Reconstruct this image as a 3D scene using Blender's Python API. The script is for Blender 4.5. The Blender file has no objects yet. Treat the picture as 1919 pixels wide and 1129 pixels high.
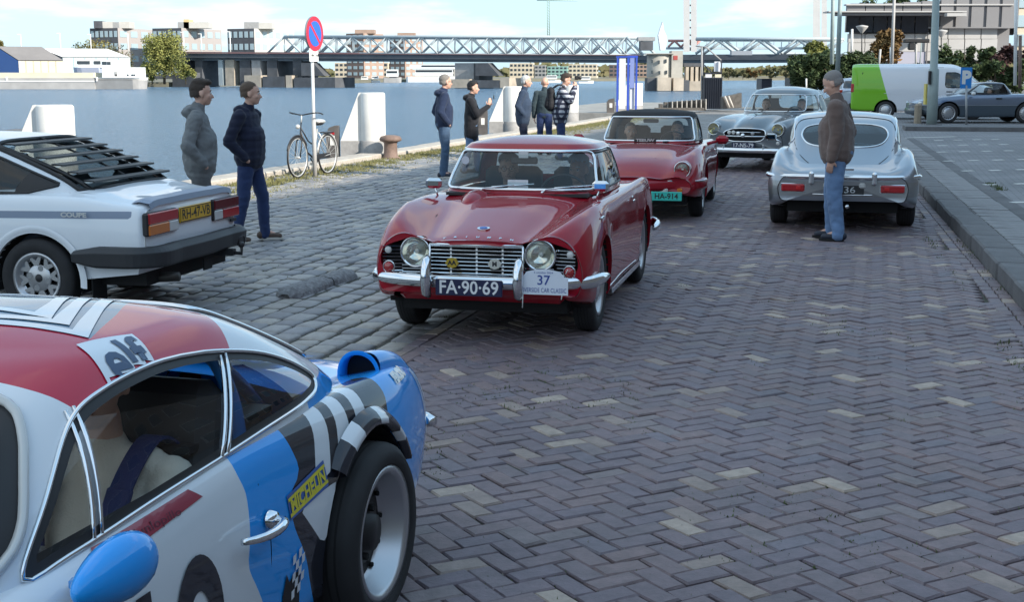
import bpy, bmesh, math, random
import numpy as np
from mathutils import Vector, Matrix
from mathutils.bvhtree import BVHTree
random.seed(7); np.random.seed(7)
R = math.radians
SC = bpy.context.scene
COL = SC.collection
# ---------------------------------------------------------------- camera, world, sun, exposure
F_PX, CAM_H = 2515.0, 1.72
PITCH = math.atan((564.5 - 140.0) / F_PX)
cam = bpy.data.cameras.new('camera'); camo = bpy.data.objects.new('camera', cam); COL.objects.link(camo)
cam.sensor_width = 36.0; cam.lens = 36.0 * F_PX / 1919.0
cam.clip_start = 0.1; cam.clip_end = 6000
camo.location = (0, 0, CAM_H); camo.rotation_euler = (math.pi / 2 - PITCH, 0, 0)
SC.camera = camo
SUN_EL = R(27); SUN_H = Vector((0.80, -0.60, 0)).normalized()     # horizontal direction towards the sun
world = bpy.data.worlds.new('World'); SC.world = world; world.use_nodes = True
def build_world():
    nt = world.node_tree; N = nt.nodes; L = nt.links; N.clear()
    out = N.new('ShaderNodeOutputWorld'); bg = N.new('ShaderNodeBackground'); bg.inputs[1].default_value = 0.11
    sky = N.new('ShaderNodeTexSky'); sky.sky_type = 'NISHITA'; sky.sun_disc = False
    sky.sun_elevation = SUN_EL; sky.sun_rotation = math.atan2(SUN_H.x, SUN_H.y)
    sky.air_density = 1.0; sky.dust_density = 0.6; sky.ozone_density = 2.0
    tc = N.new('ShaderNodeTexCoord'); sep = N.new('ShaderNodeSeparateXYZ'); L.new(tc.outputs['Generated'], sep.inputs[0])
    # project the direction on a flat cloud deck: x/(z+k), y/(z+k)
    zz = N.new('ShaderNodeMath'); zz.operation = 'MAXIMUM'; L.new(sep.outputs[2], zz.inputs[0]); zz.inputs[1].default_value = 0.0
    za = N.new('ShaderNodeMath'); za.operation = 'ADD'; L.new(zz.outputs[0], za.inputs[0]); za.inputs[1].default_value = 0.11
    dx = N.new('ShaderNodeMath'); dx.operation = 'DIVIDE'; L.new(sep.outputs[0], dx.inputs[0]); L.new(za.outputs[0], dx.inputs[1])
    dy = N.new('ShaderNodeMath'); dy.operation = 'DIVIDE'; L.new(sep.outputs[1], dy.inputs[0]); L.new(za.outputs[0], dy.inputs[1])
    cb = N.new('ShaderNodeCombineXYZ'); L.new(dx.outputs[0], cb.inputs[0]); L.new(dy.outputs[0], cb.inputs[1])
    n1 = N.new('ShaderNodeTexNoise'); n1.inputs['Scale'].default_value = 1.15; n1.inputs['Detail'].default_value = 9; n1.inputs['Roughness'].default_value = .56
    mp = N.new('ShaderNodeMapping'); mp.inputs['Location'].default_value = (3.7, 1.3, 0); mp.inputs['Scale'].default_value = (1, .75, 1)
    L.new(cb.outputs[0], mp.inputs[0]); L.new(mp.outputs[0], n1.inputs['Vector'])
    # the left (+ far) side has more cloud: a cumulus bank towards -x
    bias = N.new('ShaderNodeMapRange'); L.new(sep.outputs[0], bias.inputs[0])
    bias.inputs[1].default_value = -.35; bias.inputs[2].default_value = .25; bias.inputs[3].default_value = .085; bias.inputs[4].default_value = -.02
    ad = N.new('ShaderNodeMath'); ad.operation = 'ADD'; L.new(n1.outputs['Fac'], ad.inputs[0]); L.new(bias.outputs[0], ad.inputs[1])
    rp = N.new('ShaderNodeMapRange'); rp.interpolation_type = 'SMOOTHSTEP'; L.new(ad.outputs[0], rp.inputs[0])
    rp.inputs[1].default_value = .50; rp.inputs[2].default_value = .66; rp.inputs[4].default_value = .9
    # low haze: whitens the last degrees over the horizon
    hz = N.new('ShaderNodeMapRange'); hz.interpolation_type = 'SMOOTHSTEP'; L.new(sep.outputs[2], hz.inputs[0])
    hz.inputs[1].default_value = 0.0; hz.inputs[2].default_value = .5; hz.inputs[3].default_value = .85; hz.inputs[4].default_value = 0.72
    mxh = N.new('ShaderNodeMix'); mxh.data_type = 'RGBA'; L.new(hz.outputs[0], mxh.inputs[0]); L.new(sky.outputs[0], mxh.inputs[6])
    mxh.inputs[7].default_value = (1.33, 2.08, 2.7, 1)
    mx = N.new('ShaderNodeMix'); mx.data_type = 'RGBA'; L.new(rp.outputs[0], mx.inputs[0]); L.new(mxh.outputs[2], mx.inputs[6])
    mx.inputs[7].default_value = (2.7, 2.88, 3.0, 1)
    L.new(mx.outputs[2], bg.inputs[0]); L.new(bg.outputs[0], out.inputs[0])
build_world()
sl = bpy.data.lights.new('sun', 'SUN'); sl.energy = 2.0; sl.angle = R(0.5); sl.color = (1, .93, .82)
so = bpy.data.objects.new('sun', sl); COL.objects.link(so)
SUN_DIR = (SUN_H * math.cos(SUN_EL) + Vector((0, 0, math.sin(SUN_EL)))).normalized()
so.rotation_euler = SUN_DIR.to_track_quat('Z', 'Y').to_euler(); so.location = (20, -20, 40)
SC.view_settings.view_transform = 'Standard'; SC.view_settings.look = 'None'
SC.view_settings.gamma = 1.0; SC.view_settings.use_curve_mapping = False
SC.view_settings.exposure = 1.85
SC.render.engine = 'CYCLES'
SC.cycles.max_bounces = 8; SC.cycles.transparent_max_bounces = 16; SC.cycles.glossy_bounces = 4; SC.cycles.diffuse_bounces = 3
SC.cycles.sample_clamp_indirect = 4
# ---------------------------------------------------------------- materials
MATS = {}
def M(name, col, rough=.6, metal=0., coat=0., var=0., vs=6., bump=0., bs=40., spec=.5, col2=None, emit=0., sheen=0.):
    if name in MATS: return MATS[name]
    m = bpy.data.materials.new(name); MATS[name] = m; m.use_nodes = True
    nt = m.node_tree; N = nt.nodes; L = nt.links; b = N['Principled BSDF']
    c = tuple(col) + (1,) if len(col) == 3 else col
    b.inputs['Base Color'].default_value = c; b.inputs['Roughness'].default_value = rough
    b.inputs['Metallic'].default_value = metal; b.inputs['Coat Weight'].default_value = coat; b.inputs['Coat Roughness'].default_value = .04
    b.inputs['Specular IOR Level'].default_value = spec
    if emit: b.inputs['Emission Color'].default_value = c; b.inputs['Emission Strength'].default_value = emit
    if sheen: b.inputs['Sheen Weight'].default_value = sheen
    if var or bump or col2:
        tc = N.new('ShaderNodeTexCoord')
    if var or col2:
        n = N.new('ShaderNodeTexNoise'); n.inputs['Scale'].default_value = vs; n.inputs['Detail'].default_value = 6; n.inputs['Roughness'].default_value = .65
        L.new(tc.outputs['Object'], n.inputs['Vector'])
        mr = N.new('ShaderNodeMapRange'); L.new(n.outputs['Fac'], mr.inputs[0]); mr.inputs[1].default_value = .3; mr.inputs[2].default_value = .7
        mx = N.new('ShaderNodeMix'); mx.data_type = 'RGBA'; L.new(mr.outputs[0], mx.inputs[0])
        c2 = tuple(col2) + (1,) if col2 else tuple(min(1, v * (1 + var)) for v in c[:3]) + (1,)
        c1 = c if col2 else tuple(v * (1 - var) for v in c[:3]) + (1,)
        mx.inputs[6].default_value = c1; mx.inputs[7].default_value = c2
        L.new(mx.outputs[2], b.inputs['Base Color'])
    if bump:
        n2 = N.new('ShaderNodeTexNoise'); n2.inputs['Scale'].default_value = bs; n2.inputs['Detail'].default_value = 4
        L.new(tc.outputs['Object'], n2.inputs['Vector'])
        bp = N.new('ShaderNodeBump'); bp.inputs['Strength'].default_value = bump; bp.inputs['Distance'].default_value = .02
        L.new(n2.outputs['Fac'], bp.inputs['Height']); L.new(bp.outputs[0], b.inputs['Normal'])
    return m
def glass(name, tint=(.55, .6, .6), rough=.0, refl=1.0):
    if name in MATS: return MATS[name]
    m = bpy.data.materials.new(name); MATS[name] = m; m.use_nodes = True
    nt = m.node_tree; N = nt.nodes; L = nt.links; N.clear()
    o = N.new('ShaderNodeOutputMaterial'); t = N.new('ShaderNodeBsdfTransparent'); g = N.new('ShaderNodeBsdfGlossy')
    t.inputs[0].default_value = tuple(tint) + (1,); g.inputs['Roughness'].default_value = rough
    lw = N.new('ShaderNodeFresnel'); lw.inputs[0].default_value = 1.5
    geo = N.new('ShaderNodeNewGeometry')
    ml = N.new('ShaderNodeMath'); ml.operation = 'MULTIPLY_ADD'; ml.inputs[1].default_value = 1.3 * refl; ml.inputs[2].default_value = .02; ml.use_clamp = True
    bf = N.new('ShaderNodeMath'); bf.operation = 'SUBTRACT'; bf.inputs[0].default_value = 1; L.new(geo.outputs['Backfacing'], bf.inputs[1])
    m2 = N.new('ShaderNodeMath'); m2.operation = 'MULTIPLY'
    L.new(lw.outputs[0], ml.inputs[0]); L.new(ml.outputs[0], m2.inputs[0]); L.new(bf.outputs[0], m2.inputs[1])
    mx = N.new('ShaderNodeMixShader'); L.new(m2.outputs[0], mx.inputs[0]); L.new(t.outputs[0], mx.inputs[1]); L.new(g.outputs[0], mx.inputs[2]); L.new(mx.outputs[0], o.inputs[0])
    return m
# ---------------------------------------------------------------- object helpers
def tag(o, label=None, cat=None, group=None, kind=None):
    if label: o['label'] = label
    if cat: o['category'] = cat
    if group: o['group'] = group
    if kind: o['kind'] = kind
    return o
def thing(name, label, cat, loc=(0, 0, 0), rz=0., group=None):
    o = bpy.data.objects.new(name, None); COL.objects.link(o); o.empty_display_size = .2
    o.location = loc; o.rotation_euler = (0, 0, rz); return tag(o, label, cat, group)
def mk(name, V, Fs, mat=None, parent=None, smooth=False, mids=None, normals=None, loc=None):
    me = bpy.data.meshes.new(name); me.from_pydata([tuple(map(float, v)) for v in V], [], [tuple(map(int, f)) for f in Fs])
    mats = mat if isinstance(mat, (list, tuple)) else ([mat] if mat else [])
    for m in mats: me.materials.append(m)
    if mids is not None: me.polygons.foreach_set('material_index', np.asarray(mids, dtype=np.int32))
    if smooth: me.polygons.foreach_set('use_smooth', np.ones(len(me.polygons), dtype=bool))
    me.update()
    if normals is not None and smooth: me.normals_split_custom_set_from_vertices([tuple(map(float, n)) for n in normals])
    o = bpy.data.objects.new(name, me); COL.objects.link(o)
    if parent is not None: o.parent = parent
    if loc is not None: o.location = loc
    return o
class MB:
    """collects shapes into one mesh (with optional per-shape materials)"""
    def __init__(s): s.V = []; s.F = []; s.mi = []; s.sm = []; s.mats = []; s.cm = 0
    def use(s, m):
        if m not in s.mats: s.mats.append(m)
        s.cm = s.mats.index(m); return s
    def add(s, V, Fs, smooth=False):
        n = len(s.V); s.V += [tuple(v) for v in V]; s.F += [tuple(i + n for i in f) for f in Fs]
        s.mi += [s.cm] * len(Fs); s.sm += [smooth] * len(Fs); return s
    def box(s, c, d, rz=0., rot=None, bev=0.):
        x, y, z = d[0] / 2, d[1] / 2, d[2] / 2
        m = rot if rot is not None else Matrix.Rotation(rz, 3, 'Z')
        if bev <= 0:
            P = [(i * x, j * y, k * z) for i in (-1, 1) for j in (-1, 1) for k in (-1, 1)]
            Fs = [(0, 1, 3, 2), (4, 6, 7, 5), (0, 4, 5, 1), (2, 3, 7, 6), (0, 2, 6, 4), (1, 5, 7, 3)]
            return s.add([m @ Vector(p) + Vector(c) for p in P], Fs)
        b = min(bev, x * .9, y * .9, z * .9); P = []
        for k, (zz, q) in enumerate(((-z, b), (-z + b, 0), (z - b, 0), (z, b))):
            X, Y = x - q, y - q; g = b * (1 if q == 0 else .3)
            P += [(X - g, -Y, zz), (X, -Y + g, zz), (X, Y - g, zz), (X - g, Y, zz), (-X + g, Y, zz), (-X, Y - g, zz), (-X, -Y + g, zz), (-X + g, -Y, zz)]
        Fs = [tuple(range(7, -1, -1)), tuple(range(24, 32))]
        for k in range(3): Fs += [(k * 8 + i, k * 8 + (i + 1) % 8, k * 8 + 8 + (i + 1) % 8, k * 8 + 8 + i) for i in range(8)]
        return s.add([m @ Vector(p) + Vector(c) for p in P], Fs)
    def tube(s, pts, r, n=8, closed=False, caps=True, flat=None):
        pts = [Vector(p) for p in pts]; k = len(pts)
        if k < 2: return s
        rr = r if hasattr(r, '__len__') else [r] * k
        V = []; Fs = []; prev = None
        for i, p in enumerate(pts):
            if closed: t = (pts[(i + 1) % k] - pts[i - 1])
            else: t = pts[min(i + 1, k - 1)] - pts[max(i - 1, 0)]
            t = t.normalized() if t.length > 1e-9 else Vector((0, 0, 1))
            if prev is None:
                a = Vector((0, 0, 1)) if abs(t.z) < .9 else Vector((1, 0, 0)); u = t.cross(a).normalized()
            else:
                u = (prev - t * prev.dot(t)); u = u.normalized() if u.length > 1e-6 else t.orthogonal().normalized()
            prev = u; w = t.cross(u)
            for j in range(n):
                a = 2 * math.pi * j / n; V.append(p + (u * math.cos(a) + w * math.sin(a)) * rr[i])
        m = k if closed else k - 1
        for i in range(m):
            for j in range(n):
                a = i * n + j; b = i * n + (j + 1) % n; c = ((i + 1) % k) * n + (j + 1) % n; d = ((i + 1) % k) * n + j
                Fs.append((a, b, c, d))
        if caps and not closed: Fs += [tuple(range(n - 1, -1, -1)), tuple((k - 1) * n + j for j in range(n))]
        return s.add(V, Fs, True)
    def cyl(s, p0, p1, r0, r1=None, n=16, smooth=True):
        r1 = r0 if r1 is None else r1; p0 = Vector(p0); p1 = Vector(p1); t = (p1 - p0).normalized(); u = t.orthogonal().normalized(); w = t.cross(u)
        V = []
        for p, r in ((p0, r0), (p1, r1)):
            for j in range(n):
                a = 2 * math.pi * j / n; V.append(p + (u * math.cos(a) + w * math.sin(a)) * r)
        s.add(V, [(j, (j + 1) % n, n + (j + 1) % n, n + j) for j in range(n)], smooth)
        s.add(V, [tuple(range(n - 1, -1, -1)), tuple(range(n, 2 * n))]); return s
    def lathe(s, prof, c=(0, 0, 0), axis='Z', n=24, arc=2 * math.pi, a0=0.):
        """prof: (r, h) pairs; axis Z up or Y (wheel)"""
        V = []; full = abs(arc - 2 * math.pi) < 1e-6; m = n if full else n + 1
        for r, h in prof:
            for j in range(m):
                a = a0 + arc * j / n
                if axis == 'Z': V.append((c[0] + r * math.cos(a), c[1] + r * math.sin(a), c[2] + h))
                else: V.append((c[0] + r * math.cos(a), c[1] + h, c[2] + r * math.sin(a)))
        Fs = []
        for i in range(len(prof) - 1):
            for j in range(n):
                a, b = i * m + j, i * m + (j + 1) % m; Fs.append((a, b, b + m, a + m))
        return s.add(V, Fs, True)
    def sphere(s, c, r, n=12, m=8, rot=None):
        rx, ry, rz = r if hasattr(r, '__len__') else (r, r, r); V = []; Fs = []
        for i in range(m + 1):
            t = math.pi * i / m
            for j in range(n):
                a = 2 * math.pi * j / n; p = Vector((rx * math.sin(t) * math.cos(a), ry * math.sin(t) * math.sin(a), rz * math.cos(t)))
                if rot is not None: p = rot @ p
                V.append(p + Vector(c))
        for i in range(m):
            for j in range(n): Fs.append((i * n + j, i * n + (j + 1) % n, (i + 1) * n + (j + 1) % n, (i + 1) * n + j)[::-1])
        return s.add(V, Fs, True)
    def prism(s, pts, h0, h1, plane='xy'):
        n = len(pts)
        f = {'xy': lambda a, b, h: (a, b, h), 'xz': lambda a, b, h: (a, h, b), 'yz': lambda a, b, h: (h, a, b)}[plane]
        V = [f(a, b, h0) for a, b in pts] + [f(a, b, h1) for a, b in pts]
        return s.add(V, [tuple(range(n - 1, -1, -1)), tuple(range(n, 2 * n))] + [(i, (i + 1) % n, n + (i + 1) % n, n + i) for i in range(n)])
    def build(s, name, mat=None, parent=None, loc=None, smooth=None):
        me = bpy.data.meshes.new(name); me.from_pydata([tuple(map(float, v)) for v in s.V], [], s.F)
        ms = s.mats if s.mats else [mat]
        for m in ms: me.materials.append(m)
        if len(ms) > 1: me.polygons.foreach_set('material_index', np.asarray(s.mi, dtype=np.int32))
        me.polygons.foreach_set('use_smooth', np.asarray(s.sm, dtype=bool) if smooth is None else np.full(len(s.F), smooth))
        me.update()
        bm = bmesh.new(); bm.from_mesh(me); bmesh.ops.remove_doubles(bm, verts=bm.verts, dist=1e-6); bmesh.ops.recalc_face_normals(bm, faces=bm.faces); bm.to_mesh(me); bm.free()
        o = bpy.data.objects.new(name, me); COL.objects.link(o)
        if parent is not None: o.parent = parent
        if loc is not None: o.location = loc
        return o
def copy_tree(o, parent=None):
    c = o.copy(); COL.objects.link(c); c.parent = parent
    for ch in list(o.children): copy_tree(ch, c)
    return c
def text2d(s, size=1., align='CENTER', bold=0.):
    cu = bpy.data.curves.new('t', 'FONT'); cu.body = s; cu.size = size; cu.align_x = align; cu.align_y = 'CENTER'; cu.offset = bold; cu.resolution_u = 3
    o = bpy.data.objects.new('t', cu); COL.objects.link(o)
    dg = bpy.context.evaluated_depsgraph_get(); me = o.evaluated_get(dg).to_mesh()
    V = [tuple(v.co) for v in me.vertices]; Fs = [tuple(p.vertices) for p in me.polygons]
    o.evaluated_get(dg).to_mesh_clear(); bpy.data.objects.remove(o); bpy.data.curves.remove(cu)
    return V, Fs
def put_text(name, s, size, mat, parent, origin, right, up, bold=0., width=None, align='CENTER', depth=.0):
    """flat lettering: origin, right and up vectors (unit) in the parent's frame"""
    V, Fs = text2d(s, size, align, bold)
    if width:
        xs = [v[0] for v in V]; k = width / (max(xs) - min(xs)); V = [(v[0] * k, v[1], 0) for v in V]
    r = Vector(right).normalized(); u = Vector(up).normalized(); o = Vector(origin)
    return mk(name, [o + r * v[0] + u * v[1] for v in V], Fs, mat, parent)
# ---------------------------------------------------------------- quay frame: s runs along the quay, t across it (right +)
QA = R(15.2); QD = Vector((math.sin(QA), math.cos(QA), 0)); QN = Vector((math.cos(QA), -math.sin(QA), 0))
def ST(s, t, z=0.): return QD * s + QN * t + Vector((0, 0, z))
def strip(name, s0, s1, t0, t1, z, mat, kind='structure', parent=None, ns=1, nt=1):
    V = [ST(s0 + (s1 - s0) * i / ns, t0 + (t1 - t0) * j / nt, z) for i in range(ns + 1) for j in range(nt + 1)]
    Fs = [(i * (nt + 1) + j, i * (nt + 1) + j + 1, (i + 1) * (nt + 1) + j + 1, (i + 1) * (nt + 1) + j)[::-1] for i in range(ns) for j in range(nt)]
    o = mk(name, V, Fs, mat, parent)
    if (V[1] - V[0]).cross(V[nt + 1] - V[0]).z > 0: o.data.flip_normals()
    for p in o.data.polygons[:1]:
        if p.normal.z < 0: o.data.flip_normals()
    if kind: o['kind'] = kind
    return o
# ---------------------------------------------------------------- ground materials
def paver_mat(name, cols, joint_dirt=.5, rough=.6, pale=None, bump=.35, red=None):
    m = bpy.data.materials.new(name); m.use_nodes = True; nt = m.node_tree; N = nt.nodes; L = nt.links; b = N['Principled BSDF']
    at = N.new('ShaderNodeAttribute'); at.attribute_name = 'rnd'; oi = N.new('ShaderNodeObjectInfo')
    ad = N.new('ShaderNodeMath'); ad.operation = 'ADD'; L.new(at.outputs['Fac'], ad.inputs[0]); L.new(oi.outputs['Random'], ad.inputs[1])
    fr = N.new('ShaderNodeMath'); fr.operation = 'FRACT'; L.new(ad.outputs[0], fr.inputs[0])
    cr = N.new('ShaderNodeValToRGB'); cr.color_ramp.interpolation = 'CONSTANT'; e = cr.color_ramp.elements
    while len(e) > 1: e.remove(e[-1])
    e[0].position = 0; e[0].color = cols[0][1] + (1,)
    for p, c in cols[1:]:
        x = e.new(p); x.color = c + (1,)
    L.new(fr.outputs[0], cr.inputs[0])
    tc = N.new('ShaderNodeTexCoord'); geo = N.new('ShaderNodeNewGeometry')
    n1 = N.new('ShaderNodeTexNoise'); n1.inputs['Scale'].default_value = 14; n1.inputs['Detail'].default_value = 7; n1.inputs['Roughness'].default_value = .7; L.new(geo.outputs['Position'], n1.inputs['Vector'])
    n2 = N.new('ShaderNodeTexNoise'); n2.inputs['Scale'].default_value = .9; n2.inputs['Detail'].default_value = 4; L.new(geo.outputs['Position'], n2.inputs['Vector'])
    mr = N.new('ShaderNodeMapRange'); L.new(n1.outputs['Fac'], mr.inputs[0]); mr.inputs[1].default_value = .3; mr.inputs[2].default_value = .7; mr.inputs[3].default_value = .72; mr.inputs[4].default_value = 1.25
    mr2 = N.new('ShaderNodeMapRange'); L.new(n2.outputs['Fac'], mr2.inputs[0]); mr2.inputs[1].default_value = .3; mr2.inputs[2].default_value = .7; mr2.inputs[3].default_value = .85; mr2.inputs[4].default_value = 1.15
    mu = N.new('ShaderNodeMath'); mu.operation = 'MULTIPLY'; L.new(mr.outputs[0], mu.inputs[0]); L.new(mr2.outputs[0], mu.inputs[1])
    vm = N.new('ShaderNodeVectorMath'); vm.operation = 'SCALE'; L.new(cr.outputs[0], vm.inputs[0]); L.new(mu.outputs[0], vm.inputs['Scale'])
    L.new(vm.outputs[0], b.inputs['Base Color'])
    rr = N.new('ShaderNodeMapRange'); L.new(n1.outputs['Fac'], rr.inputs[0]); rr.inputs[3].default_value = rough - .12; rr.inputs[4].default_value = rough + .15; L.new(rr.outputs[0], b.inputs['Roughness'])
    n3 = N.new('ShaderNodeTexNoise'); n3.inputs['Scale'].default_value = 60; n3.inputs['Detail'].default_value = 5; n3.inputs['Roughness'].default_value = .7; L.new(geo.outputs['Position'], n3.inputs['Vector'])
    bp = N.new('ShaderNodeBump'); bp.inputs['Strength'].default_value = bump; bp.inputs['Distance'].default_value = .012; L.new(n3.outputs['Fac'], bp.inputs['Height']); L.new(bp.outputs[0], b.inputs['Normal'])
    return m
BRK = [(0, (0.164, 0.129, 0.143)), (.16, (0.175, 0.134, 0.145)), (.32, (0.154, 0.124, 0.142)), (.46, (0.183, 0.137, 0.142)), (.58, (0.166, 0.132, 0.142)), (.70, (0.193, 0.141, 0.142)),
       (.78, (0.156, 0.134, 0.154)), (.86, (0.190, 0.155, 0.156)), (.93, (0.264, 0.207, 0.180)), (.968, (0.360, 0.290, 0.239))]
m_brick = paver_mat('paving_brick', BRK, rough=.62)
CBL = [(0, (0.219, 0.211, 0.209)), (.15, (0.258, 0.248, 0.242)), (.3, (0.188, 0.183, 0.189)), (.45, (0.283, 0.264, 0.242)), (.6, (0.207, 0.205, 0.215)), (.75, (0.308, 0.284, 0.254)), (.9, (0.170, 0.168, 0.177))]
m_cobble = paver_mat('cobble_stone', CBL, rough=.5, bump=.25)
m_joint = M('joint_sand', (.075, .072, .064), .95, vs=9, col2=(.05, .05, .036))
def sheet_brick(name, c1, c2, cm, bw, rh, rot=0., scale=1.):
    m = bpy.data.materials.new(name); m.use_nodes = True; nt = m.node_tree; N = nt.nodes; L = nt.links; b = N['Principled BSDF']; b.inputs['Roughness'].default_value = .7
    geo = N.new('ShaderNodeNewGeometry'); mp = N.new('ShaderNodeMapping'); mp.inputs['Rotation'].default_value = (0, 0, rot); L.new(geo.outputs['Position'], mp.inputs[0])
    br = N.new('ShaderNodeTexBrick'); br.inputs['Color1'].default_value = c1 + (1,); br.inputs['Color2'].default_value = c2 + (1,); br.inputs['Mortar'].default_value = cm + (1,)
    br.inputs['Scale'].default_value = 1; br.inputs['Brick Width'].default_value = bw; br.inputs['Row Height'].default_value = rh; br.inputs['Mortar Size'].default_value = .008
    L.new(mp.outputs[0], br.inputs['Vector'])
    n = N.new('ShaderNodeTexNoise'); n.inputs['Scale'].default_value = .6; n.inputs['Detail'].default_value = 8; n.inputs['Roughness'].default_value = .7; L.new(geo.outputs['Position'], n.inputs['Vector'])
    mr = N.new('ShaderNodeMapRange'); L.new(n.outputs['Fac'], mr.inputs[0]); mr.inputs[1].default_value = .3; mr.inputs[2].default_value = .7; mr.inputs[3].default_value = .7; mr.inputs[4].default_value = 1.3
    vm = N.new('ShaderNodeVectorMath'); vm.operation = 'SCALE'; L.new(br.outputs[0], vm.inputs[0]); L.new(mr.outputs[0], vm.inputs['Scale']); L.new(vm.outputs[0], b.inputs['Base Color'])
    bp = N.new('ShaderNodeBump'); bp.inputs['Strength'].default_value = .4; bp.inputs['Distance'].default_value = .01; L.new(br.outputs['Fac'], bp.inputs['Height']); bp.invert = True; L.new(bp.outputs[0], b.inputs['Normal'])
    return m
m_farbrick = sheet_brick('far_brick_paving', (.125, .11, .122), (.155, .135, .135), (.05, .047, .045), .21, .105, R(15.2))
m_farcob = sheet_brick('far_cobble_paving', (.2, .19, .18), (.27, .25, .23), (.07, .066, .06), .26, .2, R(105.2))
m_park = sheet_brick('parking_paving', (.17, .17, .18), (.21, .205, .21), (.08, .08, .085), .21, .105, R(15.2))
m_conc = M('kerb_concrete', (.125, .125, .13), .8, var=.25, vs=5, bump=.3, bs=90)
m_kslab = M('pavement_slab', (.22, .22, .225), .8, var=.25, vs=6, bump=.25, bs=70)
m_cap = M('quay_capstone', (.42, .38, .33), .8, var=.25, vs=4, bump=.35, bs=50)
T_CAP0, T_CAP1, T_BORD = -10.45, -9.95, -2.9
KA = R(12.55); KD = Vector((math.sin(KA), math.cos(KA), 0)); KN = Vector((math.cos(KA), -math.sin(KA), 0)); KO = ST(11, 1.07)
def KP(s, t, z=0.): return KO + KD * (s - 11) + KN * t + Vector((0, 0, z))
def kdist(p): return (Vector((p[0], p[1], 0)) - KO).dot(KN)
WATER_Z = -1.75
# ---------------------------------------------------------------- water, ground sheets
def water_mat():
    m = bpy.data.materials.new('river_water'); m.use_nodes = True; nt = m.node_tree; N = nt.nodes; L = nt.links; b = N['Principled BSDF']
    b.inputs['Base Color'].default_value = (.12, .23, .36, 1); b.inputs['Roughness'].default_value = .2; b.inputs['IOR'].default_value = 1.333
    geo = N.new('ShaderNodeNewGeometry'); mp = N.new('ShaderNodeMapping'); L.new(geo.outputs['Position'], mp.inputs[0]); mp.inputs['Rotation'].default_value = (0, 0, R(20)); mp.inputs['Scale'].default_value = (.8, 1.3, 1)
    bump = None
    for sc, st, ds in ((.45, 1., .8), (1.7, 1., 1.), (5., 1., .4)):
        n = N.new('ShaderNodeTexNoise'); n.inputs['Scale'].default_value = sc; n.inputs['Detail'].default_value = 5; n.inputs['Roughness'].default_value = .6; L.new(mp.outputs[0], n.inputs['Vector'])
        bp = N.new('ShaderNodeBump'); bp.inputs['Strength'].default_value = st; bp.inputs['Distance'].default_value = ds; L.new(n.outputs['Fac'], bp.inputs['Height'])
        if bump: L.new(bump.outputs[0], bp.inputs['Normal'])
        bump = bp
    L.new(bump.outputs[0], b.inputs['Normal']); return m
mk('water', [(-2500, -300, WATER_Z), (2500, -300, WATER_Z), (2500, 4500, WATER_Z), (-2500, 4500, WATER_Z)], [(0, 1, 2, 3)], water_mat())['kind'] = 'structure'
# one ground sheet of the quay (under everything on it): solid slab down to the river bed
S_END = 74.0
def slab(name, s0, s1, t0, t1, z0, z1, mat, kind='structure', parent=None):
    P = [ST(s0, t0), ST(s0, t1), ST(s1, t1), ST(s1, t0)]
    V = [(p.x, p.y, z0) for p in P] + [(p.x, p.y, z1) for p in P]
    o = mk(name, V, [(0, 1, 2, 3), (7, 6, 5, 4), (0, 4, 5, 1), (1, 5, 6, 2), (2, 6, 7, 3), (3, 7, 4, 0)], mat, parent)
    bm = bmesh.new(); bm.from_mesh(o.data); bmesh.ops.recalc_face_normals(bm, faces=bm.faces); bm.to_mesh(o.data); bm.free()
    if kind: o['kind'] = kind
    return o
m_wall = M('quay_wall_concrete', (.22, .2, .18), .9, var=.4, vs=1.5, bump=.4, bs=20)
slab('ground', -60, S_END, T_CAP0 + .06, 160, -4, -.03, m_joint)
slab('ground', 60, 84, -16.5, T_CAP0 + .0603, -4, .02, M('pier_concrete', (.28, .27, .25), .85, var=.3, vs=1, bump=.3, bs=30))
slab('quay_wall', -60, 60, T_CAP0, T_CAP0 + .058, -4, -.04, m_wall)
slab('ground', S_END + .01, 400, -4, 300, -4, -.032, M('far_ground', (.13, .13, .11), .9, var=.4, vs=.2))
FARS = 30.0
strip('cobbled_quay', FARS, 60, T_CAP1, T_BORD, -.004, m_farcob)
strip('cobbled_quay', 60.01, S_END - .2, T_CAP1, T_BORD, -.004, m_farcob)
strip('brick_road', FARS, 60, T_BORD + .001, 1.2, -.003, m_farbrick)
# ---------------------------------------------------------------- capstones along the quay edge
cs0 = MB().box((0, 0, 0), (.5, 1.18, .3), bev=.02).build('capstone', m_cap)
quay_edge = strip('quay_edge', -60, 60, T_CAP0 + .01, T_CAP1 - .01, -.06, m_wall)
first = True
for i in range(-4, 50):
    s = i * 1.2 + .6
    o = cs0 if first else cs0.copy()
    if not first: COL.objects.link(o)
    first = False
    o.parent = quay_edge; p = ST(s, (T_CAP0 + T_CAP1) / 2, -.055 + random.uniform(-.006, .006)); o.location = p; o.rotation_euler = (0, 0, -QA + random.uniform(-.006, .006))
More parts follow.
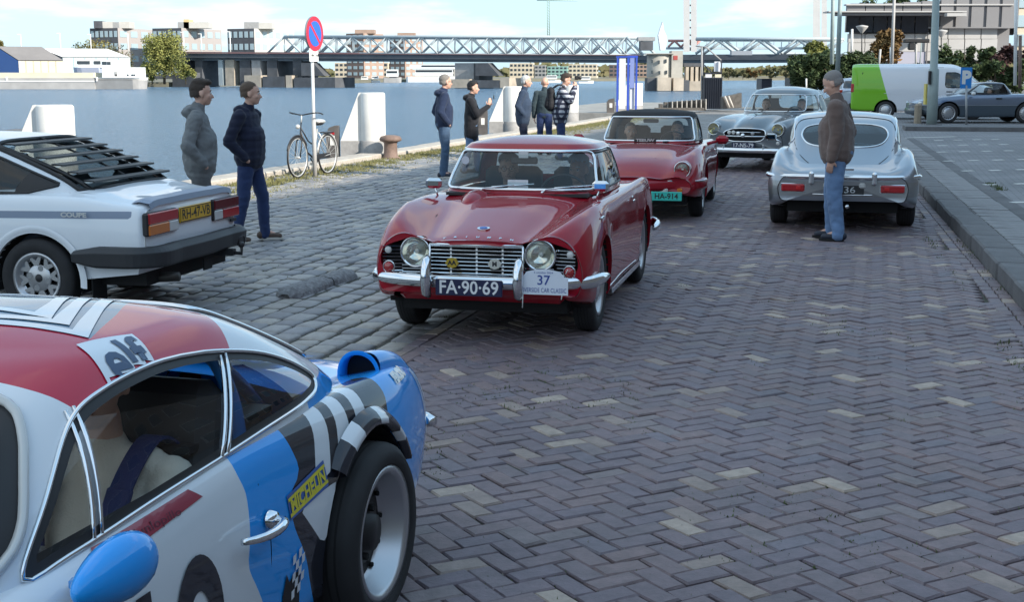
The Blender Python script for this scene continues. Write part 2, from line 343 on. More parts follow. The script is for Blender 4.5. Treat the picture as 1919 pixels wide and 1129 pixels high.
# ---------------------------------------------------------------- pavers
def brick_proto(L_, W_, hgt=.045, ch=.006, seed=0):
    rnd = random.Random(seed); x, y = L_ / 2, W_ / 2; V = []
    for z, q in ((-hgt, 0), (-ch * 1.2, 0), (0, ch)):
        for sx, sy in ((-1, -1), (1, -1), (1, 1), (-1, 1)):
            V.append((sx * (x - q) + rnd.uniform(-.002, .002), sy * (y - q) + rnd.uniform(-.002, .002), z + (rnd.uniform(-.0015, .0015) if z == 0 else 0)))
    Fs = [(8, 9, 10, 11)]
    for k in (0, 1): Fs += [(k * 4 + i, k * 4 + (i + 1) % 4, k * 4 + 4 + (i + 1) % 4, k * 4 + 4 + i) for i in range(4)]
    return np.array(V), Fs
def cobble_proto(L_, W_, seed):
    rnd = random.Random(seed); V = []; n = 10
    prof = [(1.0, -.05), (1.0, -.018), (.95, -.007), (.80, .0), (.42, .003)]
    ang = [2 * math.pi * (i + .5) / n for i in range(n)]; jit = [rnd.uniform(.93, 1.03) for _ in ang]
    for q, z in prof:
        for a, j in zip(ang, jit):
            c, s_ = math.cos(a), math.sin(a); ex = .32
            V.append((L_ / 2 * q * j * math.copysign(abs(c) ** ex, c), W_ / 2 * q * j * math.copysign(abs(s_) ** ex, s_), z + rnd.uniform(-.0015, .0015)))
    V.append((0, 0, .0035)); Fs = []
    for k in range(len(prof) - 1): Fs += [(k * n + i, k * n + (i + 1) % n, k * n + n + (i + 1) % n, k * n + n + i) for i in range(n)]
    k = (len(prof) - 1) * n; Fs += [(k + i, k + (i + 1) % n, len(V) - 1) for i in range(n)]
    return np.array(V), Fs
def undul(x, y): return .006 * math.sin(x * 1.9 + y * .7) + .005 * math.sin(x * .8 - y * 1.3 + 1) + .003 * math.sin(3.1 * y + x)
def scatter(name_piece, parent, places, protos, mat, smooth, tops=300):
    """places: (x, y, z, rz, tx, ty, proto, sx, sy); nearest `tops` become objects, the rest one mesh"""
    places.sort(key=lambda p: p[0] ** 2 + p[1] ** 2)
    vis = [p for p in places if abs(p[0]) < .40 * p[1] + .15 and p[1] > 3.95]
    sel = set(id(p) for p in vis[:tops]); meshes = []
    for V, Fs in protos:
        me = bpy.data.meshes.new(name_piece); me.from_pydata([tuple(v) for v in V], [], Fs); me.materials.append(mat)
        me.polygons.foreach_set('use_smooth', np.full(len(Fs), smooth)); me.update(); meshes.append(me)
    AV = []; AF = []; AR = []; n = 0
    for p in places:
        x, y, z, rz, tx, ty, k, sx, sy = p
        if id(p) in sel:
            o = bpy.data.objects.new(name_piece, meshes[k]); COL.objects.link(o); o.parent = parent
            o.location = (x, y, z); o.rotation_euler = (tx, ty, rz); o.scale = (sx, sy, 1)
        else:
            V, Fs = protos[k]; c, s_ = math.cos(rz), math.sin(rz); X = V[:, 0] * sx; Y = V[:, 1] * sy
            W = np.c_[x + c * X - s_ * Y, y + s_ * X + c * Y, z + V[:, 2] + X * -ty + Y * tx]
            AV.append(W); AF += [tuple(i + n for i in f) for f in Fs]; AR += [random.random()] * len(Fs); n += len(V)
    o = mk(name_piece, np.concatenate(AV), AF, mat, parent, smooth=smooth); o['kind'] = 'stuff'
    a = o.data.attributes.new('rnd', 'FLOAT', 'FACE'); a.data.foreach_set('value', np.array(AR, dtype=np.float32))
    return o
def inview(x, y, m=1.2): return y > 2.2 and abs(x) < .395 * y + m
road = strip('brick_road', -20, FARS, T_BORD - .05, 2.2, -.015, M('joint_dark', (.035, .033, .03), .95, vs=7, col2=(.05, .055, .03)))
cob = strip('cobbled_quay', -20, FARS, T_CAP1, T_BORD - .05, -.0135, m_joint)
bl, bw = .2, .1; pitch = .0995; protos = [brick_proto(.192, .0935, seed=i) for i in range(8)]; PL = []
# herringbone: cells of the pattern at 45 degrees to the quay
ha = math.pi / 2 - QA - math.pi / 4
hx = (math.cos(ha), math.sin(ha)); hy = (-math.sin(ha), math.cos(ha))
for i in range(-260, 300):
    for j in range(-60, 70):
        # lattice of 90-degree herringbone with 2:1 bricks: origin steps (1,1) and (2,-2) -> i along diagonal
        u0 = i + j * 2; v0 = i - j * 2
        for kind in (0, 1):
            if kind == 0: u, v, rz = u0 + 1.0, v0 + .5, 0.
            else: u, v, rz = u0 + .5, v0 + 2.0, math.pi / 2
            x = (u * hx[0] + v * hy[0]) * pitch; y = (u * hx[1] + v * hy[1]) * pitch
            s = x * QD.x + y * QD.y; t = x * QN.x + y * QN.y
            if not (T_BORD + .2 < t and 2 < s < FARS and kdist((x, y)) < -.20): continue
            if not inview(x, y, .6): continue
            z = undul(x, y) * .6 + random.gauss(0, .0024)
            PL.append((x + random.uniform(-.004, .004), y + random.uniform(-.004, .004), z, ha + rz + random.gauss(0, .02), random.gauss(0, .016), random.gauss(0, .012), random.randrange(8), random.uniform(.985, 1.01), random.uniform(.97, 1.015)))
# border courses (streklaag) along both sides
for t, st in ((T_BORD + .055, 0), (T_BORD + .155, 0), (-.155, 1), (-.055, 1)):
    s = 2.
    while s < FARS:
        p = KP(s, t) if st else ST(s, t); s += .197
        if inview(p.x, p.y): PL.append((p.x, p.y, random.gauss(0, .002), math.pi / 2 - QA + random.gauss(0, .01), 0, 0, random.randrange(8), 1, 1))
scatter('brick', road, PL, protos, m_brick, False)
# cobbles in courses along s
cprot = [cobble_proto(.22, .186, i) for i in range(10)]; PL = []
t = T_CAP1 + .1; row = 0
while t < T_BORD - .0:
    s = 2 + random.random() * .2
    near_grass = t < -8.6
    while s < FARS:
        Ls = random.uniform(.185, .275); sc = s + Ls / 2; s += Ls + .004
        wob = .03 * math.sin(sc * .55 + t * .3) + .012 * math.sin(sc * 2.1 + row)
        p = ST(sc, t + wob)
        if not inview(p.x, p.y, 1.0): continue
        if t < -9.2 and random.random() < .5: continue
        PL.append((p.x, p.y, undul(p.x, p.y) * .6 + random.gauss(0, .004), math.pi / 2 - QA + random.gauss(0, .03), random.gauss(0, .028), random.gauss(0, .02), random.randrange(10), Ls / .218, random.uniform(.93, 1.06)))
    t += .197; row += 1
scatter('cobblestone', cob, PL, cprot, m_cobble, True)
# ---------------------------------------------------------------- grass and weeds (stuff)
def grass(name, pts, mat, h0, h1, w=.004, blades=5, parent=None):
    V = []; Fs = []
    for (x, y, z, sc) in pts:
        for b in range(blades):
            a = random.uniform(0, 6.28); h = random.uniform(h0, h1) * sc; lean = random.uniform(.1, .9) * h; bx = x + random.gauss(0, .02); by = y + random.gauss(0, .02)
            c, s_ = math.cos(a), math.sin(a); n = len(V)
            V += [(bx - s_ * w, by + c * w, z), (bx + s_ * w, by - c * w, z), (bx + c * lean * .4 + s_ * w * .7, by + s_ * lean * .4 - c * w * .7, z + h * .6), (bx + c * lean * .4 - s_ * w * .7, by + s_ * lean * .4 + c * w * .7, z + h * .6), (bx + c * lean, by + s_ * lean, z + h)]
            Fs += [(n, n + 1, n + 2, n + 3), (n + 3, n + 2, n + 4)]
    o = mk(name, V, Fs, mat, parent); o['kind'] = 'stuff'; return o
m_grass = M('dry_grass', (.13, .14, .045), .8, var=0, vs=1.5, col2=(.27, .24, .1))
m_weed = M('weed_green', (.055, .085, .025), .8, col2=(.1, .12, .045), vs=3)
pts = []
for _ in range(9000):
    s = random.uniform(17, 58); t = T_CAP1 + abs(random.gauss(0, .75)) + .02
    edge = .5 + .5 * math.sin(s * 1.1) * math.sin(s * .37 + 1)
    if t > -10 + 1.0 + 1.3 * edge: continue
    p = ST(s, t)
    if inview(p.x, p.y): pts.append((p.x, p.y, -.015, 1 if t < -9.2 else .7))
grass('grass', pts, m_grass, .02, .07, w=.006, blades=5)
pts = []
for _ in range(600):
    s = random.uniform(5, 24); p = KP(s, random.choice((-.34, -.03)) + random.gauss(0, .025))
    d = (math.sin(s * 2.3) + math.sin(s * .9 + 2)) > .1
    if d and inview(p.x, p.y): pts.append((p.x, p.y, -.012, random.choice((.4, .5, .8))))
for _ in range(2600):   # weeds in the brick and cobble joints
    s = random.uniform(3, 14); t = random.uniform(-7, .3)
    if (math.sin(s * 1.7 + t * 2.1) + math.sin(s * .7 - t * 3.3 + 2) + .6 * math.sin(5 * s + 3 * t)) < (1.0 if t > -2.9 else 1.6): continue
    p = ST(s, t)
    if inview(p.x, p.y, .3): pts.append((p.x, p.y, -.014, random.uniform(.25, .42)))
for _ in range(5200):   # moss and grass tufts in the brick joints near the camera
    s = 3.6 + 7 * random.random() ** 1.4; t = random.uniform(-2.9, 1.2)
    if math.sin(s * 2.9 + t * 4.1) + math.sin(s * 1.1 - t * 2.3 + 2) + .7 * math.sin(9 * s + 5 * t) < .35: continue
    p = ST(s, t); u = (p.x * hx[0] + p.y * hx[1]) / pitch; v = (p.x * hy[0] + p.y * hy[1]) / pitch
    if random.random() < .5: u = round(u)
    else: v = round(v)
    x, y = (u * hx[0] + v * hy[0]) * pitch, (u * hx[1] + v * hy[1]) * pitch
    if inview(x, y, .1): pts.append((x, y, -.016, random.uniform(.28, .46)))
for _ in range(500):
    s = random.uniform(8, 30); p = ST(s, -2.95 + random.gauss(0, .03)); pts.append((p.x, p.y, -.012, .5))
grass('weeds', pts, m_weed, .02, .06, w=.0035, blades=4)
V = []; Fs = []
for _ in range(1600):
    s = random.uniform(3.5, 14); p = ST(s, random.uniform(-6, 1.2)); a = random.uniform(0, 6); r = random.uniform(.0015, .0045); n = len(V); z = undul(p.x, p.y) * .6
    V += [(p.x + r * math.cos(a + k * 2.1), p.y + r * math.sin(a + k * 2.1), z - .002) for k in range(3)] + [(p.x, p.y, z + r * 1.3)]; Fs += [(n, n + 1, n + 3), (n + 1, n + 2, n + 3), (n + 2, n, n + 3)]
mk('grit', V, Fs, M('grit', (.3, .28, .24), .9))['kind'] = 'stuff'
# ---------------------------------------------------------------- right pavement: kerb, slabs, parking lot
KZ = .15
pave = strip('pavement', -6, 40, 1.35, 1.42, KZ - .05, m_joint)
k0 = MB().box((0, 0, 0), (.29, .995, .36), bev=.018).build('kerbstone', m_conc, pave)
k = 0
for i in range(-4, 38):
    s = i * 1.0 + .5; o = k0 if k == 0 else k0.copy()
    if k: COL.objects.link(o)
    k += 1; o.parent = pave
    o.location = KP(s, .14 + .010 * math.sin(i * 3.1), KZ - .18 + .004 * math.sin(i * 7.3)); o.rotation_euler = (0, 0, -KA + .006 * math.sin(i * 5.1))
sl0 = MB().box((0, 0, 0), (.42, .195, .06), bev=.005).build('paving_slab', m_kslab, pave); k = 0; s = 5.
while s < 38:
    o = sl0 if k == 0 else sl0.copy()
    if k: COL.objects.link(o)
    k += 1; o.location = KP(s, .50, KZ - .03 + random.gauss(0, .0035)); o.rotation_euler = (random.gauss(0, .01), random.gauss(0, .008), -KA); s += .2; o.parent = pave
def kquad(name, s0, s1, t0, t1, z, mat):
    o = mk(name, [KP(s0, t0, z), KP(s0, t1, z), KP(s1, t1, z), KP(s1, t0, z)], [(0, 1, 2, 3)], mat); o['kind'] = 'structure'; return o
kquad('parking_lot', -20, 80, .28, 90, KZ - .012, m_park)
kquad('parking_lot', -20, 36, .72, .92, KZ - .006, M('asphalt_strip', (.12, .12, .125), .85, var=.3, vs=3, bump=.3, bs=80))
# white marking bricks
m_white = M('road_paint', (.72, .72, .68), .7, var=.15, vs=20)
mb = MB()
def dash(px, py, L_=.2, W_=.1, z=KZ - .008, ang=.28):
    mb.box((px, py, z), (L_, W_, .006), rz=ang)
rows = [(6.35, 16.8, 3), (6.96, 19.54, 5), (7.57, 22.36, 7), (8.09, 24.96, 7), (8.9, 27.9, 8), (9.73, 30.5, 9), (10.4, 32.9, 9)]
park = thing('parking_marking', 'rows of short white bay markings on the grey parking pavers', 'road marking', (0, 0, 0))
for x, y, n in rows:
    for i in range(n):
        X, Y = x + .52 * i, y + .16 * i
        if i % 5 != 4: MB().box((X, Y, KZ - .008), (.21, .1, .006), rz=.28).build('white_brick', m_white, park)
MB().box((10.63, 34.5, KZ - .008), (1.75, .12, .006), rz=.42).build('white_line', m_white, park)
pts = []
for _ in range(900):
    s = random.uniform(8, 21); p = KP(s, .93 + abs(random.gauss(0, .09)))
    if math.sin(s * 1.3) + math.sin(s * .6) > -.3: pts.append((p.x, p.y, KZ - .012, .5))
grass('grass', pts, m_weed, .02, .06, w=.004, blades=4)
# ---------------------------------------------------------------- helpers for the far scene
CP, SP = math.cos(PITCH), math.sin(PITCH)
def at(px, py, Y):
    """point seen at pixel (px,py) of the photograph at the distance Y ahead"""
    b = (564.5 - py) / F_PX; a = (px - 959.5) / F_PX
    k = Y / (CP + b * SP); return Vector((a * k, Y, CAM_H + (-SP + b * CP) * k))
def mpp(Y): return Y / F_PX
# ---- the tall block of flats right of and behind the camera: it shades the quay
m_fac = M('facade_brick', (.26, .2, .17), .85, var=.15, vs=2); m_facb = M('facade_grey', (.3, .3, .3), .8, var=.15, vs=1)
m_win = M('window_glass_dark', (.03, .04, .05), .08, spec=.8); m_frame = M('window_frame_white', (.75, .75, .73), .5)
CT = 17.2; CH = 13.6
blk = thing('apartment_building', 'long brick apartment block right of the camera that shades the quay', 'building', ST(0, CT))
blk.rotation_euler = (0, 0, -QA)
MB().box((7, -5, CH / 2), (14, 110, CH)).build('wall', m_fac, blk)
MB().box((7, -5, CH + .12), (14.4, 110.4, .25)).build('roof', M('roof_edge', (.2, .2, .2), .7), blk); MB().box((7.2, -26, CH + 2.3), (14, 60, 4.1)).build('shade_storey', m_facb, blk)  # unseen extra storey added to keep the sun off the men on the quay
wp = MB().box((0, 0, 0), (.1, 1.6, 1.5)).build('window', m_win, blk); wf = MB().box((0, 0, 0), (.06, 1.8, 1.7)).build('window_frame', m_frame, wp); wf.location = (.035, 0, 0)
k = 0
for fl in range(4):
    for i in range(36):
        o = wp if k == 0 else copy_tree(wp, blk)
        o.location = (-.052, -58 + i * 3.0, 2.1 + fl * 3.25); k += 1
# ---------------------------------------------------------------- far bank terrain
m_bank = M('far_bank_soil', (.12, .12, .09), .95, var=.4, vs=.05, col2=(.2, .18, .13))
def land(name, pts, z, mat):
    n = len(pts); V = [(x, y, -3) for x, y in pts] + [(x, y, z) for x, y in pts]
    o = mk(name, V, [tuple(range(n, 2 * n))] + [(i, (i + 1) % n, n + (i + 1) % n, n + i) for i in range(n)], mat); o['kind'] = 'structure'
    bm = bmesh.new(); bm.from_mesh(o.data); bmesh.ops.recalc_face_normals(bm, faces=bm.faces); bm.to_mesh(o.data); bm.free(); return o
land('riverbank', [(-900, 395), (-100, 395), (-92, 400), (-70, 500), (-60, 640), (200, 900), (260, 2600), (-2400, 2600), (-2400, 700)], -.4, m_bank)
land('riverbank', [(60, 900), (2400, 620), (2400, 2700), (200, 2700)], 0.2, m_bank)
# ---------------------------------------------------------------- buildings
def facade_box(name, label, px0, px1, pytop, pybot, Y, rot, wl, wr, mat_l, mat_r, split=.5, rows=5, cols_l=6, cols_r=6, group=None, cat='building', roofbits=(), wmat=None, wscale=(.62, .5)):
    """a block seen on its corner: left facade to the pixel column px0+(px1-px0)*split, right facade beyond"""
    wmat = wmat or m_win
    pc = px0 + (px1 - px0) * split; a = at(px0, pybot, Y); c = at(pc, pybot, Y); b = at(px1, pybot, Y); top = at(pc, pytop, Y).z; z0 = -.5
    ang = R(rot)
    # corner nearest the camera at c; left wall goes left and back, right wall right and back
    lw = (c.x - a.x) / max(.15, math.cos(ang)); rw = (b.x - c.x) / max(.15, math.sin(ang))
    root = thing(name, label, cat, (c.x, c.y, z0), 0, group); hgt = top - z0
    dl = Vector((-math.cos(ang), math.sin(ang), 0)); dr = Vector((math.sin(ang), math.cos(ang), 0))
    P = [Vector((0, 0, 0)), dr * rw, dr * rw + dl * lw, dl * lw]
    V = [tuple(p) for p in P] + [tuple(p + Vector((0, 0, hgt))) for p in P]
    mk('wall', V, [(0, 1, 5, 4), (1, 2, 6, 5), (2, 3, 7, 6), (3, 0, 4, 7), (4, 5, 6, 7)], [mat_r, mat_l], root, mids=[0, 0, 1, 1, 1])
    for (d, w, cols, nrm) in ((dl, lw, cols_l, Vector((-math.sin(ang), -math.cos(ang), 0))), (dr, rw, cols_r, Vector((math.cos(ang), -math.sin(ang), 0)))):
        if cols <= 0: continue
        cw = w / cols; rh = (hgt - 1) / rows; first = None
        ww, wh = cw * wscale[0], rh * wscale[1]
        pr = None
        for r in range(rows):
            for q in range(cols):
                if pr is None:
                    t = d * ww / 2; n = nrm * .15; u = Vector((0, 0, wh / 2))
                    V = [-t - u + n, t - u + n, t + u + n, -t + u + n, -t - u - n, t - u - n, t + u - n, -t + u - n]
                    pr = mk('window', V, [(0, 1, 2, 3), (0, 4, 5, 1), (1, 5, 6, 2), (2, 6, 7, 3), (3, 7, 4, 0)], wmat, root); o = pr
                    bm = bmesh.new(); bm.from_mesh(pr.data); bmesh.ops.recalc_face_normals(bm, faces=bm.faces); bm.to_mesh(pr.data); bm.free()
                else: o = pr.copy(); COL.objects.link(o)
                o.location = d * (cw * (q + .5)) + Vector((0, 0, .8 + rh * (r + .55)))
    for (f0, f1, hh, mt) in roofbits:   # penthouses: fraction along the frontage, height in px
        x0 = at(px0 + (px1 - px0) * f0, pytop, Y).x; x1 = at(px0 + (px1 - px0) * f1, pytop, Y).x
        MB().box(((x0 + x1) / 2 - c.x, 8, hgt + hh * mpp(Y) / 2), (x1 - x0, 10, hh * mpp(Y))).build('rooftop_block', mt, root)
    return root
m_dkb = M('dark_brick_wall', (.075, .08, .095), .8, var=.2, vs=.3); m_ltb = M('sunlit_stone_wall', (.45, .42, .38), .8, var=.1, vs=.3); m_white_w = M('white_render_wall', (.5, .48, .45), .7, var=.08, vs=.2)
m_orb = M('orange_brick_wall', (.34, .24, .19), .85, var=.12, vs=.3); m_glz = M('light_glazing', (.35, .45, .5), .15, spec=.7); m_crm = M('cream_wall', (.6, .52, .4), .8, var=.1, vs=.3)
facade_box('apartment_building', 'dark brick apartment block with white rooftop boxes left of the willow', 163, 282, 52, 97, 700, 22, 0, 0, m_dkb, M('taupe_sunlit_wall', (.36, .33, .32), .8), .5, 4, 6, 5, 'riverside apartment blocks', roofbits=[(.08, .22, 13, m_dkb), (.22, .38, 12, m_white_w), (.38, .48, 11, m_facb), (.48, .64, 12, m_white_w)], wmat=m_glz)  # left wall dark brick; right wall paler, sunlight put into its colour
facade_box('apartment_building', 'dark brick apartment block above the willow with a pale tower block on its roof', 280, 392, 52, 97, 690, 24, 0, 0, m_dkb, M('taupe_sunlit_wall', (.36, .33, .32), .8), .55, 4, 6, 5, 'riverside apartment blocks', roofbits=[(.45, .62, 11, m_facb), (.62, .97, 11, m_white_w), (.55, .64, 16, M('ochre_box', (.55, .42, .22), .8))], wmat=m_glz)  # taupe right wall stands for the sunlit face of this block
facade_box('apartment_building', 'dark brick apartment block with pale sunlit side right of the others', 422, 533, 53, 97, 680, 25, 0, 0, m_dkb, m_white_w, .5, 4, 5, 6, 'riverside apartment blocks', roofbits=[(.3, .55, 12, m_facb), (.55, .78, 11, m_white_w)], wmat=m_glz)  # pale right wall carries the sunlight in its colour
facade_box('apartment_tower', 'orange brick tower behind the truss with a dark left side, left one', 647, 714, 62, 110, 820, 30, 0, 0, M('brown_and_shaded_wall', (.16, .12, .11), .8), m_orb, .52, 7, 3, 3, 'brick towers behind the bridge', roofbits=[(.25, .8, 7, m_orb)], wmat=m_glz)  # brown left wall is the shaded side of the brick, darkened by colour
facade_box('apartment_tower', 'orange brick tower behind the truss, lower right one', 729, 789, 68, 110, 860, 30, 0, 0, M('brown_and_shaded_wall', (.16, .12, .11), .8), m_orb, .5, 7, 3, 3, 'brick towers behind the bridge', roofbits=[(.25, .8, 7, m_orb)], wmat=m_glz)  # left wall coloured dark for shade, right one orange brick
far = [(625, 735, 117, m_crm, 12, 'long cream brick flats seen under the bridge beside the small red boat'), (730, 760, 118, m_dkb, 4, 'dark grey flats seen under the bridge above the grey boat'), (762, 870, 121, m_white_w, 10, 'pale low flats seen under the bridge behind the white ferry'),
       (955, 1002, 118, m_crm, 6, 'cream flats under the bridge left of the green building'), (1002, 1024, 122, m_facb, 3, 'small grey gabled house under the bridge'), (1026, 1066, 124, M('green_wall', (.25, .42, .38), .8), 5, 'green walled building under the bridge'),
       (1066, 1122, 120, m_crm, 7, 'stepped cream terrace flats under the bridge'), (1142, 1178, 121, M('brown_and_shaded_wall', (.16, .12, .11), .8), 4, 'brown flats under the bridge behind the blue panels'), (1192, 1214, 121, m_orb, 3, 'brown flats under the bridge beside the stone bascule tower')]
for a, b, top, mt, n, lb in far:
    facade_box('apartment_building', lb, a, b, top, 148, 900, 12, 0, 0, mt, mt, .93, 3 if b - a > 25 else 3, n, 1, 'flats behind the bridge', wmat=m_win)
# ---- sheds on the left bank
m_roofg = M('shed_roof_grey', (.22, .2, .19), .7, var=.1, vs=.2); m_roofw = M('shed_roof_white', (.78, .76, .74), .6, var=.06, vs=.2); m_blue = M('gable_blue', (.06, .16, .45), .6)
m_shw = M('shed_wall_cream', (.62, .55, .42), .7, var=.08, vs=.3); m_shb = M('shed_wall_paleblue', (.5, .62, .64), .7, var=.08, vs=.3); m_dgr = M('shed_wall_grey', (.14, .16, .2), .7)
def shed(label, pxc, pxl, pxr, pye, pyr, pyb, Y, mw, mr, mg, door=None):
    """gabled hall: gable end from pxl to pxc faces left, long side pxc..pxr"""
    root = thing('boat_shed', label, 'shed', (0, 0, 0), 0, 'boat sheds on the far bank')
    g0, c, r = at(pxl, pyb, Y + 14), at(pxc, pyb, Y), at(pxr, pyb, Y + 6); e = at(pxc, pye, Y).z; rd = at((pxl + pxc) / 2, pyr, Y + 7).z; b = c.z - .4
    d = (r - c); d.z = 0; mid = (g0 + c) / 2
    V = [(g0.x, g0.y, b), (c.x, c.y, b), (c.x, c.y, e), (mid.x, mid.y, rd), (g0.x, g0.y, e)]
    V += [(v[0] + d.x, v[1] + d.y, v[2]) for v in V]
    mk('wall', V, [(0, 1, 2, 3, 4), (1, 6, 7, 2), (6, 5, 9, 8, 7), (5, 0, 4, 9)], [mg, mw], root, mids=[0, 1, 1, 1])
    k = Vector((0, 0, .25))
    mk('roof', [Vector(V[i]) + k for i in (2, 3, 4, 7, 8, 9)], [(0, 3, 4, 1), (1, 4, 5, 2)], mr, root)
    n = 6
    for i in range(1, n):
        p = c.lerp(r, i / n); MB().box((p.x, p.y - .1, (b + e) / 2), (.25, .2, e - b)).build('wall_rib', mw, root)
    return root
shed('grey roofed boat shed with a blue gable and cream side wall', 36, -40, 120, 114, 88, 136, 440, m_shw, m_roofg, m_blue)
shed('white roofed boat shed with pale blue side wall behind the barge', 119, 40, 245, 108, 92, 137, 452, m_shb, m_roofw, m_dgr)
# ---- street lamps on the bank road
for (px, pt, pb) in ((40, 64, 92), (114, 62, 96), (171, 64, 96), (241, 63, 96), (345, 60, 98), (378, 63, 97), (432, 59, 98)):
    p = at(px, pb, 520); t = at(px, pt, 520).z; L = MB()
    o = thing('street_lamp', {40: 'thin white street lamp above the grey shed roof', 114: 'thin white street lamp above the white shed roof', 171: 'thin white street lamp in front of the yellow hedge tree', 241: 'thin white street lamp in front of the first dark apartment block', 345: 'white portal lamp in front of the second dark apartment block', 378: 'white street lamp right of the willow, before the pale wall', 432: 'white street lamp before the third dark apartment block'}[px], 'street lamp', (p.x, p.y, p.z - 1), 0, 'street lamps along the far bank')
    hh = t - p.z + 1; MB().cyl((0, 0, 0), (0, 0, hh), .22, .16, 6).build('pole', m_frame, o); MB().box((-.5, 0, hh), (1.3, .35, .25)).build('lamp_head', m_frame, o)
# ---------------------------------------------------------------- trees
def leaf_mat(name, c1, c2, vs=.6):
    m = M(name, c1, .85, col2=c2, vs=vs); return m
def tree(name, label, base, h, w, mat, trunk_h=.25, n=2500, leaf=.35, lobes=14, group=None, cat='tree', seed=1, squash=1., depth=None, shape='round', barkc=(.09, .07, .05)):
    rnd = random.Random(seed); root = thing(name, label, cat, base, 0, group); depth = depth or w
    L = []
    for i in range(lobes):
        a = rnd.uniform(0, 6.28); f = rnd.random()
        if shape == 'round': zc = trunk_h * h + (1 - trunk_h) * h * rnd.uniform(.2, .84); rad = math.sqrt(max(.05, 1 - ((zc / h - (.5 + trunk_h / 2)) / .5) ** 2))
        elif shape == 'hedge': zc = h * rnd.uniform(.15, .84); rad = 1
        else: zc = h * rnd.uniform(.1, .9); rad = 1 - .7 * zc / h
        rr = rnd.uniform(0, .78) * rad; L.append((w / 2 * rr * math.cos(a) if shape != 'hedge' else rnd.uniform(-.44, .44) * w, depth / 2 * rr * math.sin(a), zc, rnd.uniform(.6, 1.) * min(h * .2, w * .24)))
    V = []; Fs = []
    for i in range(n):
        lx, ly, lz, lr = L[rnd.randrange(len(L))]
        d = Vector((rnd.gauss(0, 1), rnd.gauss(0, 1), rnd.gauss(0, 1))).normalized() * lr * rnd.uniform(.45, 1.12)
        p = Vector((lx + d.x, ly + d.y, max(.1, lz + d.z * squash))); u = Vector((rnd.gauss(0, 1), rnd.gauss(0, 1), rnd.gauss(0, .7))).normalized(); v = u.cross(Vector((rnd.gauss(0, 1), rnd.gauss(0, 1), 1.3))).normalized()
        s_ = leaf * rnd.uniform(.5, 1.3); k = len(V); V += [p - u * s_, p + v * s_ * .5, p + u * s_, p - v * s_ * .5]; Fs.append((k, k + 1, k + 2, k + 3))
    mk('crown', V, Fs, mat, root)
    t = MB(); r = max(.04, h * .022)
    t.tube([(0, 0, -.3), (rnd.uniform(-.02, .02) * h, 0, h * .35), (rnd.uniform(-.03, .03) * h, 0, h * .75)], [r * 1.3, r, r * .35], 7)
    for i in range(6):
        lx, ly, lz, lr = L[i % len(L)]; z0 = h * rnd.uniform(trunk_h * .8 + .05, .5); t.tube([(0, 0, z0), (lx * .5, ly * .5, (z0 + lz) / 2 + .02 * h), (lx, ly, lz)], [r * .5, r * .3, r * .12], 5)
    t.build('trunk', M('bark', barkc, .9, var=.3, vs=3), root); return root
m_willow = leaf_mat('willow_leaves', (.15, .17, .045), (.30, .29, .08), .25); m_dkleaf = leaf_mat('dark_leaves', (.03, .055, .018), (.075, .105, .035), .5); m_ylleaf = leaf_mat('yellowing_leaves', (.13, .13, .03), (.26, .2, .05), .3)
m_farleaf = leaf_mat('far_leaves', (.07, .09, .04), (.16, .13, .06), .08); m_redleaf = leaf_mat('purple_leaves', (.045, .018, .02), (.07, .03, .025), 1); m_orleaf = leaf_mat('autumn_leaves', (.04, .045, .015), (.26, .13, .04), .5)
p = at(308, 150, 385); tree('willow_tree', 'big yellow-green willow at the left end of the bridge', (p.x, p.y, -.6), 14.4, 16.5, m_willow, .04, 10000, .36, 44, seed=3)
p = at(285, 150, 388); tree('bush', 'round green bush at the foot of the willow, left side', (p.x, p.y, -.6), 6, 8, m_willow, .02, 1500, .4, 10, seed=4, cat='bush')
p = at(348, 150, 380); tree('bush', 'round green bush at the foot of the willow beside the bridge pier', (p.x, p.y, -.6), 6, 6, m_willow, .02, 1300, .4, 10, seed=5, cat='bush')
for i, (px, top, wpx, mt, lb) in enumerate([(183, 66, 70, m_ylleaf, 'yellow tree between the sheds and the first dark apartment block'), (150, 78, 60, m_farleaf, 'grey-green tree behind the white shed roof'), (222, 78, 60, m_farleaf, 'green tree row end left of the willow'), (2, 62, 24, m_ylleaf, 'small yellow tree at the left edge above the grey shed'), (100, 90, 40, m_farleaf, 'low dark tree between the shed roofs')]):
    p = at(px, 100, 560); h = (at(px, top, 560).z + .5); tree('tree', lb, (p.x, p.y, -.5), h, wpx * mpp(560), mt, .1, 1600, .5, 14, 'trees behind the sheds', seed=20 + i)
for i, (px, top, w_) in enumerate([(1365, 126, 40), (1392, 130, 36), (1415, 124, 44), (1445, 127, 44), (1472, 122, 40), (1500, 118, 50), (1340, 130, 34)]):
    p = at(px, 148, 760); h = at(px, top, 760).z + 1; tree('tree', ['grey-green tree on the far bank under the right bridge span, first from the black hoarding', 'low tree on the far bank, second from the black hoarding', 'orange-brown tree on the far bank under the right bridge span', 'green tree on the far bank left of the brown-jacket man', 'green tree on the far bank above the grey saloon', 'pale green tree on the far bank beside the dark hedge', 'small tree on the far bank behind the black hoarding frame'][i], (p.x, p.y, -.6), h, w_ * mpp(760), [m_farleaf, m_farleaf, m_orleaf][i % 3], .05, 900, .7, 10, 'far bank trees', seed=40 + i)
o = None
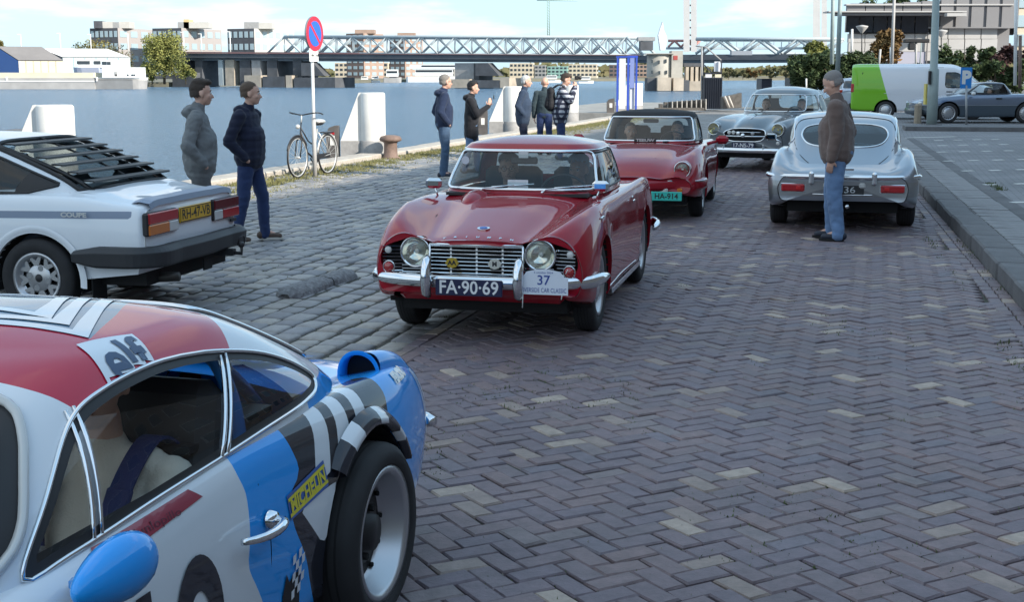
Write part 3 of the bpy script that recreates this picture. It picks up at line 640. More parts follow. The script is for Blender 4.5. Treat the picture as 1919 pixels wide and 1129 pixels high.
# far wood on the horizon, one mass
V = []; Fs = []; rnd = random.Random(5)
for i in range(9000):
    x = rnd.uniform(-1500, 1500); hh = 9 + 5 * math.sin(x * .013) + 3 * math.sin(x * .05); y = 1400 + rnd.uniform(0, 30); z = rnd.uniform(-1, hh)
    s_ = rnd.uniform(2, 4); k = len(V); a = rnd.uniform(0, 3.1); V += [(x - s_ * math.cos(a), y, z - s_ * math.sin(a)), (x + s_ * math.sin(a), y + 1, z - s_ * math.cos(a) * .7), (x + s_ * math.cos(a), y, z + s_ * math.sin(a)), (x - s_ * math.sin(a), y - 1, z + s_ * math.cos(a) * .7)]; Fs.append((k, k + 1, k + 2, k + 3))
mk('far_wood', V, Fs, m_farleaf)['kind'] = 'stuff'
# ---------------------------------------------------------------- bridges
m_steel = M('truss_steel', (.38, .43, .45), .6, var=.08, vs=.5); m_deck = M('bridge_deck', (.075, .085, .1), .7, var=.2, vs=.3); m_rail = M('bridge_rail_red', (.22, .12, .12), .7)
m_stone = M('pier_stone', (.42, .36, .29), .85, var=.25, vs=.3, bump=.3, bs=2); m_dkp = M('dark_pier', (.085, .09, .1), .85, var=.3, vs=.3)
B0, B1 = at(355, 100, 400), at(1560, 100, 318)
def BP(px): # point of the bridge axis at pixel column px
    a = (px - 959.5) / F_PX / CP
    # line B0 + k*(B1-B0), x = a*y (ground plan)
    d = B1 - B0; k = (a * B0.y - B0.x) / (d.x - a * d.y); P = B0 + d * k; return Vector((P.x, P.y, 0))
def bz(px, py): return at(px, py, BP(px).y).z
br = thing('road_bridge', 'long steel truss road bridge across the river on dark and stone piers', 'bridge', (0, 0, 0))
bx = (B1 - B0); bx.z = 0; bdir = bx.normalized(); bn = Vector((bdir.y, -bdir.x, 0)); brot = math.atan2(bdir.y, bdir.x)
def beam(mb, p0, p1, w, h=None):
    mb.tube([p0, p1], w, 4)
def deck_seg(mb, pa, pb, t0, b0, t1, b1, w0, w1):
    A, B = BP(pa), BP(pb); V = []
    for P, t, b in ((A, bz(pa, t0), bz(pa, b0)), (B, bz(pb, t1), bz(pb, b1))):
        for w, z in ((w0, b), (w1, b), (w1, t), (w0, t)): V.append((P.x + bn.x * w, P.y + bn.y * w, z))
    mb.add(V, [(0, 1, 2, 3), (4, 7, 6, 5), (0, 4, 5, 1), (1, 5, 6, 2), (2, 6, 7, 3), (3, 7, 4, 0)])
mb = MB(); deck_seg(mb, 340, 1215, 100, 108, 105, 113, -5, 5); deck_seg(mb, 1215, 1560, 103, 113, 101, 112, -5, 5); mb.build('deck', m_deck, br)
mb = MB(); deck_seg(mb, 340, 1215, 108.2, 113, 113.2, 118, -3.5, 3.5); deck_seg(mb, 1215, 1560, 113.2, 118, 112.2, 117, -3.5, 3.5); mb.build('girder', M('girder_bluegrey', (.16, .19, .22), .7), br)
mb = MB(); deck_seg(mb, 340, 700, 97, 99.9, 99, 101.9, 5.05, 5.3); deck_seg(mb, 700, 1205, 100.5, 101.9, 103, 104.6, 5.05, 5.3); mb.build('railing', m_rail, br)
for side in (1, -1):
    pxs = [533 + i * (1210 - 533) / 22 for i in range(23)]
    def tp(i, top, lat=4.6 * side):
        px = pxs[i]; P = BP(px); f = (px - 533) / 677
        z = bz(px, 69.5 + .8 * f) if top else bz(px, 99.5 + 3.5 * f); return Vector((P.x + bn.x * lat, P.y + bn.y * lat, z))
    MB().tube([tp(1, 1), tp(21, 1)], .42, 4).build('top_chord', m_steel, br); MB().tube([tp(0, 0), tp(22, 0)], .3, 4).build('bottom_chord', m_steel, br)
    for i in range(22):
        a, b = tp(i, i % 2), tp(i + 1, (i + 1) % 2)
        if 0 < i < 21: MB().tube([tp(i, 1 - i % 2), tp(i + 1, i % 2)], .24, 4).build('diagonal', m_steel, br)
        MB().tube([a, b], .32, 4).build('diagonal', m_steel, br)
        if 0 < i < 22: MB().tube([tp(i, 0), tp(i, 1)], .16, 4).build('upright', m_steel, br)
for side in (1, -1):   # right truss beyond the bascule pier
    pxs2 = [1305 + i * 36.5 for i in range(8)]
    def t2(i, top):
        px = pxs2[i]; P = BP(px); return Vector((P.x + bn.x * (2 + 3 * side), P.y + bn.y * (2 + 3 * side), bz(px, 74) if top else bz(px, 101)))
    MB().tube([t2(0, 1), t2(7, 1)], .42, 4).build('top_chord', m_steel, br)
    for i in range(7): MB().tube([t2(i, i % 2), t2(i + 1, (i + 1) % 2)], .34, 4).build('diagonal', m_steel, br)
def pier(px0, px1, pt, pb, mat, nm='pier', wd=4, parent=br, off=0):
    A = BP((px0 + px1) / 2); w = (px1 - px0) * mpp(A.y) / math.cos(brot); zt, zb = bz((px0 + px1) / 2, pt), bz((px0 + px1) / 2, pb)
    return MB().box((A.x + bn.x * off, A.y + bn.y * off, (zt + zb) / 2), (w, wd * 2, zt - zb), rz=brot).build(nm, mat, parent)
for a, b, t, bb, mt in [(365, 384, 112, 162, m_dkp), (398, 412, 112, 162, m_dkp), (440, 449, 112, 160, m_steel), (452, 470, 112, 160, m_stone), (478, 500, 113, 160, m_dkp), (500, 518, 113, 160, m_facb), (528, 548, 113, 162, m_dkp), (575, 592, 113, 162, m_dkp), (868, 903, 118, 166, m_facb), (903, 912, 124, 166, m_dkp)]:
    pier(a, b, t, bb, mt)
for a, b, t, mt in [(366, 410, 136, m_dkp), (497, 530, 141, m_stone), (530, 573, 143, m_dkp), (573, 585, 141, m_stone), (585, 665, 145, m_dkp), (868, 905, 148, m_stone), (905, 960, 150, m_dkp), (958, 976, 146, m_stone)]:
    pier(a, b, t, 164, mt, 'fender', 5, off=2)
for (a, b) in ((598, 640), (912, 955)):    # dark sloping counterweights
    mb = MB(); A, B = BP(a), BP(b); V = []
    for lat in (3, 6): V += [(A.x + bn.x * lat, A.y + bn.y * lat, bz(a, 118)), (BP(a + 22).x + bn.x * lat, BP(a + 22).y + bn.y * lat, bz(a, 118)), (B.x + bn.x * lat, B.y + bn.y * lat, bz(b, 142)), (A.x + bn.x * lat, A.y + bn.y * lat, bz(a, 142))]
    mb.add(V, [(0, 1, 2, 3), (4, 7, 6, 5), (0, 4, 5, 1), (1, 5, 6, 2), (2, 6, 7, 3), (3, 7, 4, 0)]); mb.build('counterweight', m_dkp, br)
# bascule pier
bt = thing('bascule_tower', 'round stone bridge keeper tower on a broad stone base in the river', 'tower', (0, 0, 0))
def bpt(px, py, Y=296): return at(px, py, Y)
def rbox(name, px0, px1, pt, pb, mat, depth, Y=296, parent=bt, rz=0.):
    a, b = at(px0, pb, Y), at(px1, pt, Y)
    return MB().box(((a.x + b.x) / 2, Y + depth / 2, (a.z + b.z) / 2), (b.x - a.x, depth, b.z - a.z), rz=rz).build(name, mat, parent)
a, b = at(1213, 145, 300), at(1262, 101, 300); cx = (a.x + b.x) / 2
m_tower = M('tower_stone', (.38, .36, .32), .85, var=.12, vs=.8, bump=.2, bs=4)
MB().lathe([(3.0, 0), (3.0, b.z - a.z), (2.8, b.z - a.z + .01), (0, b.z - a.z + .02)], (cx, 300, a.z), n=14).build('tower_shaft', m_tower, bt)
rbox('tower_block', 1258, 1280, 95, 150, m_tower, 5, 297); rbox('cap', 1210, 1263, 99.5, 101, m_tower, 6, 296.5)
rbox('clock_panel', 1262, 1270, 104, 112, M('clock_red', (.35, .06, .05), .6), .2, 296.9)
for px, py in ((1222, 115), (1235, 116), (1248, 114), (1222, 135), (1236, 136), (1249, 135)): rbox('window', px - 1.6, px + 1.6, py - 3.2, py + 3.2, m_win, .6, 296.8)
rbox('base', 1213, 1232, 146, 170, m_dkp, 6, 292); rbox('base', 1232, 1258, 145, 170, m_stone, 8, 290); rbox('base', 1258, 1278, 146, 170, m_stone, 7, 291, rz=.12); rbox('base', 1278, 1292, 150, 170, m_dkp, 8, 292); rbox('base', 1292, 1322, 152, 170, m_stone, 8, 296)
for px in (1288, 1297, 1306, 1315): rbox('column', px - 3, px + 3, 124, 153, m_stone, 3, 300)
rbox('beam', 1282, 1320, 118, 125, m_dkp, 4, 300)
mn = thing('white_sail_roof', 'white pointed sail-like structure on the bridge left of the lift tower', 'structure', (0, 0, 0))
mb = MB(); V = [tuple(at(x, y, 330)) for x, y in ((1234, 66), (1237, 55), (1240, 47), (1242, 40), (1245, 58), (1250, 68), (1250, 80), (1246, 94), (1238, 94), (1236, 80))]
V2 = [(v[0], v[1] + 2.5, v[2]) for v in V]; n = len(V); mb.add(V + V2, [tuple(range(n)), tuple(range(2 * n - 1, n - 1, -1))] + [(i, (i + 1) % n, n + (i + 1) % n, n + i) for i in range(n)]); mb.build('sail_panel', m_frame, mn)
rbox('bridge_cabin', 1196, 1228, 69, 76, m_facb, 4, 315, mn); rbox('cabin_window', 1200, 1224, 77, 94, m_dkp, 3.5, 315.2, mn)
# railway lift bridge towers behind
rl = thing('lift_bridge', 'tall white twin-tower railway lift bridge behind the road bridge', 'bridge', (0, 0, 0))
m_tw = M('lift_tower_white', (.46, .45, .44), .6, var=.06, vs=.4)
for (x0, x1) in ((1281, 1292.5), (1295, 1306)):
    V = []
    for Y in (372, 376):
        V += [tuple(at(x0, 97, Y)), tuple(at(x1, 97, Y)), tuple(at(x1 - 1 if x1 > 1300 else x1, -170, Y)), tuple(at(x0 - 1, -170, Y))]
    MB().add(V, [(0, 1, 2, 3), (7, 6, 5, 4), (0, 4, 5, 1), (1, 5, 6, 2), (2, 6, 7, 3), (3, 7, 4, 0)]).build('tower_leg', m_tw, rl)
for py in range(-160, 95, 14): rbox('cross_beam', 1292, 1296, py, py + 2.5, M('lift_tower_brown', (.3, .22, .18), .7), 2, 374, rl)
for (x0, x1, tp_) in ((1523, 1537, 1523), (1539, 1550, 1542)):
    V = []
    for Y in (372, 376):
        V += [tuple(at(x0, 100, Y)), tuple(at(x1, 100, Y)), tuple(at(x1 - 1, -170, Y)), tuple(at(x0 + 2, -170, Y))]
    MB().add(V, [(0, 1, 2, 3), (7, 6, 5, 4), (0, 4, 5, 1), (1, 5, 6, 2), (2, 6, 7, 3), (3, 7, 4, 0)]).build('tower_leg', m_tw, rl)
rbox('span', 1250, 1525, 88, 92, m_steel, 3, 378, rl)
for px in range(1310, 1525, 14): rbox('upright', px, px + 1.5, 78, 88, m_steel, .5, 378, rl)
mb = MB()
for i, px in enumerate(range(1252, 1312, 12)): mb.tube([at(px, 76 if i % 2 else 88, 377), at(px + 12, 88 if i % 2 else 76, 377)], .3, 4)
mb.tube([at(1252, 76, 377), at(1312, 76, 377)], .35, 4); mb.build('red_lattice', M('lattice_pink', (.5, .25, .22), .7), rl)
# cars on the bridge, crane
o = tag(rbox('truck', 1371, 1410, 95, 103, M('truck_grey', (.25, .27, .3), .5), 2.4, 316, None), 'dark vehicle crossing the right span of the bridge', 'truck')
cr = thing('tower_crane', 'thin greenish tower crane rising behind the truss', 'crane', (0, 0, 0)); mb = MB(); m_cr = M('crane_green', (.3, .42, .38), .6)
for dx in (-2, 2): mb.tube([at(1028 + dx, 75, 900), at(1028 + dx, -10, 900)], .28, 4)
for py in range(-8, 75, 5): mb.tube([at(1026, py, 900), at(1030, py + 5, 900)], .18, 4)
mb.build('mast', m_cr, cr); mb = MB(); mb.tube([at(1006, 0, 900), at(1082, 1, 900)], .3, 4); mb.tube([at(1006, -4, 900), at(1076, -2, 900)], .2, 4)
for px in range(1006, 1076, 5): mb.tube([at(px, -3.5, 900), at(px + 3, 0, 900)], .12, 4)
mb.build('jib', m_cr, cr)
# ---------------------------------------------------------------- vessels
m_bw = M('boat_white', (.8, .8, .78), .45); m_hull = M('hull_grey', (.35, .34, .33), .6, var=.15, vs=.3); m_hc = M('hatch_cream', (.6, .55, .42), .6, var=.1, vs=.5)
def hull(root, x0, x1, Y, z0, z1, beam_, mat, bow=.12, name='hull'):
    """hull along x from x0 (stern) to x1 (bow), z0 waterline, z1 deck"""
    V = []; L_ = x1 - x0; st = [(0, .8), (.03, 1), (1 - bow * 2, 1), (1 - bow, .8), (1 - bow * .3, .4), (1, .05)]
    for f, w in st:
        for y, z, q in ((-1, z1, 1), (-.85, z0, .9), (.85, z0, .9), (1, z1, 1)):
            V.append((x0 + L_ * f + (L_ * .02 if z == z1 and f > .5 else 0), Y + beam_ / 2 * y * w * q, z))
    Fs = [(i * 4 + j, i * 4 + (j + 1) % 4, i * 4 + 4 + (j + 1) % 4, i * 4 + 4 + j) for i in range(len(st) - 1) for j in range(4)] + [(0, 3, 2, 1), tuple(len(V) - 4 + j for j in range(4))]
    o = MB().add(V, Fs).build(name, mat, root); return o
Yb = 335
bg = thing('barge', 'long inland cargo barge with a white wheelhouse at its stern', 'barge', (0, 0, 0))
zW = WATER_Z; xl, xr = at(-330, 165, Yb).x, at(188, 165, Yb).x; zc = at(0, 146, Yb).z
MB().box(((xl + xr) / 2, Yb, (zW - .4 + zc) / 2), (xr - xl, 9, zc - zW + .4)).build('hull', m_hull, bg)
MB().box(((xl + xr) / 2, Yb + .4, (zc + at(0, 136, Yb).z) / 2 + .01), (xr - xl - 1, 7.8, at(0, 136, Yb).z - zc)).build('cargo_hatch', m_hc, bg)
MB().box(((xl + xr) / 2, Yb - 4.55, at(0, 152, Yb).z), (xr - xl, .15, .25)).build('rubbing_strake', m_bw, bg)
for px in (12, 181): rbox('bollard_post', px - 1, px + 1, 144, 152, m_bw, .5, Yb - 4.7, bg)
xs0, xs1 = at(184, 165, Yb).x, at(275, 165, Yb).x
hull(bg, xs0, xs1, Yb, zW - .3, at(0, 150, Yb).z, 9, m_hull, .1, 'stern_hull')
hull(bg, xs0, xs1 + .2, Yb, at(0, 150.2, Yb).z, at(0, 145, Yb).z, 9.2, m_bw, .1, 'stern_bulwark')
rbox('deckhouse', 192, 260, 126, 147, m_bw, 6, Yb - 3, bg); rbox('deckhouse', 190, 213, 113, 127, m_bw, 5, Yb - 2.6, bg)
rbox('wheelhouse_window', 191.5, 199, 115, 121, m_win, .2, Yb - 2.75, bg); rbox('wheelhouse_window', 200.5, 207, 115.5, 121, m_win, .2, Yb - 2.75, bg)
for a in (216, 238, 246, 250): rbox('porthole', a, a + 3, 139, 142.5, m_win, .2, Yb - 3.1, bg)
rbox('door', 214, 219, 134, 143, m_facb, .15, Yb - 3.1, bg)
yt = thing('motor_yacht', 'white and blue-grey motor yacht stored on the far bank behind the barge', 'yacht', (0, 0, 0))
Yy = 350; x0, x1 = at(191, 137, Yy).x, at(139, 137, Yy).x
hull(yt, x0, x1, Yy, at(0, 137, Yy).z, at(0, 126, Yy).z, 4, M('yacht_hull', (.42, .45, .55), .4), .18); rbox('cabin', 146, 190, 112, 126.2, m_bw, 3, Yy - 1.5, yt); rbox('cabin_window', 144, 168, 114, 120, m_win, .2, Yy - 1.65, yt); rbox('cabin_window', 176, 188, 114, 120, m_win, .2, Yy - 1.65, yt)
def boat(name, label, px0, px1, pt, pb, Y, mh, top=None, cat='boat'):
    root = thing(name, label, cat, (0, 0, 0), 0, 'boats moored under the bridge'); x0, x1 = at(px0, pb, Y).x, at(px1, pb, Y).x
    hull(root, x0, x1, Y, zW - .3, zW + (at(0, pt, Y).z - at(0, pb, Y).z) * .45, (x1 - x0) * .22, mh, .12)
    a = px0 + (px1 - px0) * .15; b = px0 + (px1 - px0) * .8; rbox('cabin', a, b, pt, pb - (pb - pt) * .42, top or m_bw, 3, Y - 1.5, root)
    rbox('cabin_window', a + 1, b - 1, pt + (pb - pt) * .12, pt + (pb - pt) * .3, m_win, .1, Y - 1.62, root); return root
fy = boat('ferry', 'long white double-deck passenger ferry moored under the bridge', 762, 870, 128, 152, 640, m_bw, cat='ferry'); rbox('upper_deck', 768, 862, 121, 128, m_bw, 4, 638, fy); rbox('upper_window', 790, 856, 122, 125, m_win, .2, 637.8, fy)
boat('tugboat', 'small grey tugboat left of the white ferry', 719, 752, 130, 153, 600, m_hull)
boat('motorboat', 'small red hulled motorboat under the bridge', 674, 692, 143, 153, 600, M('hull_red', (.3, .05, .06), .5))
boat('motorboat', 'small white cabin boat right of the red hulled boat', 694, 712, 142, 152, 605, m_bw)
boat('motorboat', 'white yacht moored under the bridge left of the blue panels', 1084, 1112, 143, 154, 560, m_bw)
boat('motorboat', 'low white boat moored under the bridge behind the white-haired man', 1020, 1050, 141, 153, 600, m_bw)
for i, (a, b, t) in enumerate([(850, 868, 147), (976, 1020, 144), (1112, 1160, 147), (1200, 1212, 147)]):
    pass
# ---------------------------------------------------------------- quayside furniture, far
m_bf = M('blue_frame', (.03, .075, .42), .45, var=.1, vs=3); m_pan = M('white_panel', (.62, .63, .68), .5, var=.06, vs=1)
sg = thing('information_frame', 'tall blue steel frames holding white panels at the quay edge', 'sign frame', (0, 0, 0)); Yp = 58
for a, b, t, bot in ((1155, 1159.5, 107, 212), (1174.5, 1180, 104, 211), (1190, 1195, 107, 211)): rbox('post', a, b, t, bot, m_bf, .15, Yp, sg)
rbox('top_rail', 1155, 1180, 105, 107.5, m_bf, .12, Yp - .01, sg); rbox('top_rail', 1176, 1195.5, 104, 108, m_bf, .12, Yp + .16, sg)
rbox('panel', 1159.6, 1173, 108.5, 204, m_pan, .05, Yp + .04, sg); rbox('panel', 1180.2, 1189.8, 108.5, 165, M('panel_blue', (.2, .25, .5), .4), .05, Yp + .04, sg); rbox('panel_back', 1180.2, 1189.8, 108.5, 204, m_pan, .03, Yp + .1, sg)
m_bk = M('black_sheet', (.022, .026, .04), .5, var=.2, vs=2)
hb = thing('hoarding', 'tall dark blue-black corrugated container with an open frame above it', 'container', (0, 0, 0)); Yh = 66
rbox('container', 1318, 1354, 145, 204, m_bk, 1.0, Yh, hb)
for i in range(9): rbox('rib', 1319 + i * 4, 1321 + i * 4, 146, 203, m_bk, .05, Yh - .052, hb)
for a, b in ((1317, 1320), (1351, 1353.5)): rbox('frame_post', a, b, 87 if a < 1340 else 112, 145, m_bk, .09, Yh + .1, hb)
rbox('frame_rail', 1317, 1353, 136, 138.5, m_bk, .09, Yh + .2, hb); MB().tube([at(1320, 122, Yh), at(1336, 138, Yh)], .035, 5).build('brace', m_bk, hb); MB().tube([at(1352, 134, Yh), at(1343, 138, Yh)], .03, 5).build('brace', m_bk, hb)
rbox('white_box', 1339, 1350, 115, 134, m_pan, .25, Yh + .3, hb); rbox('end_panel', 1340, 1352, 139, 145, m_hc, .1, Yh, hb); rbox('end_panel', 1322, 1334, 139, 145, m_pan, .1, Yh, hb)
fl = thing('light_pole', 'thin grey pole with an angled arm beside the black container', 'pole', (0, 0, 0)); MB().tube([at(1315, 204, 66.5), at(1315, 88, 66.5)], .05, 6).build('pole', m_facb, fl); MB().tube([at(1304, 86, 66.5), at(1323, 88, 66.5), at(1352, 113, 66.5)], .035, 6).build('arm', m_facb, fl)
# timber stumps / sheet piling fence
m_pile = M('old_timber', (.11, .1, .09), .9, var=.4, vs=6, bump=.5, bs=20); m_pw = M('pale_and_lit_timber', (.45, .42, .38), .8, var=.3, vs=6)
pf = thing('timber_fender', 'row of dark timber fender posts with pale sunlit faces at the end of the quay', 'fender', (0, 0, 0))
for i in range(10):
    px = 1236 + i * 9.0; top = 192 - i * .6 + (3 if i < 1 else 0); rbox('post', px, px + 6.5, top, 206, m_pile, .5, 63, pf)
    if i > 1: rbox('lit_face', px + 5.5, px + 7.4, top - 1, 205, m_pw, .3, 62.7, pf)  # right faces coloured pale to stand for sunlight on the posts
rbox('beam', 1228, 1320, 202, 207, m_pile, .4, 62.5, pf)
p2 = thing('timber_fender', 'dark slanting timber fender between the black container and the grey saloon', 'fender', (0, 0, 0))
V = [tuple(at(x, y, 64)) for x, y in ((1355, 182), (1384, 176), (1390, 174), (1390, 202), (1355, 204))]; V2 = [(v[0], v[1] + .8, v[2]) for v in V]
MB().add(V + V2, [(0, 1, 2, 3, 4), (9, 8, 7, 6, 5)] + [(i, (i + 1) % 5, 5 + (i + 1) % 5, 5 + i) for i in range(5)]).build('plank_wall', m_pile, p2)
for px in (1362, 1369): MB().tube([at(px - 4, 180, 63.8), at(px + 5, 202, 63.8)], .05, 5).build('pale_brace', m_pw, p2)
# dark boxes by the water right
for a, b, t, lb in ((1427, 1447, 148, 'dark square container on the water edge above the grey saloon roof'), (1481, 1516, 147, 'dark wide container left of the hedge by the man in brown')):
    x = thing('container', lb, 'container', (0, 0, 0), 0, 'dark containers by the water'); rbox('body', a, b, t, 168, m_bk, 2, 95, x); rbox('lid', a - .4, b + .4, t - .8, t, m_bk, 2.1, 94.9, x)
# ---- mooring piles: white wedge-backed columns
m_pl = M('pile_white', (.68, .66, .62), .65, var=.1, vs=2, bump=.1, bs=30); m_plg = M('pile_grey_band', (.3, .29, .28), .8, var=.25, vs=4, bump=.2, bs=30); m_plr = M('rubber_fender', (.1, .09, .085), .8, var=.3, vs=5)
def pile(label, x, y, sc=1., full=True, z0=-.05, top=1.35, flip=1, fender=True):
    root = thing('mooring_pile', label, 'mooring pile', (x, y, 0), 0, 'white mooring piles along the quay edge'); root.scale = (sc * flip, sc, 1)
    r = .265
    MB().lathe([(r * 1.06, z0), (r * 1.06, .34), (r * 1.0, .345)], (.06, 0, 0), n=24).build('grey_band', m_plg, root)
    MB().lathe([(r, .33), (r, top - .03), (r - .025, top), (0, top + .003)], (.06, 0, 0), n=24).build('column', m_pl, root)
    V = [(-.22, -.1, top), (-.62, -.1, .34), (0.05, -.1, .34), (.05, -.1, top)]; V += [(a, .1, c) for a, b, c in V]
    MB().add(V, [(0, 1, 2, 3), (7, 6, 5, 4), (0, 4, 5, 1), (1, 5, 6, 2), (2, 6, 7, 3), (3, 7, 4, 0)]).build('wedge_fin', m_pl, root)
    MB().box((-.3, 0, .17), (.64, .24, .345)).build('fin_base', m_plg, root)
    if fender:
        pr = [(-.92, z0), (-.92, .5), (-.86, .62), (-.74, .66), (-.66, .66), (-.66, z0)]
        MB().prism(pr, -.11, .11, 'xz').build('fender_block', m_plr, root); MB().box((-.79, -.115, .35), (.1, .012, .2)).build('reflector', m_pl, root)
pile('white mooring pile with bright sunlit column behind the rusty bollard', -3.0, 28.6)
pile('large pale mooring pile behind the white coupe', -7.15, 21.0, 1.08, top=1.26, fender=False)
pile('white mooring pile with a dark cable between the boy and the white-haired man', .0, 40.4, 1.1, top=1.38)
pile('white mooring pile behind the man in the chequered shirt', 2.15, 50.5, 1.0, top=1.35, fender=False)
pile('white mooring pile behind the blue framed panels', 5.5, 61.5, 1.3, top=1.35)
# the left jetty bit behind the white coupe
jt = thing('timber_jetty', 'low pale jetty top at the left edge behind the white coupe', 'jetty', (0, 0, 0)); rbox('deck', -30, 38, 248, 262, m_conc, 1.5, 24, jt)
# ---- rusty bollard on the quay
bo = thing('bollard', 'rusty brown mushroom-headed mooring bollard on the grass by the quay edge', 'bollard', (-2.52, 28.0, 0))
m_rust = M('rust_brown', (.19, .13, .105), .75, var=.3, vs=8, bump=.3, bs=60)
MB().lathe([(.2, -.03), (.19, .02), (.145, .06), (.135, .32), (.16, .35)], n=20).build('shaft', m_rust, bo); MB().lathe([(.16, .345), (.225, .37), (.235, .41), (.2, .46), (.1, .485), (0, .49)], n=20).build('head', m_rust, bo)
# ---------------------------------------------------------------- car surface tools
def _slopes(x, y):
    """pchip slopes, y: (n,k)"""
    h = np.diff(x)[:, None]; d = np.diff(y, axis=0) / h; m = np.zeros_like(y)
    m[0] = d[0]; m[-1] = d[-1]
    if len(x) > 2:
        w1 = 2 * h[1:] + h[:-1]; w2 = h[1:] + 2 * h[:-1]
        with np.errstate(divide='ignore', invalid='ignore'): hm = (w1 + w2) / (w1 / d[:-1] + w2 / d[1:])
        hm = np.where((d[:-1] * d[1:]) <= 0, 0, hm); m[1:-1] = np.nan_to_num(hm)
    return m
def interp(x, y, t, mode='pchip'):
    x = np.asarray(x, float); y = np.asarray(y, float); t = np.asarray(t, float)
    if y.ndim == 1: return interp(x, y[:, None], t, mode)[:, 0]
    if mode == 'pchip': m = _slopes(x, y)
    else:
        m = np.gradient(y, axis=0) / np.gradient(x)[:, None]
        h = np.diff(x)[:, None]; d = np.diff(y, axis=0) / h
        if len(x) > 2:
            m[1:-1] = (d[:-1] * h[1:] + d[1:] * h[:-1]) / (h[1:] + h[:-1]); m[0] = 1.5 * d[0] - .5 * m[1]; m[-1] = 1.5 * d[-1] - .5 * m[-2]
    i = np.clip(np.searchsorted(x, t, side='right') - 1, 0, len(x) - 2); h = (x[i + 1] - x[i])[:, None]; s = ((t - x[i])[:, None]) / h
    return (1 + 2 * s) * (1 - s) ** 2 * y[i] + s * (1 - s) ** 2 * h * m[i] + s * s * (3 - 2 * s) * y[i + 1] + s * s * (s - 1) * h * m[i + 1]
def resample(P, n, mode='cat', power=.5):
    """P (k,3) -> n points of a smooth curve"""
    P = np.asarray(P, float); d = np.linalg.norm(np.diff(P, axis=0), axis=1) ** power; u = np.r_[0, np.cumsum(np.maximum(d, 1e-4))]
    return interp(u, P, np.linspace(0, u[-1], n), mode)
def smooth_poly(pts, n=64, closed=True):
    P = np.asarray(pts, float)
    if not closed: return resample(P, n)
    k = len(P); Q = np.concatenate([P[-3:], P, P[:3]]); d = np.linalg.norm(np.diff(Q, axis=0), axis=1) ** .5; u = np.r_[0, np.cumsum(d)]
    return interp(u, Q, np.linspace(u[3], u[3 + k], n, endpoint=False), 'cat')
def round_poly(pts, r=.04, n=5):
    """polygon with rounded corners"""
    P = [np.array(p, float) for p in pts]; out = []; k = len(P)
    for i in range(k):
        a, b, c = P[i - 1], P[i], P[(i + 1) % k]; u = a - b; v = c - b; lu, lv = np.linalg.norm(u), np.linalg.norm(v); rr = min(r, lu * .45, lv * .45)
        p0 = b + u / lu * rr; p2 = b + v / lv * rr
        for j in range(n + 1):
            t = j / n; out.append((1 - t) ** 2 * p0 + 2 * t * (1 - t) * b + t * t * p2)
    return np.array(out)
def sd_poly(pts):
    """signed distance to a closed 2-D polygon, negative inside"""
    P = np.asarray(pts, float); Q = np.roll(P, -1, axis=0)
    def f(X):
        X = np.asarray(X, float); d = np.full(len(X), 1e9); ins = np.zeros(len(X), bool)
        for a, b in zip(P, Q):
            e = b - a; w = X - a; t = np.clip((w @ e) / max(e @ e, 1e-12), 0, 1); dd = np.linalg.norm(w - t[:, None] * e, axis=1); d = np.minimum(d, dd)
            c1 = (a[1] <= X[:, 1]) & (b[1] > X[:, 1]) | (b[1] <= X[:, 1]) & (a[1] > X[:, 1])
            with np.errstate(divide='ignore', invalid='ignore'): xx = a[0] + (X[:, 1] - a[1]) / (b[1] - a[1]) * e[0]
            ins ^= c1 & (X[:, 0] < xx)
        return np.where(ins, -d, d)
    return f
def side_fn(poly, side=None, lo=.15):
    """region on the car's flank given as polygon in (x,z); side +1/-1/None both"""
    g = sd_poly(poly)
    def f(V):
        d = g(V[:, [0, 2]]); y = V[:, 1] * side if side else np.abs(V[:, 1])
        return np.maximum(d, lo - y)
    return f
def front_fn(poly, x0, sgn=1):
    g = sd_poly(poly)
    def f(V): return np.maximum(g(V[:, [1, 2]]), (x0 - V[:, 0]) * sgn)
    return f
def top_fn(poly, z0=-9):
    g = sd_poly(poly)
    def f(V): return np.maximum(g(V[:, [0, 1]]), z0 - V[:, 2])
    return f
def circ_fn(cx, cz, r, lo=.2):
    def f(V): return np.maximum(np.hypot(V[:, 0] - cx, V[:, 2] - cz) - r, lo - np.abs(V[:, 1]))
    return f
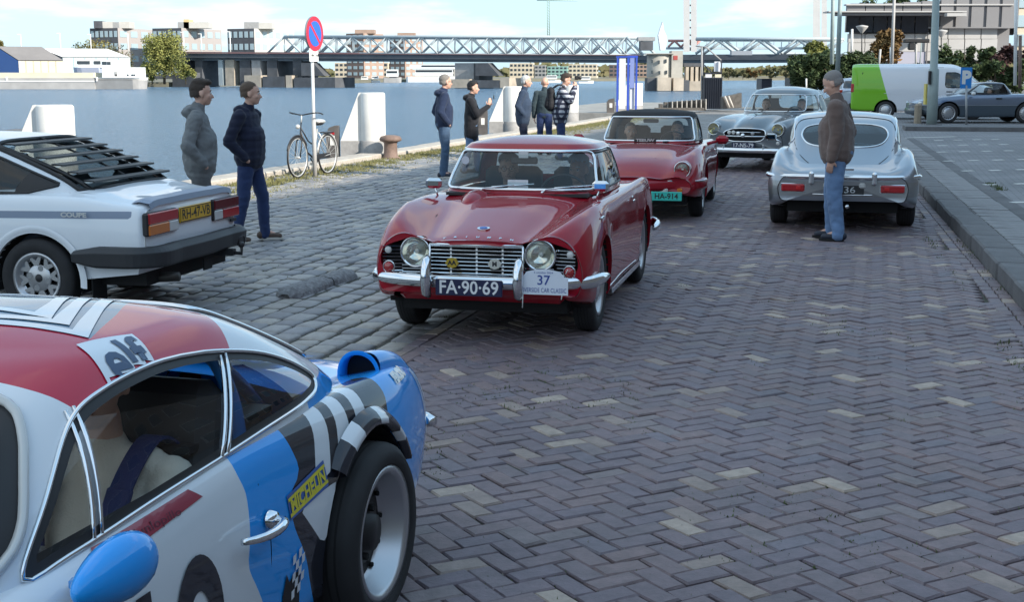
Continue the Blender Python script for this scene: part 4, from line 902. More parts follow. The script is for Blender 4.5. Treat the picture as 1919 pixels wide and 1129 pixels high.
class Surf:
    def __init__(s, V, Fs, region='body'):
        s.V = [np.array(v, float) for v in V]; s.R = {region: [tuple(f) for f in Fs]}; s.cuts = {}
        s.calc_normals()
    def calc_normals(s):
        V = np.array(s.V); N = np.zeros_like(V)
        for fs in s.R.values():
            for f in fs:
                P = V[list(f)]; n = np.zeros(3)
                for i in range(1, len(f) - 1): n += np.cross(P[i] - P[0], P[i + 1] - P[0])
                for i in f: N[i] += n
        l = np.linalg.norm(N, axis=1); l[l == 0] = 1; s.N = [n for n in N / l[:, None]]
    def split(s, fn, src, dst, key=None):
        """faces of region src where fn<0 go to dst (cut exactly along fn=0)"""
        val = fn(np.array(s.V)); val = np.where(np.abs(val) < 1e-6, 1e-6, val); val = list(val)
        cache = {}; edges = []
        for sr in ([src] if isinstance(src, str) else src):
            keep = []; go = []
            for f in s.R.get(sr, []):
                vs = [val[i] for i in f]
                if min(vs) > 0: keep.append(f); continue
                if max(vs) < 0: go.append(f); continue
                pin = []; pout = []; cut = []
                for i in range(len(f)):
                    a, b = f[i], f[(i + 1) % len(f)]; va, vb = val[a], val[b]
                    (pin if va < 0 else pout).append(a)
                    if (va < 0) != (vb < 0):
                        k = (min(a, b), max(a, b))
                        if k not in cache:
                            t = va / (va - vb); cache[k] = len(s.V); s.V.append(s.V[a] * (1 - t) + s.V[b] * t); n = s.N[a] * (1 - t) + s.N[b] * t
                            s.N.append(n / (np.linalg.norm(n) + 1e-12)); val.append(1e-6)
                        pin.append(cache[k]); pout.append(cache[k]); cut.append(cache[k])
                if len(pin) > 2: go.append(tuple(pin))
                if len(pout) > 2: keep.append(tuple(pout))
                if len(cut) == 2: edges.append(tuple(cut))
            s.R[sr] = keep; s.R.setdefault(dst, []).extend(go)
        if key: s.cuts[key] = edges
        return s
    def loops(s, key):
        adj = {}
        for a, b in s.cuts[key]: adj.setdefault(a, []).append(b); adj.setdefault(b, []).append(a)
        seen = set(); out = []
        ends = [a for a in adj if len(adj[a]) == 1]
        for st in ends + list(adj):
            if st in seen: continue
            L = [st]; seen.add(st)
            while True:
                nx = [b for b in adj[L[-1]] if b not in seen]
                if not nx: break
                L.append(nx[0]); seen.add(nx[0])
            closed = len(adj[L[-1]]) > 1 and L[0] in adj[L[-1]]; out.append((L, closed))
        return [o for o in out if len(o[0]) > 3]
    def trim(s, key, name, r, mat, parent, off=.0, n=6, minlen=.15):
        """a moulding along a cut line"""
        outs = []
        for L, c in s.loops(key):
            P = np.array([s.V[i] + s.N[i] * off for i in L])
            # thin out
            Q = [P[0]]
            for p in P[1:]:
                if np.linalg.norm(p - Q[-1]) > r * 1.2 + .006: Q.append(p)
            if len(Q) < 4: continue
            ln = sum(np.linalg.norm(Q[i + 1] - Q[i]) for i in range(len(Q) - 1))
            if ln < minlen: continue
            outs.append(MB().tube(Q, r, n, closed=c).build(name, mat, parent))
        return outs
    def lip(s, key, name, depth, mat, parent, inward=0.):
        for L, c in s.loops(key):
            mb = MB(); P = [s.V[i] for i in L]; V = []
            for p in P:
                sg = -1 if p[1] > 0 else 1; V += [p, p + np.array([0, sg * depth, 0])]
            m = len(P); Fs = [(2 * i, 2 * i + 2, 2 * i + 3, 2 * i + 1) for i in range(m - 1)]
            if c: Fs.append((2 * m - 2, 0, 1, 2 * m - 1))
            mb.add(V, Fs, True).build(name, mat, parent)
    def sides(s, region, name, mat, parent, push=0.):
        fs = s.R.get(region, [])
        for sg in (1, -1):
            s.R['_s'] = [f for f in fs if sg * sum(s.V[i][1] for i in f) > 0]; s.emit('_s', name, mat, parent, push)
        s.R.pop('_s', None)
    def emit(s, region, name, mat, parent, push=0., mats=None):
        """region: one name or a list of (region, material) sharing one mesh"""
        regs = [(region, mat)] if isinstance(region, str) else region
        idx = {}; V = []; N = []; Fs = []; mi = []; ms = []
        for r, m in regs:
            if m not in ms: ms.append(m)
            for f in s.R.get(r, []):
                g = []
                for i in f:
                    if i not in idx: idx[i] = len(V); V.append(s.V[i] + s.N[i] * push); N.append(s.N[i])
                    if not g or g[-1] != idx[i]: g.append(idx[i])
                if len(set(g)) > 2: Fs.append(tuple(g)); mi.append(ms.index(m))
        if not Fs: return None
        return mk(name, V, Fs, ms, parent, smooth=True, mids=mi, normals=N)
    def bvh(s, regions=None):
        Fs = [f for r, fs in s.R.items() if regions is None or r in regions for f in fs]
        return BVHTree.FromPolygons([Vector(v) for v in s.V], Fs)
def grid_faces(nu, nv, base=0, close_v=False):
    m = nv if close_v else nv - 1
    return [(base + i * nv + j, base + (i + 1) * nv + j, base + (i + 1) * nv + (j + 1) % nv, base + i * nv + (j + 1) % nv) for i in range(nu - 1) for j in range(m)]
def body_surf(rows, nu=110, nv=34, umode='pchip', cap_front=True, cap_rear=True, capb=(.02, .02), upow=1.):
    """rows rear->front: (x, dxc, zb, W, zW, k, Ws, zs, Wv, zv, zc)
       dxc: how far the centre leads the flank; k: flank fullness above the belt"""
    A = np.array(rows, float); x = A[:, 0]
    d = np.maximum(np.hypot(np.diff(x), np.diff(A[:, 10]) * .7 + np.diff(A[:, 3]) * .5), 1e-3); u = np.r_[0, np.cumsum(d)]
    # denser sampling near the ends
    U = np.linspace(0, 1, nu); U = (1 - .55) * U + .55 * (.5 - .5 * np.cos(np.pi * U)); B = interp(u, A, U * u[-1], umode)
    half = []
    for r in B:
        X, dx, zb, W, zW, k, Ws, zs, Wv, zv, zc = r
        P = np.array([(W - .12, zb - .01), (W - .035, zb), (W - .008, zb + (zW - zb) * .45), (W, zW), (W - (W - Ws) * .22 * (2 - k), zW + (zs - zW) * .55), (W - (W - Ws) * .55, zW + (zs - zW) * .87), (Ws, zs), (Ws - (Ws - Wv) * .5, zs - (zs - zv) * .42), (Wv, zv), (Wv * .5, zv + (zc - zv) * .78), (0, zc)])
        Q = resample(P, nv, 'cat', .7); Q = np.c_[X + dx * (1 - (Q[:, 0] / max(W, .05)) ** 2), Q]; half.append(Q)
    G = []
    for Q in half:
        L_ = Q.copy(); Rr = Q[:-1][::-1].copy(); Rr[:, 1] *= -1; G.append(np.concatenate([L_, Rr]))
    nvv = 2 * nv - 1; V = [p for g in G for p in g]; Fs = grid_faces(nu, nvv)
    for end, on, b in ((0, cap_rear, -capb[0]), (nu - 1, cap_front, capb[1])):
        if not on: continue
        ring = list(range(end * nvv, end * nvv + nvv)); C = np.mean([V[i] for i in ring], axis=0)
        prev = ring
        for q, (f, bb) in enumerate(((.75, .45), (.45, .8), (.15, 1.))):
            cur = []
            for i in ring:
                p = C + (V[i] - C) * f; p[0] += b * bb - (C[0] - V[i][0]) * 0; cur.append(len(V)); V.append(p)
            for j in range(nvv):
                a, c = prev[j], prev[(j + 1) % nvv]; e, g = cur[(j + 1) % nvv], cur[j]
                Fs.append((a, c, e, g) if end else (a, g, e, c))
            prev = cur
        Fs.append(tuple(prev) if end else tuple(prev[::-1]))
    # orientation: first normal should point outwards (up at centre)
    sf = Surf(V, Fs); mid = (nu // 2) * nvv + nv - 1
    if sf.N[mid][2] < 0:
        sf.R['body'] = [f[::-1] for f in sf.R['body']]; sf.calc_normals()
    return sf
def cabin_surf(rings, na=96, nr=26, dome=.04, region='body', exps=None, cap_rings=6):
    """rings bottom->top: (xr, xf, W, zr, zf, nr, nf) superellipse footprints; closed by a dome"""
    A = np.array(rings, float); d = np.sqrt(np.diff(A[:, 1]) ** 2 + np.diff(A[:, 3] + A[:, 4]) ** 2 / 4 + np.diff(A[:, 2]) ** 2) + 1e-3; u = np.r_[0, np.cumsum(d)]
    B = interp(u, A, np.linspace(0, u[-1], nr)); V = []
    th = np.linspace(0, 2 * np.pi, na, endpoint=False)
    def ring(r, f=1., zadd=0.):
        xr, xf, W, zr, zf, n1, n2 = r; xm = (xr + xf) / 2; out = []
        for t in th:
            c, s_ = math.cos(t), math.sin(t); n = n2 if c > 0 else n1; x = (xf - xr) / 2 * math.copysign(abs(c) ** (2 / n), c); y = W * math.copysign(abs(s_) ** (2 / n), s_)
            x *= f; y *= f; q = (x + (xf - xr) / 2) / (xf - xr); out.append((xm + x, y, zr + (zf - zr) * q + zadd))
        return out
    for r in B: V += ring(r)
    for i in range(1, cap_rings + 1):
        f = math.cos(math.pi / 2 * i / (cap_rings + .35)); V += ring(B[-1], f, dome * (1 - f ** 2.2))
    tot = nr + cap_rings; Fs = []
    for i in range(tot - 1):
        for j in range(na): Fs.append((i * na + j, i * na + (j + 1) % na, (i + 1) * na + (j + 1) % na, (i + 1) * na + j))
    Fs.append(tuple((tot - 1) * na + j for j in range(na)))
    sf = Surf(V, Fs, region)
    if sf.N[(tot - 1) * na][2] < 0: sf.R[region] = [f[::-1] for f in sf.R[region]]; sf.calc_normals()
    return sf
# ---------------------------------------------------------------- car materials
def paint(name, col, metal=0., rough=.38): return M(name, col, rough if metal > .2 else .5, metal, coat=1., bump=0, spec=.5 if metal > .2 else .08)
m_chrome = M('chrome', (.78, .8, .82), .09, 1.); m_tyre = M('tyre_rubber', (.022, .022, .024), .8, var=.2, vs=9); m_blk = M('black_trim', (.018, .018, .02), .5); m_blkm = M('black_matte', (.012, .012, .013), .9)
m_alu = M('wheel_silver', (.5, .51, .53), .32, .85); m_steelg = M('wheel_grey', (.32, .33, .34), .4, .5)
g_car = glass('car_glass', (.82, .87, .87), refl=.75); g_dark = glass('car_glass_dark', (.3, .35, .37)); g_lamp = glass('lamp_glass', (.92, .93, .9), refl=.8)
m_int = M('interior_dark', (.035, .033, .033), .85); m_red = M('lamp_red', (.42, .015, .02), .15, coat=.6); m_org = M('lamp_orange', (.6, .17, .02), .15, coat=.6); m_lwh = M('lamp_clear', (.6, .6, .58), .15, coat=.6); m_refl = M('reflector_silver', (.75, .75, .7), .12, 1.)
def wheel(root, x, y, r, w, rr, style='steel', mrim=None, mt=None, spin=0., name='wheel', toe=0.):
    """wheel centred at local (x,y,r); y sign gives the outer side"""
    sg = 1 if y > 0 else -1; h = w / 2; c = (0, 0, 0); mrim = mrim or m_alu
    tb = MB(); sh = r - rr
    tb.lathe([(rr, -h * .78), (rr + sh * .25, -h * .98), (rr + sh * .6, -h * 1.02), (r - .022, -h * .93), (r - .006, -h * .80), (r, -h * .6), (r, h * .6), (r - .006, h * .80), (r - .022, h * .93), (rr + sh * .6, h * 1.02), (rr + sh * .25, h * .98), (rr, h * .78)], c, 'Y', 48)
    ty = tb.build('wheel', m_tyre, root, loc=(x, y, r)); ty.name = name; ty.rotation_euler = (0, 0, toe)
    tr = MB()
    for q in (-.42, -.15, .15, .42): tr.lathe([(r + .0012, h * (q - .035)), (r + .0012, h * (q + .035))], c, 'Y', 48)
    tr.build('tread_groove', m_blkm, ty)
    rim = MB(); o = h * sg
    rim.lathe([(rr + .012, o * .86), (rr + .014, o * .93), (rr - .004, o * .93), (rr - .016, o * .80), (rr - .028, o * (.1 if style in ('deep',) else .45)), (rr - .04, o * (0 if style == 'deep' else .40))], c, 'Y', 48)
    if style == 'deep':
        rim.lathe([(rr - .035, -o * .1), (0, -o * .1)], c, 'Y', 40)
    elif style == 'steel':
        rim.lathe([(rr - .03, o * .42), (rr * .75, o * .38), (rr * .62, o * .62), (rr * .45, o * .66), (.0, o * .6)], c, 'Y', 40)
    ro = rim.build('rim', mrim, ty)
    if style == 'steel':
        MB().lathe([(rr * .5, o * .66), (rr * .47, o * .78), (rr * .32, o * .9), (0, o * .95)], c, 'Y', 28).build('hub_cap', m_chrome, ty)
        ho = MB()
        for i in range(8):
            a = i * math.pi / 4 + spin; ho.cyl((rr * .78 * math.cos(a), o * .36, rr * .78 * math.sin(a)), (rr * .78 * math.cos(a), o * .46, rr * .78 * math.sin(a)), .013, n=8)
        ho.build('vent_hole', m_blkm, ty)
    elif style == 'deep':   # deep dished split rim with a black centre
        MB().lathe([(rr - .042, o * .02), (rr * .55, o * .0), (rr * .5, o * .22), (rr * .3, o * .26), (rr * .28, o * .55), (0, o * .58)], c, 'Y', 32).build('centre', m_blk, ty)
        bo = MB()
        for i in range(12):
            a = i * math.pi / 6 + spin; bo.cyl((rr * .80 * math.cos(a), o * .0, rr * .80 * math.sin(a)), (rr * .80 * math.cos(a), o * .14, rr * .80 * math.sin(a)), .008, n=6)
        for i in range(4):
            a = i * math.pi / 2 + .4; bo.cyl((rr * .38 * math.cos(a), o * .2, rr * .38 * math.sin(a)), (rr * .38 * math.cos(a), o * .42, rr * .38 * math.sin(a)), .012, n=6)
        bo.build('bolts', m_blkm, ty)
    elif style == 'star':   # alloy with triangular spokes around four big bolts
        rim2 = MB(); rim2.lathe([(rr * .55, o * .55), (rr * .50, o * .62), (0, o * .62)], c, 'Y', 32)
        for i in range(8):
            a = i * math.pi / 4 + spin + .39
            P = []
            for da, q in ((-.17, .5), (.17, .5), (.30, .84), (.20, .93), (0, .72), (-.20, .93), (-.30, .84)): P.append((rr * q * math.cos(a + da), rr * q * math.sin(a + da)))
            rim2.prism(P, o * .42, o * .60, 'xz')
        rim2.build('spokes', mrim, ty)
        bo = MB()
        for i in range(4):
            a = i * math.pi / 2 + spin; bo.lathe([(.030, o * .63), (.024, o * .5)], (rr * .42 * math.cos(a), 0, rr * .42 * math.sin(a)), 'Y', 12); bo.cyl((rr * .42 * math.cos(a), o * .6, rr * .42 * math.sin(a)), (rr * .42 * math.cos(a), o * .645, rr * .42 * math.sin(a)), .022, n=10)
        bo.build('bolt_recess', m_steelg, ty)
        MB().lathe([(rr * .17, o * .62), (rr * .15, o * .68), (0, o * .69)], c, 'Y', 16).build('hub_cap', m_blk, ty); MB().lathe([(rr - .03, o * .2), (0, o * .2)], c, 'Y', 24).build('brake_drum', m_blkm, ty)
    elif style == 'holes':
        rim.V = rim.V; MB().lathe([(rr - .02, o * .52), (rr * .8, o * .66), (rr * .35, o * .8), (.0, o * .84)], c, 'Y', 40).build('wheel_cover', mrim, ty)
        ho = MB()
        for i in range(15):
            a = i * 2 * math.pi / 15; ho.box((rr * .82 * math.cos(a), o * .66, rr * .82 * math.sin(a)), (.03, .02, .012), rot=Matrix.Rotation(-a, 3, 'Y'))
        ho.build('vent_slot', m_blkm, ty)
    return ty
def arch_liner(root, x, y, r, w, n=20):
    sg = 1 if y > 0 else -1; mb = MB(); mb.lathe([(r, (y - sg * .02) * 1.), (r, y - sg * w), (0, y - sg * w)], (x, 0, .0), 'Y', n, arc=math.pi * 1.16, a0=-math.pi * .08)
    return mb
def plate(root, txt, c, w, h, mbg, mtx, rz=0., tilt=0., size=None, name='number_plate', facing=1, bold=.0, border=None, tw=None):
    """number plate facing local +x (facing=1) or -x"""
    o = MB().box((0, 0, 0), (.012, w, h), bev=.004).build(name, mbg, root, loc=c); o.rotation_euler = (0, tilt, rz)
    put_text('lettering', txt, size or h * .82, mtx, o, (.0075 * facing, 0, -.002), (0, facing, 0), (0, 0, 1), bold=bold, width=tw or w * .88)
    if border:
        t = .006; b = MB()
        for yy, zz, ww, hh in ((0, h / 2 - .008, w - .01, t), (0, -h / 2 + .008, w - .01, t), (w / 2 - .008, 0, t, h - .016), (-w / 2 + .008, 0, t, h - .016)): b.box((.0072 * facing, yy, zz), (.001, ww, hh))
        b.build('plate_border', border, o)
    return o
def decal(name, V2, Fs, origin, right, up, direc, bvh, mat, parent, off=.003, sub=0):
    """flat 2-D mesh laid onto a curved panel along `direc`"""
    bm = bmesh.new(); vs = [bm.verts.new((v[0], v[1], 0)) for v in V2]
    for f in Fs:
        try: bm.faces.new([vs[i] for i in f])
        except ValueError: pass
    bmesh.ops.triangulate(bm, faces=bm.faces)
    for _ in range(6):
        es = [e for e in bm.edges if e.calc_length() > (sub or .05)]
        if not es: break
        bmesh.ops.subdivide_edges(bm, edges=es, cuts=1); bmesh.ops.triangulate(bm, faces=[f for f in bm.faces if len(f.verts) > 3])
    r, u, d, o = Vector(right).normalized(), Vector(up).normalized(), Vector(direc).normalized(), Vector(origin); V = []; ok = True
    bm.verts.ensure_lookup_table(); bad = set()
    for i, v in enumerate(bm.verts):
        p = o + r * v.co.x + u * v.co.y; h, n, _, _ = bvh.ray_cast(p - d * 1.5, d)
        if h is None: bad.add(i); V.append(p)
        else:
            if n.dot(d) > 0: n = -n
            V.append(h + n * off)
    F2 = [tuple(v.index for v in f.verts) for f in bm.faces if not any(v.index in bad for v in f.verts)]
    bm.free()
    if not F2: return None
    ob = mk(name, V, F2, mat, parent, smooth=True)
    return ob
def headlight(root, c, r, depth=.06, facing=(1, 0, 0), ringm=None, yellow=False, ring=.014):
    """round lamp looking along +x; returns the lamp object"""
    x, y, z = c
    q = Vector(facing).normalized().to_track_quat('X', 'Z').to_matrix()
    def place(o): o.rotation_euler = q.to_euler(); return o
    lamp = MB().lathe([(r, 0), (r + ring * .5, .012), (r + ring, .004), (r + ring, -.03), (r + ring * .6, -.05)], (0, 0, 0), 'Z', 36)
    lamp.V = [(v[2], v[0], v[1]) for v in lamp.V]; lo = lamp.build('headlight', ringm or m_chrome, root, loc=c); place(lo)
    rf = MB().lathe([(r, .002), (r * .8, -.03), (r * .45, -.05), (0, -.058)], (0, 0, 0), 'Z', 28); rf.V = [(v[2], v[0], v[1]) for v in rf.V]
    rf.build('reflector', m_refl if not yellow else M('reflector_yellow', (.7, .62, .3), .15, 1.), lo)
    b = MB().sphere((-.03, 0, 0), (.012, .016, .016), 10, 6); b.build('bulb', m_lwh if not yellow else M('bulb_yellow', (.7, .55, .1), .2), lo)
    gl = MB().lathe([(r, .003), (r * .8, .016), (r * .45, .026), (0, .03)], (0, 0, 0), 'Z', 28); gl.V = [(v[2], v[0], v[1]) for v in gl.V]; gl.build('lens', g_lamp, lo)
    return lo
def interior(root, x0, x1, w, zf, zb, seats=(), mat=None, dash_x=None, wheel_y=None, belt=None):
    """dark tub with seats; seats: (x, y, height)"""
    mat = mat or m_int
    mb = MB(); z0 = zf
    V = [(x0, -w, z0), (x1, -w, z0), (x1, w, z0), (x0, w, z0), (x0, -w, zb), (x1, -w, zb), (x1, w, zb), (x0, w, zb)]
    mb.add(V, [(0, 1, 2, 3), (0, 4, 5, 1), (1, 5, 6, 2), (2, 6, 7, 3), (3, 7, 4, 0)]); mb.build('interior_tub', mat, root)
    for sx, sy, hh in seats:
        s_ = MB(); s_.box((sx + .22, sy, zf + .17), (.5, .46, .16), bev=.04); s_.box((sx - .07, sy, zf + .22 + hh / 2), (.13, .46, hh), rot=Matrix.Rotation(-.18, 3, 'Y'), bev=.04)
        s_.build('seat', M('seat_dark', (.05, .047, .047), .75), root)
    if dash_x is not None: MB().box((dash_x, 0, zb - .07), (.22, w * 1.9, .14), bev=.03).build('dashboard', M('dash_black', (.02, .02, .022), .7), root)
    if wheel_y is not None:
        c = Vector((dash_x - .28, wheel_y, zb - .02)); P = []
        for i in range(24):
            a = 2 * math.pi * i / 24; P.append(c + Vector((.06 * math.sin(a), .185 * math.cos(a), .175 * math.sin(a))))
        s_ = MB(); s_.tube(P, .012, 6, closed=True); s_.tube([c + Vector((.05, 0, 0)), Vector((dash_x, wheel_y, zb - .08))], .02, 6)
        s_.tube([P[0], c, P[12]], .008, 5); s_.build('steering_wheel', m_blk, root)
def arches(sf, axles, r, lo=.45, zc=None, src='body'):
    for i, (x, rr, z) in enumerate(axles): sf.split(circ_fn(x, z, rr, lo), src, 'drop', 'arch%d' % i)

def lamp_on(sf, root, y, z, r, pm, ring=.014, yellow=False, out=.03):
    h, n, _, _ = sf.bvh(['body']).ray_cast(Vector((4, y, z)), Vector((-1, 0, 0))); x = h.x + out if h else 1.8
    m = MB().lathe([(r + ring * .9, .0), (r + ring * 1.45, -.02), (r + ring * 1.6, -.15)], (0, 0, 0), 'Z', 28); m.V = [(v[2] + x, v[0] + y, v[1] + z) for v in m.V]; m.build('headlight_pod', pm, root)
    return headlight(root, (x, y, z), r, ring=ring, yellow=yellow)
# ================================================================ cars
def car_root(name, label, x, y, deg, cat='car'):
    return thing(name, label, cat, (x, y, 0), R(deg))
def trace(sf, fn, key, src='body'):
    sf.split(fn, src, '_t', key)
    if isinstance(src, str): sf.R[src] += sf.R.pop('_t', [])
def gap(sf, fn, root, w=.0035, src='body', mat=None, name='panel_gap', push=-.003):
    f = lambda V: np.abs(fn(V)) - w
    sf.split(f, src, '_g'); o = sf.emit('_g', name, mat or m_blkm, root, push); sf.R.pop('_g', None); return o
def liners(root, axles, w, ys):
    for (x, r, z) in axles:
        for sg in (1, -1):
            mb = MB(); y = ys * sg; n = 20; V = []; Fs = []
            for i in range(n + 1):
                a = -.25 + (math.pi + .5) * i / n
                for yy, rr in ((y, r), (y - sg * w, r), (y - sg * w, 0.02)): V.append((x + rr * math.cos(a), yy, z + rr * math.sin(a)))
            for i in range(n):
                for j in (0, 1): k = i * 3 + j; Fs.append((k, k + 1, k + 4, k + 3))
            mb.add(V, Fs, True).build('wheel_well', m_blkm, root)
def underside(root, x0, x1, w, z, h=.1): MB().box(((x0 + x1) / 2, 0, z), (x1 - x0, w * 2, h)).build('underbody', m_blkm, root)
def cone_seat(): pass
# ---------------------------------------------------------------- red roadster with hardtop (centre)
def build_tr():
    root = car_root('sports_car', 'dark red classic roadster with hardtop, chrome grille and white rally plate, driving towards the camera', .175, 10.24, -102.8)
    pr = paint('paint_dark_red', (.33, .003, .016), .0, .3)
    rows = [(-1.98, -.05, .38, .56, .50, 1, .48, .64, .40, .67, .68), (-1.90, -.04, .30, .66, .52, 1, .58, .75, .48, .75, .76), (-1.5, 0, .23, .715, .55, 1, .655, .85, .54, .82, .84), (-1.1, 0, .22, .725, .56, 1.05, .675, .875, .58, .84, .86),
            (-.6, 0, .20, .715, .56, 1, .675, .86, .6, .86, .87), (0, 0, .2, .71, .55, 1, .67, .85, .6, .86, .88), (.5, 0, .2, .715, .55, 1, .66, .855, .54, .86, .885), (.8, 0, .2, .72, .55, 1, .655, .86, .47, .835, .875),
            (1.12, 0, .22, .735, .53, 1.1, .655, .855, .41, .785, .83), (1.4, .01, .24, .735, .51, 1.12, .625, .83, .38, .735, .775), (1.6, .03, .28, .725, .49, 1.15, .585, .79, .35, .70, .73), (1.72, .04, .31, .70, .48, 1.15, .53, .745, .33, .68, .70), (1.775, .05, .34, .675, .47, 1.1, .48, .715, .31, .668, .68)]
    b = body_surf(rows, nu=130, nv=40, capb=(.03, .04))
    ax = [(1.12, .355, .30), (-1.12, .35, .30)]
    arches(b, ax, 0)
    b.split(top_fn(round_poly([(-.72, -.54), (.60, -.54), (.60, .54), (-.72, .54)], .08), .7), 'body', 'drop')
    # nose opening: grille slot with the headlamp brows
    op = [(-.635, .45), (-.655, .54), (-.62, .625), (-.55, .645), (-.50, .685), (-.41, .70), (-.335, .68), (-.29, .652), (0, .658), (.29, .652), (.335, .68), (.41, .70), (.50, .685), (.55, .645), (.62, .625), (.655, .54), (.635, .45), (.3, .447), (0, .445), (-.3, .447)]
    fo = front_fn(smooth_poly(op, 70), 1.5)
    b.split(fo, 'body', 'drop', 'nose')
    gap(b, side_fn(round_poly([(.56, .25), (.60, .95), (-.42, .95), (-.42, .5), (-.36, .25)], .06)), root)
    gap(b, top_fn(round_poly([(.69, -.50), (.69, .50), (1.72, .36), (1.9, .3), (1.9, -.3), (1.72, -.36)], .05), .6), root)
    trace(b, lambda V: np.maximum(np.abs(V[:, 2] - (.795 - .02 * np.abs(V[:, 0] - .3))) - .0015, np.maximum(.5 - np.abs(V[:, 1]), V[:, 0] - 1.52)), 'strip')
    b.emit('body', 'body', pr, root); b.lip('arch0', 'arch_edge', .05, pr, root); b.lip('arch1', 'arch_edge', .05, pr, root)
    nl = MB()
    for L, c in b.loops('nose'):
        P = [b.V[i] for i in L]; V = []
        for p in P: V += [p, p + np.array([-.10, 0, 0])]
        m = len(P); nl.add(V, [(2 * i, (2 * i + 2) % (2 * m), (2 * i + 3) % (2 * m), 2 * i + 1) for i in range(m if c else m - 1)], True)
    nl.build('grille_surround', pr, root)
    b.trim('strip', 'side_moulding', .0075, m_chrome, root, off=.004)
    MB().prism([(y * .985, .556 + (z - .556) * .97) for y, z in smooth_poly(op, 50)], 1.66, 1.67, 'yz').build('grille_backing', m_blkm, root)
    # grille bars
    gb = MB()
    for i in range(8): gb.box((1.815 - .0 * i, 0, .468 + i * .0245), (.02, .60, .0085), bev=.003)
    for y in (-.17, 0, .17): gb.box((1.80, y, .555), (.012, .012, .2))
    gb.tube([(1.82, -.305, .452), (1.825, 0, .452), (1.82, .305, .452)], .008, 6); gb.tube([(1.82, -.305, .652), (1.825, 0, .652), (1.82, .305, .652)], .009, 6)
    for s in (1, -1):
        gb.tube([(1.82, .305 * s, .452), (1.82, .305 * s, .652)], .008, 6)
        for i in range(8): gb.box((1.765, s * .57, .466 + i * .0225), (.015, .13, .0075), rz=-s * .18)
        for i in range(3): gb.box((1.79, s * .40, .464 + i * .022), (.015, .2, .0075))
    gb.build('grille', m_chrome, root)
    for s in (1, -1):
        headlight(root, (1.79, .41 * s, .595), .088, ring=.016)
        k = headlight(root, (1.775, .595 * s, .49), .034, ring=.008); MB().lathe([(.034, 0), (.02, .015), (0, .02)], (0, 0, 0), n=16)
        o = MB().sphere((1.785, .595 * s, .49), (.014, .032, .032), 12, 8).build('indicator_lens', m_red if True else m_org, root)
        MB().sphere((1.775, .60 * s, .60), (.012, .024, .024), 12, 8).build('side_lamp', m_lwh, root)
    # badges
    for y, c, nm in ((-.155, (.55, .38, .05), 'badge_yellow'), (.125, (.7, .68, .6), 'badge_silver')):
        o = MB().prism([(a * .034 * 1.3, c2 * .034) for a, c2 in ((1, 0), (.6, .8), (0, 1), (-.6, .8), (-1, 0), (-.6, -.75), (0, -1), (.6, -.75))], 1.828, 1.84, 'yz')
        o.V = [(v[0], v[1] + y, v[2] + .535) for v in o.V]; bo = o.build('badge', M(nm, c, .3, .6), root)
        put_text('badge_mark', 'AA' if y < 0 else 'M', .04, m_blk, bo, (1.8405, y, .535), (0, 1, 0), (0, 0, 1), bold=.002)
    # bumper
    P = [(1.36, -.775, .415), (1.55, -.755, .415), (1.72, -.70, .417), (1.84, -.5, .42), (1.885, -.25, .42), (1.895, 0, .42), (1.885, .25, .42), (1.84, .5, .42), (1.72, .70, .417), (1.55, .755, .415), (1.36, .775, .415)]
    Q = resample(P, 60); bp = MB(); V = []; prof = [(-.012, -.044), (.006, -.036), (.018, -.018), (.022, 0), (.018, .018), (.006, .036), (-.012, .044), (-.022, .03), (-.022, -.03)]
    def sweep(Q, prof, mb):
        V = []; n = len(prof)
        for i, q in enumerate(Q):
            t = Vector(Q[min(i + 1, len(Q) - 1)] - Q[max(i - 1, 0)]); t.z = 0; t.normalize(); nn = Vector((t.y, -t.x, 0))
            if nn.dot(Vector((q[0], q[1], 0))) < 0: nn = -nn
            e = min(1, .55 + .12 * min(i, len(Q) - 1 - i))
            for a, c in prof: V.append(Vector(q) + nn * a + Vector((0, 0, c * e)))
        Fs = [(i * n + j, i * n + (j + 1) % n, (i + 1) * n + (j + 1) % n, (i + 1) * n + j) for i in range(len(Q) - 1) for j in range(n)] + [tuple(range(n)), tuple((len(Q) - 1) * n + j for j in range(n))[::-1]]
        mb.add(V, Fs, True)
    build_tr.sweep = sweep
    sweep(Q, prof, bp); bp.build('front_bumper', m_chrome, root)
    for s in (1, -1):
        o = MB(); o.tube([(1.885, 0, .33), (1.925, 0, .35), (1.945, 0, .42), (1.94, 0, .50), (1.915, 0, .56), (1.89, 0, .585)], [.022, .031, .036, .034, .028, .012], 12)
        oo = o.build('overrider', m_chrome, root); oo.location = (0, .30 * s, 0)
    R2 = resample([(-1.3, -.77, .44), (-1.7, -.74, .44), (-1.95, -.55, .44), (-2.04, 0, .44), (-1.95, .55, .44), (-1.7, .74, .44), (-1.3, .77, .44)], 50); rb = MB(); sweep(R2, prof, rb); rb.build('rear_bumper', m_chrome, root)
    plate(root, 'FA·90·69', (1.925, -.022, .392), .435, .105, M('plate_navy', (.012, .016, .06), .35), M('plate_white_letters', (.75, .75, .75), .5), size=.118, bold=.002)
    # rally plate (domed top), cable ties
    rp = []
    for a in np.linspace(0, 1, 14): rp.append((-.155 + .31 * a, .062 + .035 * math.sin(math.pi * a) ** .8 if .12 < a < .88 else .05))
    rp += [(.155, -.062), (-.155, -.062)]; o = MB().prism([(y + .46, z + .428) for y, z in rp], 1.925, 1.932, 'yz'); ro = o.build('rally_plate', M('plate_rally_white', (.72, .76, .84), .4), root)
    m_rb = M('print_blue', (.03, .07, .3), .5)
    put_text('lettering', '37', .085, m_rb, ro, (1.9335, .46, .455), (0, 1, 0), (0, 0, 1), bold=.001); put_text('lettering', 'RIVERSIDE CAR CLASSIC', .04, m_rb, ro, (1.9335, .46, .393), (0, 1, 0), (0, 0, 1), width=.29)
